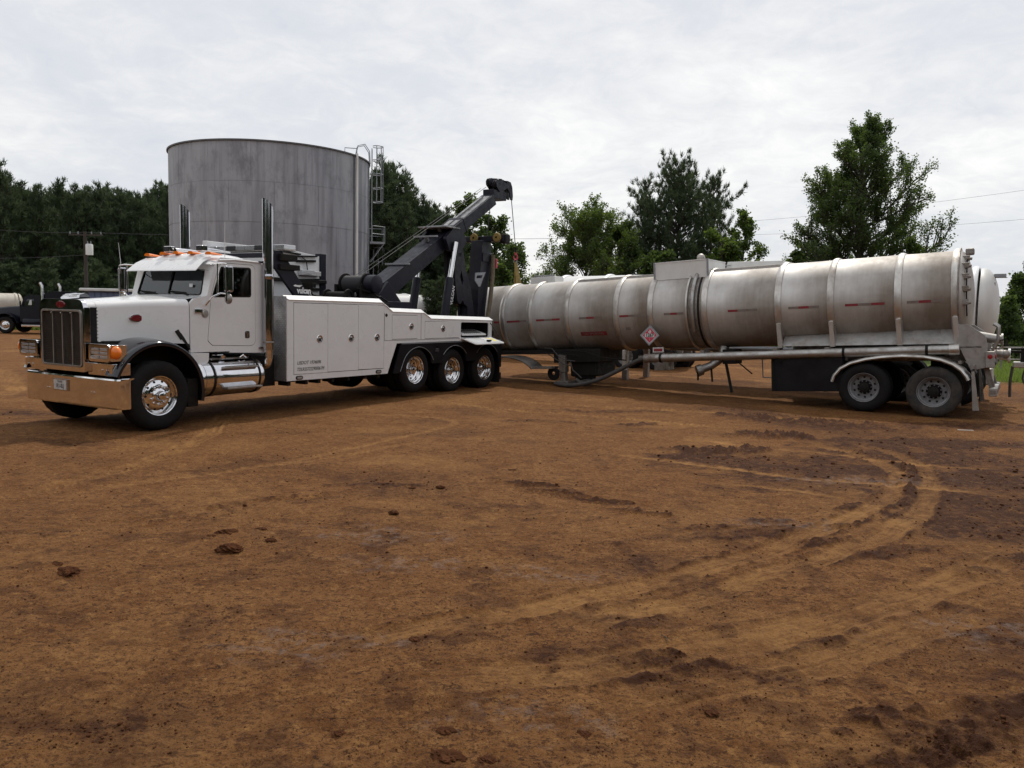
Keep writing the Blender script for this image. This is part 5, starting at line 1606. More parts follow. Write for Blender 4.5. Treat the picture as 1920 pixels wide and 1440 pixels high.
    MB().tube([onp(-.01), onp(.035)], .108, 24).link('tube_end', M['steel_dirty'], pp, ang=40)
    for t in (.055,): MB().tube([onp(t - .004), onp(t + .004)], .116, 24).link('tube_clamp', M['under'], pp, ang=40)
    for t in (.685, .925): MB().tube([onp(t - .004), onp(t + .004)], .107, 24).link('tube_clamp', M['under'], pp, ang=40)
    MB().tube([onp(.985), onp(1.012)], .110, 24).link('tube_end', M['rib'], pp, ang=40)
    # outriggers that hold the tube; skirts under the barrel at the rear
    b = MB()
    for x in (X(-4.9, 1.2), X(-3.2, 1.2), X(-2.1, 1.2)): b.box(x - .05, x + .05, .12, .6, 1.38, 1.46)
    b.each('tube_outrigger', M['steel_dirty'], T)
    # rear sub-frame
    zf = tl(-.5, 1.30)[1]
    f0, f1 = X(-3.1, 1.2), X(.66, 1.2)
    V = [(X(-3.15), .34, 1.50), (X(.30), .34, 1.48), (X(.30), .62, 1.86), (X(-3.15), .62, 1.80)]
    for y0, y1 in ((.34, .58), (2.10, 1.86)):
        MB().add([(X(-3.15), y0, 1.50), (X(.33), y0, 1.47), (X(.33), y1, 1.80), (X(-3.15), y1, 1.72), (X(-3.15), y0 + (.02 if y0 < 1 else -.02), 1.50), (X(.33), y0 + (.02 if y0 < 1 else -.02), 1.47)], [(0, 1, 2, 3), (4, 5, 2, 3), (0, 1, 5, 4)]).link('side_skirt', M['steel'], T)
    for xr in ribs[-4:]:
        for sg in (-1, 1):
            MB().beam((xr, CY + sg * .88, 2.02), (xr + .03, CY + sg * .86, 1.46), .11, .10).link('rib_foot', M['rib'], T, .01)
    b = MB()
    b.box(X(-3.0), X(.72), .70, .82, 1.12, 1.50); b.box(X(-3.0), X(.72), 1.62, 1.74, 1.12, 1.50)
    b.box(X(-3.0), X(.74), .30, 2.14, 1.37, 1.42)
    for x in (-2.9, -1.9, -.7, .5): b.box(X(x), X(x) + .12, .4, 2.04, 1.15, 1.40)
    b.link('sub_frame', M['steel_dirty'], T, .008)
    b = MB()
    for x in (-1.31, .03):
        xx, zz = tl(x, .51); b.cyl((xx, .3, zz), (xx, 2.14, zz), .075, .075, 12)
        for y in (.62, 1.80): b.box(xx - .12, xx + .12, y - .08, y + .08, zz, 1.30); b.beam((xx - .6, y, zz + .5), (xx, y, zz), .08, .10)
    b.link('suspension', M['under'], T, .01)
    for x, r_, m_ in ((-1.31, 0, M['rubber']), (0.0, 0, M['rubber_dusty'])):
        xx, zz = tl(x, .512)
        for y, fl_ in ((.0, False), (2.44, True)):
            w = dual_wheel(T, xx, y, zz, fl_, m_, M['wheel_grey'], hub=M['under'])
            w.rotation_euler = (0, -PIT + .3 * x, pi if fl_ else 0)
    # fenders over the tandem
    prof = [(-1.96, .60), (-1.92, .74), (-1.80, .90), (-1.60, 1.03), (-1.30, 1.13), (-1.0, 1.19), (-.62, 1.235), (-.2, 1.235), (.10, 1.19), (.32, 1.11), (.48, 1.00), (.58, .88), (.62, .80)]
    for s_ in (0, 1):
        def Y(y): return y if s_ == 0 else 2.44 - y
        secs = []
        for i, (x, z) in enumerate(prof):
            a = tl(x, z); j = min(i + 1, len(prof) - 1); k = max(i - 1, 0)
            d = Vector((prof[j][0] - prof[k][0], 0, prof[j][1] - prof[k][1])).normalized(); n = Vector((-d.z, 0, d.x))
            def q(y, h): return (a[0] + n.x * h, Y(y), a[1] + n.z * h)
            secs.append([q(-.03, -.055), q(-.045, -.03), q(-.03, .0), q(.03, .022), q(.30, .030), q(.58, .022), q(.58, .012), q(.02, .008), q(-.02, -.02)])
        MB().loft(secs, closed=True).link('fender', M['rib'], T, ang=50)
        b = MB()
        for x, z in ((-1.85, .98), (.42, 1.13)): a = tl(x, z); b.box(a[0] - .03, a[0] + .03, *sorted((Y(.15), Y(.8))), a[1] - .03, a[1] + .03)
        b.each('fender_bracket', M['steel_dirty'], T)
        a0, a1 = tl(.66, 1.05), tl(.755, .20)
        MB().beam((a0[0], Y(.30), a0[1]), (a1[0], Y(.30), a1[1]), .56, .012, (0, 1, 0)).link('mud_flap', M['rubber_dusty'], T)
        MB().beam((a0[0] - .0, Y(.03), a0[1] - .08), (a1[0] + .01, Y(.03), a1[1]), .03, .05, (0, 1, 0), .04, .11).link('flap_edge', M['steel'], T)
        MB().beam((a0[0], Y(.0), a0[1]), (a0[0], Y(.8), a0[1]), .06, .06, (1, 0, 0)).link('flap_hanger', M['steel_dirty'], T)
    # dark tool box ahead of the tandem
    a, c = tl(-3.15, .26), tl(-1.82, 1.10)
    MB().box(a[0], c[0] + .05, .10, .62, a[1] + .03, c[1] + .05).link('tool_box', M['black'], T, .012)
    MB().box(a[0] - .09, a[0] - .01, .16, .56, a[1] + .03, c[1] + .03).link('box_bracket', M['under'], T, .01)
    MB().box(a[0], c[0] + .05, 1.82, 2.34, a[1], c[1] + .05).link('tool_box', M['black'], T, .012)
    # rear end: corner gusset, light boxes, bumper, fittings
    for s_ in (0, 1):
        def Y(y): return y if s_ == 0 else 2.44 - y
        gs = [(X(.30), 1.50), (X(.30), 1.86), (X(.52), 1.84), (X(.80), 1.62), (X(.84), 1.42), (X(.80), .98), (X(.55), .92)]
        MB().plate([gs], side, Y(.30), Y(.34)).link('rear_gusset', M['steel'], T, .006)
        lb = MB().box(X(.80), X(.96), *sorted((Y(.24), Y(.50))), .98, 1.30).link('light_box', M['steel'], T, .01)
        for z in (1.07, 1.20):
            MB().lathe([(.001, -.03), (.035, -.028), (.046, -.012), (.048, .0)], (X(.96), 0, 0), 'x', 18)
            l = MB().lathe([(.001, .028), (.035, .024), (.048, .006), (.048, -.002)], (X(.96), Y(.37), z), 'x', 18).link('tail_light', M['red'] if z > 1.1 else M['lens_dark'], lb)
        l = MB().lathe([(.001, -.02), (.04, -.016), (.045, 0)], (X(.88), Y(.24), 1.20), 'y', 18).link('side_light', M['red'], lb)
        if s_: l.scale = (1, 1, 1)
    b = MB(); b.box(X(.86), X(1.0), .14, 2.30, .42, .58); b.link('rear_bumper', M['steel'], T, .015)
    for i in range(6):
        MB().box(X(1.0) + .001, X(1.0) + .004, .2 + i * .34, .2 + i * .34 + .30, .46, .54).link('bumper_tape', M['red_tape'] if i % 2 else M['white_tape'], T)
    MB().box(X(.88), X(.98), .136, .1395, .46, .54).link('bumper_tape', M['white_tape'], T)
    MB().box(X(.78), X(.90), .55, 1.85, .62, .95).link('rear_box', M['rib'], T, .02)
    b = MB()
    for y in (.55, 1.8): b.beam((X(.8), y, 1.0), (X(.92), y, .5), .10, .10)
    b.each('bumper_post', M['steel_dirty'], T)
    b = MB()
    b.tube([(X(.9), .8, 1.30), (X(1.0), .8, 1.52), (X(1.0), .8, 1.78), (X(.92), .8, 1.84)], .03, 8)
    b.tube([(X(.9), 1.5, 1.30), (X(1.0), 1.5, 1.52), (X(1.0), 1.5, 1.80), (X(.92), 1.5, 1.86)], .03, 8)
    b.each('rear_hoop', M['steel'], T)
    b = MB(); b.cyl((X(.55), CY, 1.62), (X(1.06), CY, 1.50), .10); b.cyl((X(1.05), CY, 1.50), (X(1.08), CY, 1.50), .14); b.link('outlet_pipe', M['steel'], T, ang=40)
    b = MB(); b.cyl((X(.86), .95, 1.25), (X(1.12), .95, 1.22), .08); b.ball((X(1.12), .95, 1.22), .09, 12, 8); b.link('outlet_valve', M['steel_dirty'], T, ang=40)
    MB().tube([(X(.95), .95, 1.34), (X(1.0), .95, 1.50), (X(1.1), .9, 1.52)], .014, 6).link('valve_lever', M['under'], T)
    MB().box(X(.86), X(1.02), 1.3, 1.55, 1.28, 1.36).link('rear_step', M['rib'], T, .01)
    # clamps down the rim of the rear head
    for i, a in enumerate((70, 50, 28, 8, -12)):
        t = radians(180 - a * .98) if False else radians(118 + i * 18)
        y, z = CY + (R - .10) * cos(t), CZ + (R - .10) * sin(t)
        b = MB(); b.box(x1 + .10, x1 + .24, y - .05, y + .05, z - .055, z + .055); b.cyl((x1 + .16, y - .02, z), (x1 + .28, y - .03, z - .02), .03); b.link('head_clamp', M['steel_dirty'], T, .01)
    pts = [(x1 + .20, CY + (R - .10) * cos(radians(t)), CZ + (R - .10) * sin(radians(t))) for t in range(114, 214, 6)]
    MB().tube(pts, .014, 6).link('clamp_chain', M['under'], T)
    MB().box(x1 + .14, x1 + .30, 1.1, 1.3, CZ + .84, CZ + .98).link('top_light_box', M['steel_dirty'], T, .03)
    lettering('12', .16, M['steel_dirty'], T, (x1 + .31, .75, CZ - .20), (pi / 2, 0, pi / 2), align='CENTER')
    # front: king pin frame, landing gear, stowed front fender
    b = MB(); b.box(X(-11.6, .9), X(-8.1, .9), .60, 1.84, 1.44, 1.56); b.box(X(-9.1, .8), X(-7.7, .8), .45, 1.99, 1.20, 1.55); b.link('upper_coupler', M['under'], T, .02)
    for s_ in (0, 1):
        def Y(y): return y if s_ == 0 else 2.44 - y
        lg = MB(); a = tl(-8.75, .10)
        lg.box(a[0] - .10, a[0] + .10, *sorted((Y(.36), Y(.56))), .95, 1.42); lg.box(a[0] - .075, a[0] + .075, *sorted((Y(.38), Y(.54))), a[1] + .02, 1.0); lg.box(a[0] - .2, a[0] + .2, *sorted((Y(.30), Y(.62))), a[1] - .04, a[1] + .03)
        lg.link('landing_leg', M['steel_dirty'], T, .012)
        MB().lathe([(.05, -.02), (.17, -.02), (.19, .0), (.17, .02), (.05, .02)], (X(-9.0, .5), Y(.30), tl(-9, .32)[1]), 'y', 20).link('leg_disc', M['rubber'], T)
    MB().box(X(-8.65, .6), X(-7.85, .6), .55, 1.7, .82, 1.35).link('pump_body', M['under'], T, .06, bseg=3)
    b = MB(); b.cyl((X(-8.5, .4), .70, .80), (X(-8.0, .4), .70, .82), .11); b.cyl((X(-8.3, .4), .7, .8), (X(-8.3, .4), .7, 1.1), .10); b.link('pump_pipe', M['under'], T, ang=40)
    b = MB(); b.beam((X(-7.1, .7), .66, 1.50), (X(-7.1, .4), .66, .98), .10, .10); b.link('frame_leg', M['rib'], T, .01)
    # lines draped from the pump
    for i, (pts, r_) in enumerate((([(-9.3, .98, .3), (-9.0, .98, .2), (-8.75, .78, .12), (-8.55, .70, .15), (-8.30, .69, .2)], .014), ([(-9.2, .85, .3), (-8.9, .72, .2), (-8.6, .60, .12), (-8.4, .56, .2)], .014),
                       ([(-8.45, .70, .2), (-8.35, .45, .18), (-8.2, .34, .2), (-8.1, .26, .2)], .016), ([(-8.6, .95, .22), (-8.0, .94, .2), (-7.5, .82, .2), (-6.9, .78, .3)], .016), ([(-10.8, .83, .2), (-9.9, .84, .2), (-9.2, .86, .25), (-8.2, .84, .2)], .02))):
        MB().tube([(tl(x, z)[0], y, tl(x, z)[1]) for x, z, y in pts], r_, 6).link('air_line', M['hose'] if i < 3 else M['under'], T)
    pr = [(-10.65, .68), (-10.4, .70), (-10.1, .685), (-9.85, .62), (-9.65, .52), (-9.55, .44)]
    secs = []
    for x, z in pr:
        a = tl(x, z); secs.append([(a[0], .05, a[1] - .03), (a[0], .04, a[1]), (a[0], .2, a[1] + .02), (a[0], .65, a[1] + .03), (a[0], .65, a[1] + .01), (a[0], .2, a[1])])
    MB().loft(secs, closed=True).link('front_quarter_fender', M['rib'], T, ang=50)
    a = tl(-9.5, .455); MB().box(a[0] - .12, a[0] + .55, .1, .5, a[1] - .04, a[1] + .02).link('fender_arm', M['steel_dirty'], T, .01)
    # middle: outlet valves
    a = tl(-4.85, .52)
    b = MB(); b.tube([(a[0] + .25, 1.0, 1.52), (a[0] + .22, .95, 1.25), (a[0] - .02, .80, 1.06), (a[0] - .22, .66, .98)], [.12, .11, .10, .10], 16); b.cyl((a[0] - .20, .67, .98), (a[0] - .30, .60, .94), .14); b.link('drain_elbow', M['steel'], T, ang=45)
    b = MB(); b.beam((a[0] - .28, .60, .92), (a[0] - .28, .6, .72), .03, .04); b.beam((a[0] + .02, .7, 1.0), (a[0] + .05, .68, .68), .03, .04); b.each('drain_handle', M['under'], T)
    b = MB(); b.box(a[0] + .30, a[0] + .62, .7, 1.2, 1.10, 1.45); b.beam((a[0] + .38, .7, 1.15), (a[0] + .52, .68, .42), .06, .06); b.beam((a[0] + .6, .9, 1.15), (a[0] + .95, .9, .85), .03, .03); b.link('drain_linkage', M['under'], T, .01)
    b = MB(); b.cyl((X(-6.9, .7), 1.1, 1.28), (X(-5.2, .7), 1.1, 1.28), .08, .08, 12); b.cyl((X(-4.2), 1.1, 1.30), (X(-3.2), 1.1, 1.30), .06, .06, 12); b.box(X(-6.4, .7), X(-6.1, .7), .9, 1.5, .95, 1.4); b.link('belly_pipe', M['steel_dirty'], T, .01)


build_trailer(trailer)

# the thick suction hose lying from the side tube down to the ground and back in a loop
hp = []
F0 = Vector((8.495, 15.986, 0)); ua = Vector((cos(radians(-32.8)), sin(radians(-32.8)), 0)); na = Vector((-ua.y, ua.x, 0))


def LW(x, y, z): p = F0 + ua * x + na * y; return (p.x, p.y, z)


pts = [LW(-6.20, .10, .87), LW(-6.45, .12, .82), LW(-6.75, .14, .68), LW(-7.15, .12, .46), LW(-7.6, .06, .24), LW(-8.0, .0, .12), LW(-8.35, -.02, .065), LW(-8.7, .08, .065), LW(-8.9, .26, .065), LW(-8.85, .52, .07), LW(-8.5, .66, .10), LW(-8.15, .62, .16), LW(-7.95, .40, .15), LW(-8.0, .18, .10), LW(-8.2, .06, .22)]


def bez(P, n=6):
    P = [Vector(p) for p in P]; P = [2 * P[0] - P[1]] + P + [2 * P[-1] - P[-2]]; o = []
    for i in range(1, len(P) - 2):
        for k in range(n):
            t = k / n; a, b, c, d = P[i - 1], P[i], P[i + 1], P[i + 2]
            o.append(0.5 * ((2 * b) + (c - a) * t + (2 * a - 5 * b + 4 * c - d) * t * t + (3 * b - a - 3 * c + d) * t ** 3))
    o.append(P[-2]); return o


ho = MB().tube(bez(pts), .055, 12).link('suction_hose', M['hose'], None, ang=60)
tag(ho, 'thick grey suction hose looping on the ground below the front of the stained tanker', 'hose')

# hook, slings and rope that hold the tanker's nose
hd = Vector(TR); tu = Vector((cos(TROT), sin(TROT), 0)); tn = Vector((-tu.y, tu.x, 0))


def TW(x, y, z): p = hd + tu * x + tn * y; return Vector((p.x, p.y, z))


rig = thing('lifting_tackle', 'steel rope with red hook and two yellow slings holding up the tanker nose', 'hoist rope and slings', TW(12.60, 1.22, 3.6))


def build_rig(r):
    o = Vector(r.location)
    a = TW(11.98, 1.04, 5.14); k = TW(12.58, 1.22, 3.80)
    MB().tube([a - o, k - o], .011, 6).link('rope', M['cable'], r)
    MB().tube([k - o, TW(12.59, 1.22, 3.66) - o], [.028, .035], 8).link('rope_socket', M['under'], r)
    c = TW(12.60, 1.22, 3.52) - o
    MB().tube([c + Vector((.055 * sin(t), 0, .075 * cos(t))) for t in np.linspace(.2, 5.2, 14)], [.012 + .010 * sin(pi * i / 13) for i in range(14)], 8).link('red_hook', M['sign_red'], r)
    MB().tube([c + Vector((.0, 0, .14)), c + Vector((0, 0, .06))], .03, 8).link('hook_eye', M['sign_red'], r)
    MB().tube([c + Vector((.05 * cos(t), 0, -.13 + .06 * sin(t))) for t in np.linspace(0, 2 * pi, 13)[:-1]], .012, 6, closed=True).link('shackle', M['galv'], r)
    for e in (TW(12.62, 1.14, 2.68), TW(12.92, 1.30, 2.72)):
        MB().beam(c + Vector((0, 0, -.15)), e - o, .13, .025, side=tu, w1=.13).link('sling', M['strap'], r)
    for e in (TW(12.70, 1.28, 2.68), TW(12.82, 1.15, 2.68)):
        MB().beam(c + Vector((.01, 0.01, -.15)), e - o, .10, .025, side=tu).link('sling', M['strap'], r)


build_rig(rig)

# second tanker, white and parallel, behind the first
P2 = radians(-.80)
tank2 = thing('tanker_trailer', 'clean white tanker trailer parked close behind the stained one', 'tanker trailer', LW(0.25, 2.98, 0), (0, P2, radians(-32.8)))


def plain_tanker(T, CZ, R, x0, x1, ribs, m, rib_m, wheels=(-1.3, 0), film_shade=.5, box=None, legs=None, headdepth=.25):
    CY = 1.22
    barrel(T, x0, x1, CY, CZ, R, ribs, m, step=.12, rib_mat=rib_m, ribr=.045, film_shade=film_shade)
    head(T, x1, CY, CZ, R * .985, headdepth, 1, m)
    head(T, x0, CY, CZ, R * .985, headdepth, -1, m)
    b = MB(); b.box(x1 - 3.6, x1 + .3, .7, .82, CZ - R - .32, CZ - R + .1); b.box(x1 - 3.6, x1 + .3, 1.62, 1.74, CZ - R - .32, CZ - R + .1)
    b.each('frame_rail', M['steel_dirty'], T, .01)
    for x in wheels:
        dual_wheel(T, x, .0, .512, False, M['rubber'], M['wheel_grey']); dual_wheel(T, x, 2.44, .512, True, M['rubber'], M['wheel_grey'])
        MB().cyl((x, .3, .512), (x, 2.14, .512), .07, .07, 10).link('axle', M['under'], T)
    if box:
        b0, b1, z0, z1 = box
        MB().box(b0, b1, .62, 1.9, z0, z1, tx=.03, ty=.03).link('manway_box', M['white_old'], T, .012)
        MB().box(b0 - .03, b1 + .03, .60, 1.92, z0 - .04, z0 + .02).link('box_curb', rib_m, T, .01)
    if legs is not None:
        for y in (.45, 1.99):
            b = MB(); b.box(legs - .08, legs + .08, y - .08, y + .08, .10, CZ - R + .05); b.box(legs - .2, legs + .2, y - .16, y + .16, .02, .10); b.link('landing_leg', M['steel_dirty'], T, .01)


plain_tanker(tank2, 2.27, .96, -11.8, .30, [-11.0, -9.5, -7.6, -5.9, -4.2, -2.4, -.9, .18], M['barrel_white'], M['white_rail'], film_shade=.45, box=(-5.75, -4.2, 3.26, 3.50), legs=-8.6, headdepth=.34)
lettering('DANGER', .09, M['ink'], tank2, (-5.0, .625, 3.42), (radians(80), 0, 0), align='CENTER') if False else None
b = MB(); b.box(-6.0, -5.5, .6, .63, 3.30, 3.33)
b.tube([(-5.95, .6, 3.2), (-5.95, .6, 3.40), (-5.6, .6, 3.41)], .012, 6); b.each('grab_rail', M['galv'], tank2)
b = MB(); b.tube([(-4.55, .15, 1.05), (-4.5, .15, .42), (-3.85, .15, .42), (-3.9, .15, 1.05)], .02, 8); b.tube([(-4.55, .15, .95), (-3.9, .15, .95)], .02, 8); b.each('step_ladder', M['galv'], tank2)
b = MB(); b.cyl((-7.2, .2, 1.14), (.2, .2, 1.16), .09, .09, 16); b.link('hose_tube', M['galv'], tank2, ang=40)
MB().box(-12.0, -11.1, .9, 1.6, 3.18, 3.22).link('front_platform', M['galv'], tank2)
b = MB(); b.tube([(-12.05, .9, 3.05), (-12.05, .9, 3.24), (-11.3, .9, 3.26)], .016, 6); b.link('platform_rail', M['galv'], tank2)
MB().box(.55, .80, 1.05, 1.22, 2.98, 3.08).link('top_light', M['galv'], tank2, .02)
MB().box(.58, .60, .78, .84, 2.62, 2.86).link('level_gauge', M['steel_dirty'], tank2)
b = MB(); b.box(.45, .70, .3, .55, 1.0, 1.32); b.box(.45, .70, 1.9, 2.15, 1.0, 1.32); b.each('light_box', M['steel'], tank2, .02)
b = MB(); b.cyl((.3, 1.22, 1.22), (.95, 1.22, 1.15), .12); b.cyl((.93, 1.22, 1.15), (.98, 1.22, 1.15), .17); b.link('outlet_pipe', M['white_rail'], tank2, ang=40)
# rear fittings seen past the main tanker: hose rack and hanging hoses
b = MB(); b.tube([(1.0, .2, 1.34), (1.55, .2, 1.36), (1.62, .3, 1.30), (1.62, .3, .95)], .022, 8); b.tube([(1.0, .3, 1.28), (1.5, .35, 1.26)], .03, 8); b.beam((1.25, .25, 1.36), (1.25, .25, 1.02), .10, .12); b.beam((1.45, .25, 1.32), (1.45, .25, 1.0), .08, .10)
b.each('rear_pipework', M['under'], tank2)
MB().box(1.05, 1.42, .15, .5, .92, 1.05).link('rear_tray', M['rib'], tank2, .02)
b = MB(); b.tube(bez([(1.05, .2, .95), (1.02, .2, .6), (1.03, .2, .25)]), .03, 8); b.tube(bez([(1.3, .3, .95), (1.26, .3, .65), (1.42, .3, .36), (1.40, .3, .25)]), .02, 8); b.each('hanging_hose', M['hose'], tank2)
MB().plate([rrect(-.09, .09, -.07, .07, .01)], side, 0, .01).link('light_plate', M['rib'], tank2)

# ------------------------------------------------------------ the storage tank
def world_pos_mat(name, c0, c1, stain, rough=0.6):
    m = bpy.data.materials.new(name); m.use_nodes = True
    N, Lk = m.node_tree.nodes, m.node_tree.links
    p = N["Principled BSDF"]; g = N.new("ShaderNodeNewGeometry")

    def noise(sc, st, det=8, rgh=0.62):
        mp = N.new("ShaderNodeMapping"); mp.inputs['Scale'].default_value = st; Lk.new(g.outputs['Position'], mp.inputs[0])
        n = N.new("ShaderNodeTexNoise"); n.inputs['Scale'].default_value = sc; n.inputs['Detail'].default_value = det; n.inputs['Roughness'].default_value = rgh
        Lk.new(mp.outputs[0], n.inputs['Vector']); return n.outputs['Fac']

    def rng(s_, a, b, lo, hi):
        r = N.new("ShaderNodeMapRange"); r.inputs['From Min'].default_value = lo; r.inputs['From Max'].default_value = hi
        r.inputs['To Min'].default_value = a; r.inputs['To Max'].default_value = b; Lk.new(s_, r.inputs['Value']); return r.outputs[0]

    def mixc(f, a, b):
        x = N.new("ShaderNodeMix"); x.data_type = 'RGBA'; x.clamp_factor = True; Lk.new(f, x.inputs['Factor'])
        for k, v in (('A', a), ('B', b)):
            if isinstance(v, tuple): x.inputs[k].default_value = (*v, 1)
            else: Lk.new(v, x.inputs[k])
        return x.outputs['Result']
    oi = N.new("ShaderNodeObjectInfo")
    c = mixc(rng(noise(.5, (1, 1, .5)), 0, 1, .35, .65), c0, c1)
    c = mixc(rng(noise(1.1, (1, 1, .07)), 0, .85, .50, .70), c, stain)
    c = mixc(rng(noise(5.0, (1, 1, .05)), 0, .5, .52, .72), c, stain)
    c = mixc(rng(noise(.9, (1, 1, .5), 10, .75), 0, .75, .50, .66), c, stain)
    c = mixc(rng(oi.outputs['Random'], 0, .16, 0, 1), c, (0.30, 0.30, 0.33))
    Lk.new(c, p.inputs['Base Color']); p.inputs['Roughness'].default_value = rough
    return m


M['silo'] = world_pos_mat('weathered_tank_steel', (0.275, 0.282, 0.315), (0.36, 0.365, 0.395), (0.14, 0.14, 0.16))
M['silo_rim'] = mat('tank_rim', (0.10, 0.10, 0.11), 0.6, 0, 0.2, 4)


def build_silo():
    az = radians(-16.79); C = Vector((55 * sin(az), 55 * cos(az), -.2)); R = 6.19; HT = 11.55
    v = Vector((sin(az), cos(az), 0)); r = Vector((cos(az), -sin(az), 0))
    T = thing('storage_tank', 'tall round grey weathered steel storage tank with a caged ladder', 'storage tank', C)
    MB().lathe([(R - .012, 0), (R - .012, HT - .05)], (0, 0, 0), 'z', 96).link('inner_shell', M['silo'], T, ang=60)
    nP, nC = 15, 5; ch = HT / nC
    w = 2 * pi / nP
    vs, fs = [], []
    k = 8
    for rr in (R, R - .04):
        for i in range(k + 1):
            a = -w / 2 + .0009 + (w - .0018) * i / k
            for z in (.008, ch * .5, ch - .008): vs.append((rr * cos(a), rr * sin(a), z))
    for i in range(k):
        for j in range(2):
            a = i * 3 + j; b = (i + 1) * 3 + j; fs.append((a, b, b + 1, a + 1))
    n = (k + 1) * 3
    fs.append(tuple([0, 1, 2, n + 2, n + 1, n])); fs.append(tuple([k * 3, k * 3 + 1, k * 3 + 2, n + k * 3 + 2, n + k * 3 + 1, n + k * 3][::-1]))
    for i in range(k): fs.append((i * 3, (i + 1) * 3, n + (i + 1) * 3, n + i * 3)); fs.append((i * 3 + 2, (i + 1) * 3 + 2, n + (i + 1) * 3 + 2, n + i * 3 + 2))
    proto = MB().add(vs, fs).link('wall_plate', M['silo'], T, ang=30)
    rs = random.Random(5)
    for c in range(nC):
        for j in range(nP):
            o = proto if (c == 0 and j == 0) else proto.copy()
            if o is not proto: COL.objects.link(o); o.parent = T
            q = 1 + rs.uniform(0, .0010) + (.0018 if c % 2 else 0)
            o.location = (0, 0, c * ch); o.rotation_euler = (0, 0, w * (j + (.5 if c % 2 else 0))); o.scale = (q, q, 1)
    MB().lathe([(R + .012, HT - .06), (R + .10, HT - .05), (R + .10, HT + .03), (R - .06, HT + .03), (R - .06, HT - .10)], (0, 0, 0), 'z', 96).link('top_rim', M['silo_rim'], T, ang=40)
    MB().lathe([(R - .06, HT - .02), (.01, HT + .35)], (0, 0, 0), 'z', 48).link('tank_roof', M['silo'], T, ang=40)

    def P(phi, rad, z):           # phi: from the right-hand silhouette towards the camera
        return (r * cos(phi) - v * sin(phi)) * rad + Vector((0, 0, z))
    f = radians(37)
    b = MB(); b.tube([P(f, R + .16, 0), P(f, R + .16, HT + .1)], .075, 10); b.link('downpipe', M['white_old'], T, ang=50)
    MB().tube([P(f + .02, R + .02, 0), P(f + .02, R + .02, HT)], .05, 6).link('dark_conduit', M['silo_rim'], T)
    MB().tube([P(radians(14), R + .06, 0), P(radians(14), R + .06, HT - .2)], .035, 8).link('conduit', M['galv'], T)
    # ladder
    def ladder(phi, z0, z1, rad):
        t = (v * cos(phi) + r * sin(phi)); o = P(phi, rad, 0)
        for s_ in (-.2, .2): MB().tube([o + t * s_ + Vector((0, 0, z0)), o + t * s_ + Vector((0, 0, z1))], .03, 6).link('ladder_rail', M['galv'], T)
        n = int((z1 - z0) / .31)
        for i in range(n):
            z = z0 + .2 + i * .31; MB().tube([o - t * .2 + Vector((0, 0, z)), o + t * .2 + Vector((0, 0, z))], .018, 4, cap=False).link('rung', M['galv'], T)

    def cage(phi, z0, z1, rad, nh):
        t = (v * cos(phi) + r * sin(phi)); d = P(phi, 1, 0); o = P(phi, rad, 0)
        for i in range(nh):
            z = z0 + (z1 - z0) * i / (nh - 1)
            MB().tube([o + d * (.34 + .36 * cos(a)) + t * .38 * sin(a) + Vector((0, 0, z)) for a in np.linspace(-2.5, 2.5, 17)], .03, 6).link('cage_hoop', M['galv'], T)
        for a in (-1.7, -.85, 0, .85, 1.7):
            q = o + d * (.34 + .36 * cos(a)) + t * .38 * sin(a)
            MB().tube([q + Vector((0, 0, z0)), q + Vector((0, 0, z1))], .024, 6).link('cage_bar', M['galv'], T)
    p1 = radians(9)
    ladder(p1, 6.5, HT + 1.0, R + .20); cage(p1, 9.1, HT + 1.15, R + .22, 5)
    p0 = radians(2)
    ladder(p0, .3, 6.6, R + .35); cage(p0, 2.4, 6.2, R + .37, 5)
    # goose-neck rails over the top
    for s_ in (-.25, .25):
        t = v; o = P(radians(13), R + .1, 0) + t * s_
        d = P(radians(13), 1, 0)
        MB().tube([o + Vector((0, 0, HT - .1)), o + Vector((0, 0, HT + .7)) - d * .05, o + Vector((0, 0, HT + 1.15)) - d * .35, o + Vector((0, 0, HT + 1.05)) - d * .8, o + Vector((0, 0, HT + .1)) - d * 1.0], .03, 8).link('goose_neck_rail', M['galv'], T)
    b = P(radians(33), R - .1, HT)
    MB().tube([b, b + Vector((0, 0, .5)), b + Vector((0, 0, .5)) - r * .75, b - r * .75], .03, 8).link('roof_handrail', M['galv'], T)
    # platform half way
    o = P(radians(6), R, 6.35); d = P(radians(6), 1, 0); t = v
    pl = MB()
    cs = [o - t * .9 - d * 0 + Vector((0, 0, 0)), o + t * .5, o + t * .5 + d * .95, o - t * .9 + d * .95]
    pl.add([c for c in cs] + [c + Vector((0, 0, .14)) for c in cs], [(0, 1, 2, 3), (4, 7, 6, 5), (0, 4, 5, 1), (1, 5, 6, 2), (2, 6, 7, 3), (3, 7, 4, 0)])
    pf = pl.link('platform', M['galv'], T)
    cs = [o - t * 1.6 + d * .05, o - t * .9 + d * .95, o + t * .5 + d * .95, o + t * .5 + d * .1]
    for z in (.6, 1.1): MB().tube([c + Vector((0, 0, z)) for c in cs], .026, 6).link('guard_rail', M['galv'], pf)
    for c in cs + [o - t * .2 + d * .95]: MB().tube([c, c + Vector((0, 0, 1.1))], .026, 6).link('guard_post', M['galv'], pf)
    for s_ in (-.8, .4): MB().tube([o + t * s_ + d * .9, o + t * s_ - Vector((0, 0, 1.2)) + d * .05], .035, 6).link('platform_brace', M['galv'], pf)


build_silo()


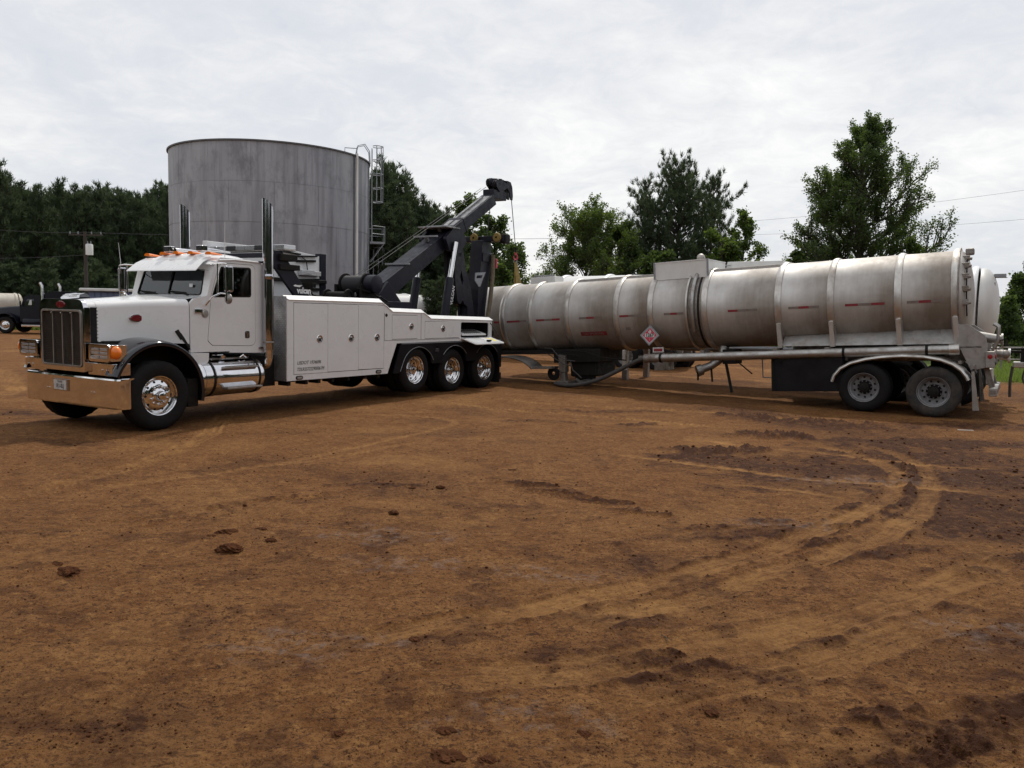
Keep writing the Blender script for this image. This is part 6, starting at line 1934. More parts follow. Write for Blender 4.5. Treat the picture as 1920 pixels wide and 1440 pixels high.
# ------------------------------------------------------------ trees
def leaf_material(name, c_dark, c_light, trans=0.45, tcol=(0.16, 0.24, 0.03)):
    m = bpy.data.materials.new(name); m.use_nodes = True
    N, Lk = m.node_tree.nodes, m.node_tree.links; N.clear()
    out = N.new("ShaderNodeOutputMaterial"); g = N.new("ShaderNodeNewGeometry"); tc = N.new("ShaderNodeTexCoord")
    mp = N.new("ShaderNodeMapping"); Lk.new(tc.outputs['Object'], mp.inputs[0])
    n = N.new("ShaderNodeTexNoise"); n.inputs['Scale'].default_value = 0.9; n.inputs['Detail'].default_value = 5; Lk.new(mp.outputs[0], n.inputs['Vector'])
    r = N.new("ShaderNodeMapRange"); r.inputs['From Min'].default_value = .35; r.inputs['From Max'].default_value = .65; Lk.new(n.outputs['Fac'], r.inputs['Value'])
    ad = N.new("ShaderNodeMath"); ad.operation = 'MULTIPLY_ADD'; ad.use_clamp = True
    sb = N.new("ShaderNodeMath"); sb.operation = 'SUBTRACT'; Lk.new(g.outputs['Random Per Island'], sb.inputs[0]); sb.inputs[1].default_value = .5
    Lk.new(sb.outputs[0], ad.inputs[0]); ad.inputs[1].default_value = .6; Lk.new(r.outputs[0], ad.inputs[2])
    mx = N.new("ShaderNodeMix"); mx.data_type = 'RGBA'; Lk.new(ad.outputs[0], mx.inputs['Factor']); mx.inputs['A'].default_value = (*c_dark, 1); mx.inputs['B'].default_value = (*c_light, 1)
    df = N.new("ShaderNodeBsdfDiffuse"); Lk.new(mx.outputs['Result'], df.inputs[0])
    tr = N.new("ShaderNodeBsdfTranslucent"); tr.inputs[0].default_value = (*tcol, 1)
    gl = N.new("ShaderNodeBsdfGlossy"); gl.inputs[0].default_value = (.5, .5, .5, 1); gl.inputs['Roughness'].default_value = .5
    m1 = N.new("ShaderNodeMixShader"); m1.inputs[0].default_value = trans; Lk.new(df.outputs[0], m1.inputs[1]); Lk.new(tr.outputs[0], m1.inputs[2])
    m2 = N.new("ShaderNodeMixShader"); m2.inputs[0].default_value = .04; Lk.new(m1.outputs[0], m2.inputs[1]); Lk.new(gl.outputs[0], m2.inputs[2])
    Lk.new(m2.outputs[0], out.inputs[0]); return m


M['pine'] = leaf_material('pine_needles', (0.034, 0.054, 0.030), (0.078, 0.112, 0.056), .25, (0.10, 0.14, 0.05))  # far haze put into the colour: needles lightened and greyed
M['leaf'] = leaf_material('broad_leaves', (0.030, 0.058, 0.016), (0.085, 0.130, 0.034), .42, (0.17, 0.25, 0.03))
M['leaf_dark'] = leaf_material('dark_leaves', (0.028, 0.050, 0.018), (0.068, 0.106, 0.032), .40, (0.14, 0.21, 0.034))
M['bark'] = mat('bark', (0.055, 0.045, 0.038), 0.95, 0, 0.3, 6, 0.03, 0.6, 20, stretch=(3, 3, .6))
M['grass'] = leaf_material('grass_blades', (0.08, 0.13, 0.025), (0.18, 0.24, 0.06), .4, (0.26, 0.36, 0.06))


def fit(wood, V, H, R):
    """scale a tree to its real height and crown radius"""
    zs = H / np.percentile(V[:, 2], 99.9); rs_ = R / np.percentile(np.hypot(V[:, 0], V[:, 1]), 97.5)
    V = V * np.array([rs_, rs_, zs]); wood.v = [(a * rs_, b * rs_, c * zs) for a, b, c in wood.v]
    return V


def blades(P, D, rs, n, length, width, spread):
    """n thin triangles at every point P, fanned round direction D"""
    m = len(P)
    P = np.repeat(P, n, 0); D = np.repeat(D, n, 0)
    d = D + rs.normal(0, spread, D.shape); d /= np.linalg.norm(d, axis=1)[:, None]
    s = np.cross(d, rs.normal(0, 1, d.shape)); s /= np.linalg.norm(s, axis=1)[:, None] + 1e-9
    L = length * rs.uniform(.6, 1.2, (len(P), 1)); P = P + rs.normal(0, length * .18, P.shape)
    V = np.stack([P + s * width, P - s * width, P + d * L], 1).reshape(-1, 3)
    return V, np.arange(len(V)).reshape(-1, 3)


def pine_arrays(seed, H=12.5, R=2.6, base=.12, n_wh=30, nb=6, tuft=13, blade=(.34, .026), round_top=.0, irr=.35):
    rs = np.random.RandomState(seed)
    wood = MB(); lean = rs.normal(0, .012, 2)
    tr = [(lean[0] * z + .05 * sin(z * .7 + seed), lean[1] * z, z) for z in np.linspace(0, H * .97, 12)]
    wood.tube(tr, [max(.015, .17 * (1 - z / H) ** .8 * H / 12) for z in np.linspace(0, H * .97, 12)], 7)
    P, D = [], []
    for i in range(n_wh):
        t = base + (1 - base) * ((i + rs.rand() * .6) / n_wh); z = t * H
        prof = (1 - t) ** .72 * min(1, .45 + 1.6 * (t - base) / (1 - base)) + round_top * (1 - t) ** .3
        L0 = (R * prof + .20) * (1 + irr * rs.normal(0, .35))
        nb_ = nb if t < .9 else 3
        a0 = rs.rand() * 6.28
        for j in range(nb_):
            if rs.rand() < .10 + .25 * irr: continue
            a = a0 + 2 * pi * j / nb_ + rs.normal(0, .22); L = max(.15, L0 * rs.uniform(.75 - .4 * irr, 1.15 + .25 * irr))
            el = radians(8 + 38 * t + rs.normal(0, 8))
            d = np.array([cos(a) * cos(el), sin(a) * cos(el), sin(el)])
            o = np.array([np.interp(z, [p[2] for p in tr], [p[0] for p in tr]), 0, z])
            pts = [o + d * L * s_ + np.array([0, 0, .22 * L * s_ * s_ - .10 * L * s_]) for s_ in (0, .35, .7, 1.0)]
            if L > .5: wood.tube(pts, [.035 + .012 * L, .03, .018, .008], 3, cap=False)
            k = max(2, int(L / .26))
            for q in range(k):
                s_ = .30 + .70 * (q + rs.rand() * .5) / k
                p = o + d * L * s_ + np.array([0, 0, .22 * L * s_ * s_ - .10 * L * s_])
                sd = rs.normal(0, .24 * (1.2 - s_) * min(L, 1.8), 3); sd[2] = abs(sd[2]) * .6
                P.append(p + sd); dd = d * .7 + np.array([0, 0, .75]) + sd * .8; D.append(dd / np.linalg.norm(dd))
    for q in range(7): P.append(np.array([tr[-1][0], tr[-1][1], H * .93 + q * .012 * H]) + rs.normal(0, .05, 3)); D.append(np.array([0, 0, 1.]))
    V, F = blades(np.array(P), np.array(D), rs, tuft, blade[0], blade[1], .50)
    return wood, V, F


def pine(name_lab, px, top, Y, seed, label, R=2.6, group=None, **kw):
    base = at_depth(px, 600, Y); z = at_depth(px, top, Y).z
    H = z + .3
    wood, V, F = pine_arrays(seed, H, R, **kw); V = fit(wood, V, H, R)
    T = thing('pine_tree', label, 'pine tree', (base.x, Y, -.3), (0, 0, seed * 1.3), group)
    wood.link('trunk', M['bark'], T, ang=80)
    o = raw('crown', V, F, M['pine'], T)
    return T


def leafy_arrays(seed, H, R, n_limb, up, leaves, leaf, shape, base=.1, droop=0.0, twig=.9, sp_=.7, var=.25, el1=52, s0=.34):
    rs = np.random.RandomState(seed); wood = MB(); LP, LD = [], []
    tr = [(.12 * sin(z * .5 + seed), .1 * cos(z * .4), z) for z in np.linspace(0, H * .92, 12)]
    rad0 = .022 * H
    wood.tube(tr, [max(.02, rad0 * (1 - z / H) ** .9) for z in np.linspace(0, H * .92, 12)], 8)

    def branch(o, d, L, r, lev):
        n = 5; pts = [o]; dd = d.copy()
        for i in range(n):
            dd = dd + np.array([0, 0, up * .06 - droop]) + rs.normal(0, .05, 3); dd /= np.linalg.norm(dd)
            pts.append(pts[-1] + dd * L / n)
        wood.tube(pts, [r * (1 - .8 * i / n) for i in range(n + 1)], 4 if lev < 2 else 3, cap=False)
        if lev < 2:
            m = int((6 if lev == 0 else 4) + L * (2.4 if lev == 0 else 1.8))
            for i in range(m):
                s_ = s0 + (1 - s0) * (i + rs.rand()) / m; k = min(int(s_ * n), n - 1); f = s_ * n - k
                p = pts[k] * (1 - f) + pts[k + 1] * f
                ax = rs.normal(0, 1, 3); ax -= dd * ax.dot(dd); ax /= np.linalg.norm(ax)
                nd = dd * .85 + ax * .80 + np.array([0, 0, .22 * up]); nd /= np.linalg.norm(nd)
                branch(p, nd, L * rs.uniform(.34, .62) * (1.15 - .5 * s_) * twig, r * .4, lev + 1)
        if lev >= 1:
            for i in range(n):
                for q in range(5 if lev == 2 else 4):
                    f = rs.rand(); LP.append(pts[i] * (1 - f) + pts[i + 1] * f); LD.append(dd)
    for i in range(n_limb):
        t = base + (.92 - base) * (i + rs.rand() * .7) / n_limb
        L = R * shape(t) * rs.uniform(1 - var * 1.4, 1 + var)
        a = i * 2.4 + rs.normal(0, .3); el = radians(10 + el1 * t + rs.normal(0, 9))
        d = np.array([cos(a) * cos(el), sin(a) * cos(el), sin(el)])
        branch(np.array([np.interp(t * H, [p[2] for p in tr], [p[0] for p in tr]), 0, t * H]), d, L, rad0 * .38 * (1 - t * .6), 0)
    for q in range(10):
        LP.append(np.array([tr[-1][0], tr[-1][1], H * rs.uniform(.8, 1)])); LD.append(np.array([0, 0, 1.]))
    LP = np.array(LP); LD = np.array(LD)
    idx = rs.randint(0, len(LP), leaves)
    P = LP[idx] + rs.normal(0, leaf * sp_, (leaves, 3))
    d = LD[idx] * .5 + rs.normal(0, .7, (leaves, 3)); d /= np.linalg.norm(d, axis=1)[:, None]
    s = np.cross(d, rs.normal(0, 1, d.shape)); s /= np.linalg.norm(s, axis=1)[:, None] + 1e-9
    L = leaf * rs.uniform(.6, 1.3, (leaves, 1)); W = L * .42
    V = np.stack([P, P + d * L * .5 + s * W, P + d * L, P + d * L * .5 - s * W], 1).reshape(-1, 3)
    return wood, V, np.arange(len(V)).reshape(-1, 4)


def leafy(px, top, Y, R, seed, label, cat='tree', name='broadleaf_tree', n_limb=26, up=1.0, leaves=30000, leaf=.13, shape=None, base=.1, m='leaf', group=None, rot=0.0, **kw):
    b = at_depth(px, 600, Y); H = at_depth(px, top, Y).z + .3
    shape = shape or (lambda t: (1 - t) ** .6 * min(1, .5 + 2.0 * t))
    wood, V, F = leafy_arrays(seed, H, R, n_limb, up, leaves, leaf, shape, base, **kw); V = fit(wood, V, H, R)
    T = thing(name, label, cat, (b.x, Y, -.3), (0, 0, rot), group)
    wood.link('trunk', M['bark'], T, ang=80); raw('crown', V, F, M[m], T)
    return T


# trees one can tell apart
leafy(1600, 222, 45, 4.5, 11, 'tall spiky broadleaf tree standing behind the rear half of the stained tanker', n_limb=100, up=1.4, leaves=98000, leaf=.095,
      shape=lambda t: (1 - t) ** .75 * .88 + .16, base=.12, m='leaf_dark', rot=.5, twig=.8, sp_=.95, var=.32, el1=42, s0=.42)
leafy(1100, 372, 42, 2.9, 21, 'bright green rounded broadleaf tree left of the big pine behind the white tanker', n_limb=60, leaves=50000, leaf=.10, sp_=.8, var=.35, el1=48, shape=lambda t: .95 * (1 - max(0, t - .45) ** 1.6 * 1.6), base=.12)
pine('p', 1262, 286, 44, 31, 'big dark pine behind the manway box of the stained tanker', R=3.0, n_wh=34, nb=9, tuft=30, blade=(.32, .021), base=.05, round_top=.55, irr=.55)
pine('p', 1205, 330, 46, 33, 'second dark pine merged into the left side of the big pine', R=1.9, n_wh=28, nb=8, tuft=26, blade=(.32, .021), base=.05, round_top=.5, irr=.6)
pine('p', 1325, 322, 46, 35, 'shorter dark pine merged into the right side of the big pine', R=2.0, n_wh=28, nb=8, tuft=26, blade=(.32, .021), base=.05, round_top=.7, irr=.6)
leafy(1388, 392, 41, 1.85, 41, 'thin feathery green tree right of the big pine', n_limb=44, leaves=20000, leaf=.095, sp_=.7, var=.4, el1=40, base=.10, shape=lambda t: .9 * (1 - t) ** .55)
leafy(1225, 470, 40, 2.0, 43, 'low dark bushy tree at the foot of the big pine', 'tree', n_limb=20, leaves=20000, leaf=.13, base=.05, m='leaf_dark')
leafy(1345, 430, 40, 2.2, 44, 'low green bush in front of the feathery tree', 'bush', 'bush', n_limb=18, leaves=15000, leaf=.12, base=.05)
leafy(1160, 415, 43, 2.0, 47, 'dark bushy tree filling the gap between the round tree and the big pine', n_limb=30, leaves=22000, leaf=.12, base=.05, m='leaf_dark')
leafy(1705, 445, 43, 1.3, 45, 'small yellow green bush at the right foot of the spiky tree', 'bush', 'bush', n_limb=18, leaves=13000, leaf=.12, base=.05)
leafy(1500, 470, 44, 1.5, 46, 'small dark bush at the left foot of the spiky tree', 'bush', 'bush', n_limb=18, leaves=11000, leaf=.12, base=.05, m='leaf_dark')
leafy(1930, 482, 40, 1.9, 51, 'dark leafy tree at the right edge above the grass', n_limb=24, leaves=26000, leaf=.13, base=.03, m='leaf_dark')
leafy(1890, 555, 38, 1.0, 52, 'low dark bush left of the tree at the right edge', 'bush', 'bush', n_limb=16, leaves=9000, leaf=.12, base=.02, m='leaf_dark')
leafy(868, 366, 62, 2.3, 61, 'open leafed tree behind the boom, sky showing through its crown', n_limb=40, leaves=12000, leaf=.17, base=.25, m='leaf_dark', shape=lambda t: .9 * (1 - t) ** .35)
leafy(922, 402, 56, 2.2, 62, 'airy tree behind the underlift mast', n_limb=36, leaves=9000, leaf=.16, base=.2, m='leaf_dark', shape=lambda t: .9 * (1 - t) ** .4)
leafy(965, 450, 54, 1.7, 63, 'sparse small tree behind the lifting slings', n_limb=30, leaves=5000, leaf=.14, base=.15, m='leaf_dark', shape=lambda t: .9 * (1 - t) ** .4)
leafy(940, 495, 50, 1.5, 64, 'low dense dark shrub below the lifting slings', 'bush', 'bush', n_limb=16, leaves=9000, leaf=.16, base=.05, m='leaf_dark')
leafy(905, 490, 52, 2.0, 65, 'dense dark bush behind the underlift', 'bush', 'bush', n_limb=16, leaves=9000, leaf=.18, base=.05, m='leaf_dark')

# pines in rows: four kinds, copied
PROTO = []
for i, (H, R) in enumerate(((12.5, 2.3), (12.5, 2.0), (12.5, 2.6), (12.5, 2.2))):
    w, V, F = pine_arrays(70 + i, H, R, n_wh=32, nb=7, tuft=15, blade=(.40, .036), base=.06, round_top=.22)
    PROTO.append((w.link('trunk', M['bark'], None, ang=80), raw('crown', V, F, M['pine'])))


def pine_copy(px, top, Y, k, label, group, rs, wide=1.0):
    b = at_depth(px, 600, Y); z = at_depth(px, top, Y).z
    T = thing('pine_tree', label, 'pine tree', (b.x, Y, -.35), (0, 0, rs.uniform(0, 6.28)), group)
    s_ = (z + .35) / 12.5; T.scale = (s_ * wide * rs.uniform(.9, 1.1), s_ * wide * rs.uniform(.9, 1.1), s_)
    for p in PROTO[k % 4]:
        c = p.copy(); COL.objects.link(c); c.parent = T
    return T


rsp = random.Random(4)
GL = 'pines in the tall row left of the storage tank'
LBL = 'dark pine in the dense row behind the parked black truck, left of the storage tank'
left = [(6, 306, 66), (28, 332, 70), (50, 345, 72), (78, 352, 68), (100, 356, 74), (122, 340, 72), (150, 350, 68), (172, 356, 74), (190, 347, 70), (207, 350, 74), (225, 356, 68), (244, 364, 73), (262, 366, 69), (285, 362, 72), (306, 344, 76), (322, 352, 70), (-14, 320, 70)]
LEFT_LABELS = ['tallest pine of the left row, at the left edge of the picture', 'pine just right of the tallest one at the left edge',
               'pine standing above the cab of the black semi truck', 'pine above the sleeper of the black semi truck',
               'pine above the back end of the black sleeper', 'pointed pine rising above the row, left of the utility pole',
               'pine directly behind the left half of the utility pole crossarm', 'pine directly behind the grey transformer of the utility pole',
               'slim pointed pine one crown right of the utility pole', 'pointed pine above the left half of the blue shed',
               'pine above the far antenna of the tow truck', 'pine above the far mirror of the tow truck',
               'low topped pine above the left end of the tow truck visor', 'pine above the roof lamps of the tow truck, left of the storage tank',
               'pine whose top shows just left of the storage tank rim', 'pine half hidden by the left side of the storage tank',
               'pine cut off by the left edge of the picture']
for i, (px, top, Y) in enumerate(left):
    lab = LEFT_LABELS[i]
    pine_copy(px, top, Y, i, lab, GL, rsp)
GR = 'pines right of the storage tank behind the boom'
LBR = 'dark pine of the clump between the storage tank and the boom'
RIGHT_LABELS = ['pine touching the storage tank ladder cage from the right', 'tall pine just right of the storage tank ladder',
                'shoulder high pine sloping down beside the tall one right of the ladder', 'pine half hidden behind the storage tank platform',
                'pine behind the middle of the boom ropes', 'pine behind the upper half of the outer boom',
                'low dark pine above the winch drum', 'pine top showing behind the boom knee', 'low dark pine right of the lower ladder cage',
                'short pine seen below the inner boom', 'short pine seen below the boom head']
for i, (px, top, Y) in enumerate([(712, 300, 58), (736, 312, 60), (766, 352, 62), (700, 330, 63), (790, 372, 60), (812, 386, 64), (758, 385, 56), (834, 392, 60), (724, 385, 55), (850, 420, 58), (885, 440, 62)]):
    pine_copy(px, top, Y, i + 1, RIGHT_LABELS[i], GR, rsp, 1.15)


def wood_mass(name, label, spots, m, seed, low=True):
    """a far wood read as one mass: many crowns joined in one object"""
    rs = np.random.RandomState(seed); VV, FF, n = [], [], 0
    base = []
    for k in range(3):
        w, V, F = pine_arrays(seed + k, 12, 2.7, n_wh=20, nb=6, tuft=9, blade=(.55, .075), base=.02, round_top=.4); base.append((V, F))
    for (x, y, h) in spots:
        V, F = base[rs.randint(3)]; a = rs.rand() * 6.28; c, s_ = cos(a), sin(a)
        s2 = h / 12; W = np.column_stack([(V[:, 0] * c - V[:, 1] * s_) * s2 * 1.15 + x, (V[:, 0] * s_ + V[:, 1] * c) * s2 * 1.15 + y, V[:, 2] * s2 - .35])
        VV.append(W); FF.append(F + n); n += len(V)
    o = raw(name, np.vstack(VV), np.vstack(FF), m); tag(o, label, 'woodland', kind='stuff'); return o


rs = np.random.RandomState(9)
sp = []
for px in range(-90, 345, 9):
    for Y in (76, 81, 86): 
        top = 362 if px > 60 else 350
        b = at_depth(px + rs.uniform(-6, 6), 600, Y); sp.append((b.x, Y + rs.uniform(-2, 2), at_depth(px, top + rs.uniform(4, 24), Y).z))
for px in range(690, 860, 9):
    for Y in (66, 72):
        top = 330 + max(0, px - 700) * .52
        b = at_depth(px + rs.uniform(-6, 6), 600, Y); sp.append((b.x, Y + rs.uniform(-2, 2), at_depth(px, top + rs.uniform(10, 30), Y).z))
for px in range(-60, 330, 11): 
    b = at_depth(px, 600, 63 + rs.uniform(-1, 1)); sp.append((b.x, b.y, rs.uniform(3.0, 5.5)))
for px in range(700, 930, 12):
    b = at_depth(px, 600, 54); sp.append((b.x, b.y + rs.uniform(-1, 1), rs.uniform(2.5, 4.5)))
wood_mass('pine_wood', 'dark pine wood closing the yard behind the rows of pines', sp, M['pine'], 200)
sp = []
for px in range(1010, 2100, 14):
    b = at_depth(px, 600, 62 + rs.uniform(-4, 4)); sp.append((b.x, b.y, rs.uniform(2.0, 2.9)))
wood_mass('low_brush', 'low dark brush on the far side of the field behind the tankers', sp, M['leaf_dark'], 210)
sp = []
for a in np.radians(np.arange(58, 302, 2.3)):
    d = 34 + rs.uniform(0, 10); sp.append((sin(a) * d, cos(a) * d, rs.uniform(8, 13)))
wood_mass('wood_behind', 'trees standing round the yard behind the photographer', sp, M['pine'], 220)


# grass on the verge
def grass():
    rs = np.random.RandomState(5); n = 60000
    X = rs.uniform(13.5, 26, n); Y = rs.uniform(24.5, 44, n)
    _, _, _, g, _ = ground_fields(X, Y); k = (g > .4) & (X / Y > .55); X, Y = X[k], Y[k]; n = len(X)
    P = np.column_stack([X, Y, np.full(n, .0)]); D = np.tile([0, 0, 1.], (n, 1))
    h = (.16 + .25 * np.clip(fbm(X * .5, Y * .5, 2), 0, 1))[:, None]
    d = D + rs.normal(0, .35, D.shape); s = np.cross(d, rs.normal(0, 1, d.shape)); s /= np.linalg.norm(s, axis=1)[:, None]
    V = np.stack([P + s * .02, P - s * .02, P + d * h], 1).reshape(-1, 3)
    o = raw('grass', V, np.arange(len(V)).reshape(-1, 3), M['grass']); tag(o, 'bright green rough grass beyond the right end of the yard', 'grass', kind='stuff')
    n = 16000
    X = rs.uniform(-45, 8, n); Y = rs.uniform(58, 66, n); P = np.column_stack([X, Y, np.full(n, -.25)]); D = np.tile([0, 0, 1.], (n, 1))
    d = D + rs.normal(0, .4, D.shape); s = np.cross(d, rs.normal(0, 1, d.shape)); s /= np.linalg.norm(s, axis=1)[:, None]
    V = np.stack([P + s * .05, P - s * .05, P + d * rs.uniform(.3, .9, (n, 1))], 1).reshape(-1, 3)
    o = raw('tall_grass', V, np.arange(len(V)).reshape(-1, 3), M['grass']); tag(o, 'rough grass and weeds along the foot of the pine wood', 'grass', kind='stuff')


grass()

# ------------------------------------------------------------ far vehicles, shed, pole, wires, fence
def black_semi():
    Y = 51.5; o = at_depth(9, 612, Y)
    T = thing('semi_truck', 'black long nosed semi truck with tall sleeper and chrome stacks parked at the left edge', 'semi truck', (o.x, Y, -.22), (0, 0, radians(4)))
    B, CH = M['semi'], M['chrome']
    for x in (0, 5.4, 6.75):
        f = steer_wheel if x == 0 else dual_wheel
        for y, fl in ((0, False), (2.44, True)):
            w = f(T, x, y, .52, fl); 
    MB().box(-.8, 7.6, .85, 1.6, .55, .95).link('chassis', M['under'], T)
    secs = []
    for x, hw, zt in ((-1.15, .55, 1.55), (-1.0, .60, 1.62), (0, .78, 1.72), (.85, .92, 1.78)):
        secs.append([(x, 1.22 - hw, .95), (x, 1.22 - hw, zt - .12), (x, 1.22 - hw + .12, zt), (x, 1.22 + hw - .12, zt), (x, 1.22 + hw, zt - .12), (x, 1.22 + hw, .95)])
    MB().loft(secs).link('hood', B, T, ang=50)
    MB().box(-1.25, -1.14, .70, 1.74, .75, 1.62).link('grille', CH, T, .02)
    MB().box(-1.35, -1.2, 0, 2.44, .35, .75).link('bumper', CH, T, .02)
    for y0, y1 in ((-.02, .5), (1.94, 2.46)):
        secs = []
        for a in np.linspace(170, 10, 13):
            t = radians(a); secs.append([(.78 * cos(t), y0, .52 + .72 * sin(t)), (.80 * cos(t), y0, .52 + .76 * sin(t)), (.84 * cos(t), y1, .52 + .80 * sin(t)), (.80 * cos(t), y1, .52 + .72 * sin(t))])
        MB().loft(secs, closed=True).link('fender', B, T, ang=50)
    cab = round_poly([(.85, .75), (2.35, .75), (2.35, 2.40), (2.2, 2.48), (1.35, 2.48), (1.12, 2.34), (.95, 1.82), (.85, 1.78)], [.02, .02, .05, .1, .1, .05, .03, .02], 3)
    MB().plate([cab], side, .22, 2.22).link('cab', B, T, .03)
    MB().plate([[(1.18, 1.80), (1.75, 1.82), (1.75, 2.22), (1.34, 2.22)]], side, .205, .218).link('side_window', M['tint'], T)
    MB().plate([[(1.40, 1.84), (1.62, 1.84), (1.62, 2.18), (1.50, 2.16)]], side, .196, .204).link('window_sheen', M['lamp_glass'], T)
    MB().add([(.945, .4, 1.86), (.945, 2.04, 1.86), (1.10, 1.98, 2.30), (1.10, .46, 2.30)], [(0, 1, 2, 3)]).link('windscreen', M['lamp_glass'], T)
    sl = round_poly([(2.40, .75), (4.35, .75), (4.35, 2.45), (4.15, 2.72), (3.2, 2.78), (2.5, 2.62), (2.40, 2.5)], [.02, .02, .1, .15, .2, .1, .05], 4)
    MB().plate([sl], side, .12, 2.32).link('sleeper', B, T, .05, bseg=3)
    MB().box(3.95, 4.10, .10, .118, 2.35, 2.60).link('sleeper_window', M['lamp_glass'], T)
    MB().box(2.45, 4.3, .10, .118, 1.30, 1.33).link('trim_strip', CH, T)
    MB().box(1.0, 3.7, .02, .2, .42, .55).link('side_step', CH, T, .02)
    MB().lathe([(.001, 1.05), (.28, 1.06), (.30, 1.1), (.30, 2.3), (.28, 2.34), (.001, 2.35)], (0, .36, .72), 'x', 24).link('fuel_tank', M['semi'], T)
    for y in (.05, 2.39):
        MB().tube([(2.38, y, .55), (2.38, y, 2.95), (2.36, y, 3.08), (2.25, y, 3.30)], [.085, .085, .085, .08], 14).link('exhaust_stack', CH, T, ang=50)
    MB().box(.95, 1.0, -.08, .12, 1.75, 2.1).link('mirror', CH, T, .02)
    MB().ball((-.78, .35, 1.10), .09).link('headlight', CH, T)


black_semi()

o = at_depth(-30, 600, 57)
ct = thing('tanker_trailer', 'cream tanker trailer end behind the black semi truck at the left edge', 'tanker trailer', (o.x, 57, -.55), (0, 0, radians(40)))
plain_tanker(ct, 2.1, .85, -7, 2.3, [-5, -2.5, 0, 2.1], M['barrel_cream'], M['cream'], film_shade=.4)

o = at_depth(845, 600, 33.0)
ct2 = thing('tanker_trailer', 'beige tanker trailer seen between the boom cylinder and the underlift', 'tanker trailer', (o.x, 33.0, -.1), (0, 0, radians(-32.8)))
plain_tanker(ct2, 1.80, .92, .2, 9.5, [.6, 2.0, 4.2, 6.4, 9.3], M['barrel_cream'], M['cream'], wheels=(7.9, 9.2), film_shade=.5, headdepth=.30)

o = at_depth(766, 600, 50)
wt = thing('tanker_trailer', 'small far white tanker with a red placard on its end, seen under the boom', 'tanker trailer', (o.x - .9, 50, -.2), (0, 0, radians(58)))
plain_tanker(wt, 2.12, .97, -.2, 8.5, [.0, 2.4, 4.8, 7.2, 8.4], M['barrel_white'], M['white_rail'], wheels=(6.4, 7.7), film_shade=.2, headdepth=.28)
MB().plate([[(0, .26), (.26, 0), (0, -.26), (-.26, 0)]], lambda a, b_, t: (-.585 + t, 1.22 + a, 2.45 + b_), 0, .015).link('end_placard', M['sign_red'], wt)
for i in range(5): MB().box(.5 + i * .8, .95 + i * .8, .235, .245, 1.86, 1.92).link('reflective_tape', M['red_tape'], wt)
b = MB(); b.box(-.3, .4, .9, 1.5, 3.12, 3.17); b.tube([(-.3, .9, 3.15), (-.3, .9, 3.3), (.4, .9, 3.3)], .02, 6); b.each('end_platform', M['galv'], wt)


def shed():
    Y = 58; a = at_depth(166, 541, Y); b_ = at_depth(330, 541, Y)
    T = thing('shed', 'low blue sheet metal shed with pale flat roof behind the truck hood', 'shed', (a.x, Y, -.3))
    w = b_.x - a.x; h = at_depth(166, 546, Y).z + .3
    MB().box(0, w, 0, 5, 0, h).link('wall', M['blue_wall'], T)
    n = int(w / .45)
    for i in range(n):
        x = .05 + i * .45; MB().box(x, x + .40, -.05, -.002, .02, h - .02, tx=0).link('wall_panel', M['blue_wall'], T, .02)
    MB().box(-.5, w + .4, -.4, 5.4, h + .01, h + .22).link('roof', M['white_old'], T, .06)


shed()


def parked_van(px0, px1, top, Y, label, col, pickup=False):
    a = at_depth(px0, top, Y); b_ = at_depth(px1, top, Y); L = 5.2 if pickup else 5.0
    T = thing('parked_pickup' if pickup else 'parked_van', label, 'pickup' if pickup else 'van', ((a.x + b_.x) / 2, Y, -.25), (0, 0, radians(80)))
    z = a.z + .25
    if pickup: prof = [(-2.6, .5), (2.6, .5), (2.6, 1.15), (.4, 1.15), (.2, z), (-1.0, z), (-1.5, 1.2), (-2.6, 1.05)]
    else: prof = [(-2.5, .45), (2.5, .45), (2.5, z - .1), (2.3, z), (-1.2, z), (-1.9, 1.35), (-2.5, 1.15)]
    MB().plate([round_poly(prof, .08, 3)], side, -.95, .95).link('body', col, T, .06, bseg=3)
    MB().box(-1.0, .1, -.96, .96, z - .55, z - .12).link('side_glass', M['lens_dark'], T, .02)
    for x in (-1.6, 1.6):
        for y in (-.96, .72): MB().lathe([(.001, 0), (.2, 0), (.34, .0), (.37, .04), (.37, .2), (.34, .24), (.001, .24)], (x, y, .37), seg=24).link('wheel', M['rubber'], T)


parked_van(110, 134, 551, 62, 'white van roof just above the ornament of the tow truck hood', M['white'])
parked_van(138, 160, 550, 62, 'pale pickup half hidden behind the tow truck hood, left of the blue shed', M['white_old'], True)


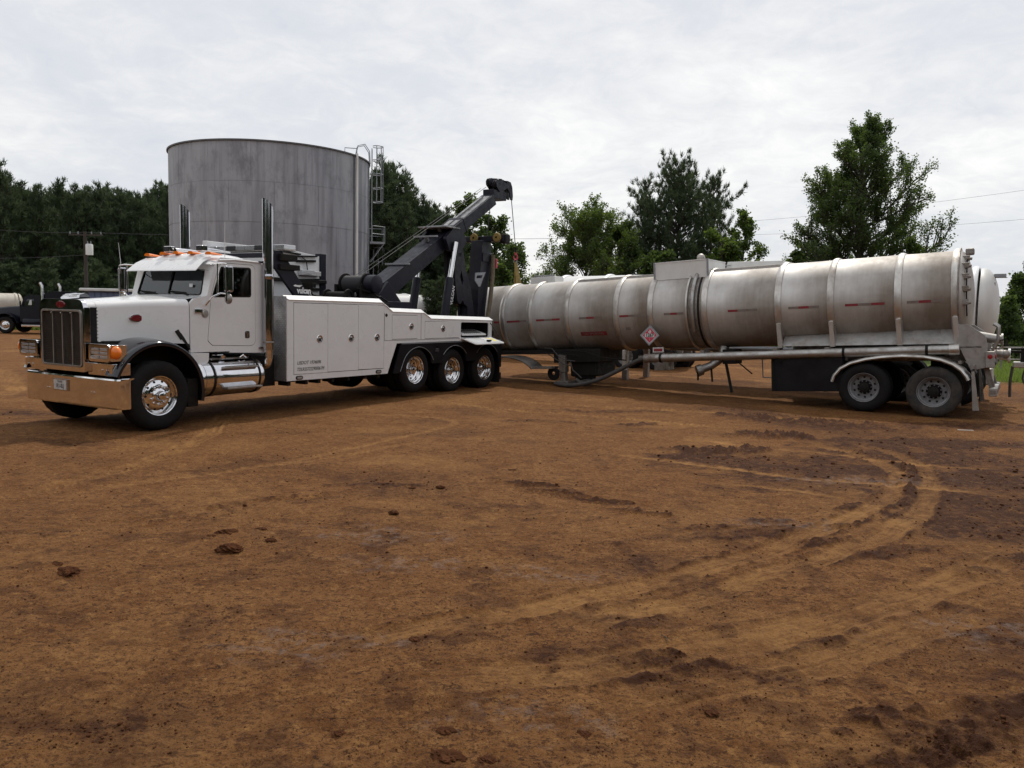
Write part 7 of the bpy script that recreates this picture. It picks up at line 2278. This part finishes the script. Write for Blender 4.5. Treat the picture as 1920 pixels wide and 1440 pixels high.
def utility_pole():
    Y = 60; b_ = at_depth(163, 560, Y); tp = at_depth(159, 434, Y)
    T = thing('utility_pole', 'dark wooden utility pole with crossarm and grey transformer in front of the pines', 'utility pole', (b_.x, Y, -.3))
    dx = tp.x - b_.x; H = tp.z + .3
    MB().tube([(0, 0, 0), (dx, 0, H)], [.16, .11], 10).link('pole', M['pole'], T)
    MB().beam((dx - 1.2, 0, H - .25), (dx + 1.3, 0, H - .25), .1, .12).link('crossarm', M['pole'], T)
    for x in (-1.1, -.5, .5, 1.2): MB().cyl((dx + x, 0, H - .2), (dx + x, 0, H + .0), .05, .03, 8).link('insulator', M['galv'], T)
    MB().lathe([(.001, 0), (.24, .01), (.26, .04), (.26, .75), (.22, .82), (.001, .85)], (dx + .36, -.1, H - 1.75), 'z', 18).link('transformer', M['white_old'], T)
    for x in (.25, .48): MB().cyl((dx + x, -.1, H - .92), (dx + x, -.1, H - .7), .04, .03, 8).link('bushing', M['galv'], T)
    return tp


utility_pole()


def wire(p, q, sag, label, r=.012):
    pts = [p.lerp(q, t) - Vector((0, 0, sag * 4 * t * (1 - t))) for t in np.linspace(0, 1, 25)]
    o = MB().tube(pts, r, 5).link('power_wire', M['cable'], None, ang=80); tag(o, label, 'power line', 'overhead wires'); return o


wire(at_depth(163, 436, 60), at_depth(1075, 447, 66), .2, 'thin wire from the utility pole crossing behind the boom', .014)
wire(at_depth(-60, 425, 60), at_depth(156, 436, 60), .15, 'thin wire running from the utility pole out of the left edge', .014)
wire(at_depth(1400, 415, 62), at_depth(2000, 345, 48), .2, 'upper thin wire across the sky right of the spiky tree', .008)
wire(at_depth(1400, 440, 62), at_depth(2000, 404, 48), .2, 'lower thin wire across the sky right of the spiky tree', .008)
wire(at_depth(-60, 484, 61), at_depth(160, 478, 60), .1, 'lowest wire reaching the utility pole from the left edge', .014)


def fence():
    T = thing('pipe_fence', 'rusty low pipe fence in the grass at the right edge', 'fence', at_depth(1900, 665, 30))
    o = Vector(T.location); o.z = 0; T.location = o
    for x in (-.5, .35, 1.6, 3.2): MB().tube([(x, x * .2, 0), (x, x * .2, 1.05)], .045, 8).link('post', M['steel_dirty'], T)
    for z in (.55, 1.0): MB().tube([(-.5, -.1, z), (3.2, .64, z + .02)], .03, 8).link('rail', M['steel_dirty'], T)


fence()
g = MB().tube([on_ground(1795, 806, .012), on_ground(1825, 807, .012)], .006, 6).link('straw', M['paper'], None); tag(g, 'white straw of litter lying near the rear tanker wheels', 'litter')
for px, py, lab in ((1240, 1190, 'thin dry twig in the dirt at lower right of centre'),):
    a = on_ground(px, py, .008); b_ = a + Vector((.02, -.11, .004)); t = MB().tube([a, a.lerp(b_, .5) + Vector((.008, 0, .004)), b_], .0025, 5).link('twig', M['bark'], None); tag(t, lab, 'twig')
# the first pair of each kind of row pine has been copied; the originals go
for w, c in PROTO: bpy.data.objects.remove(w); bpy.data.objects.remove(c)
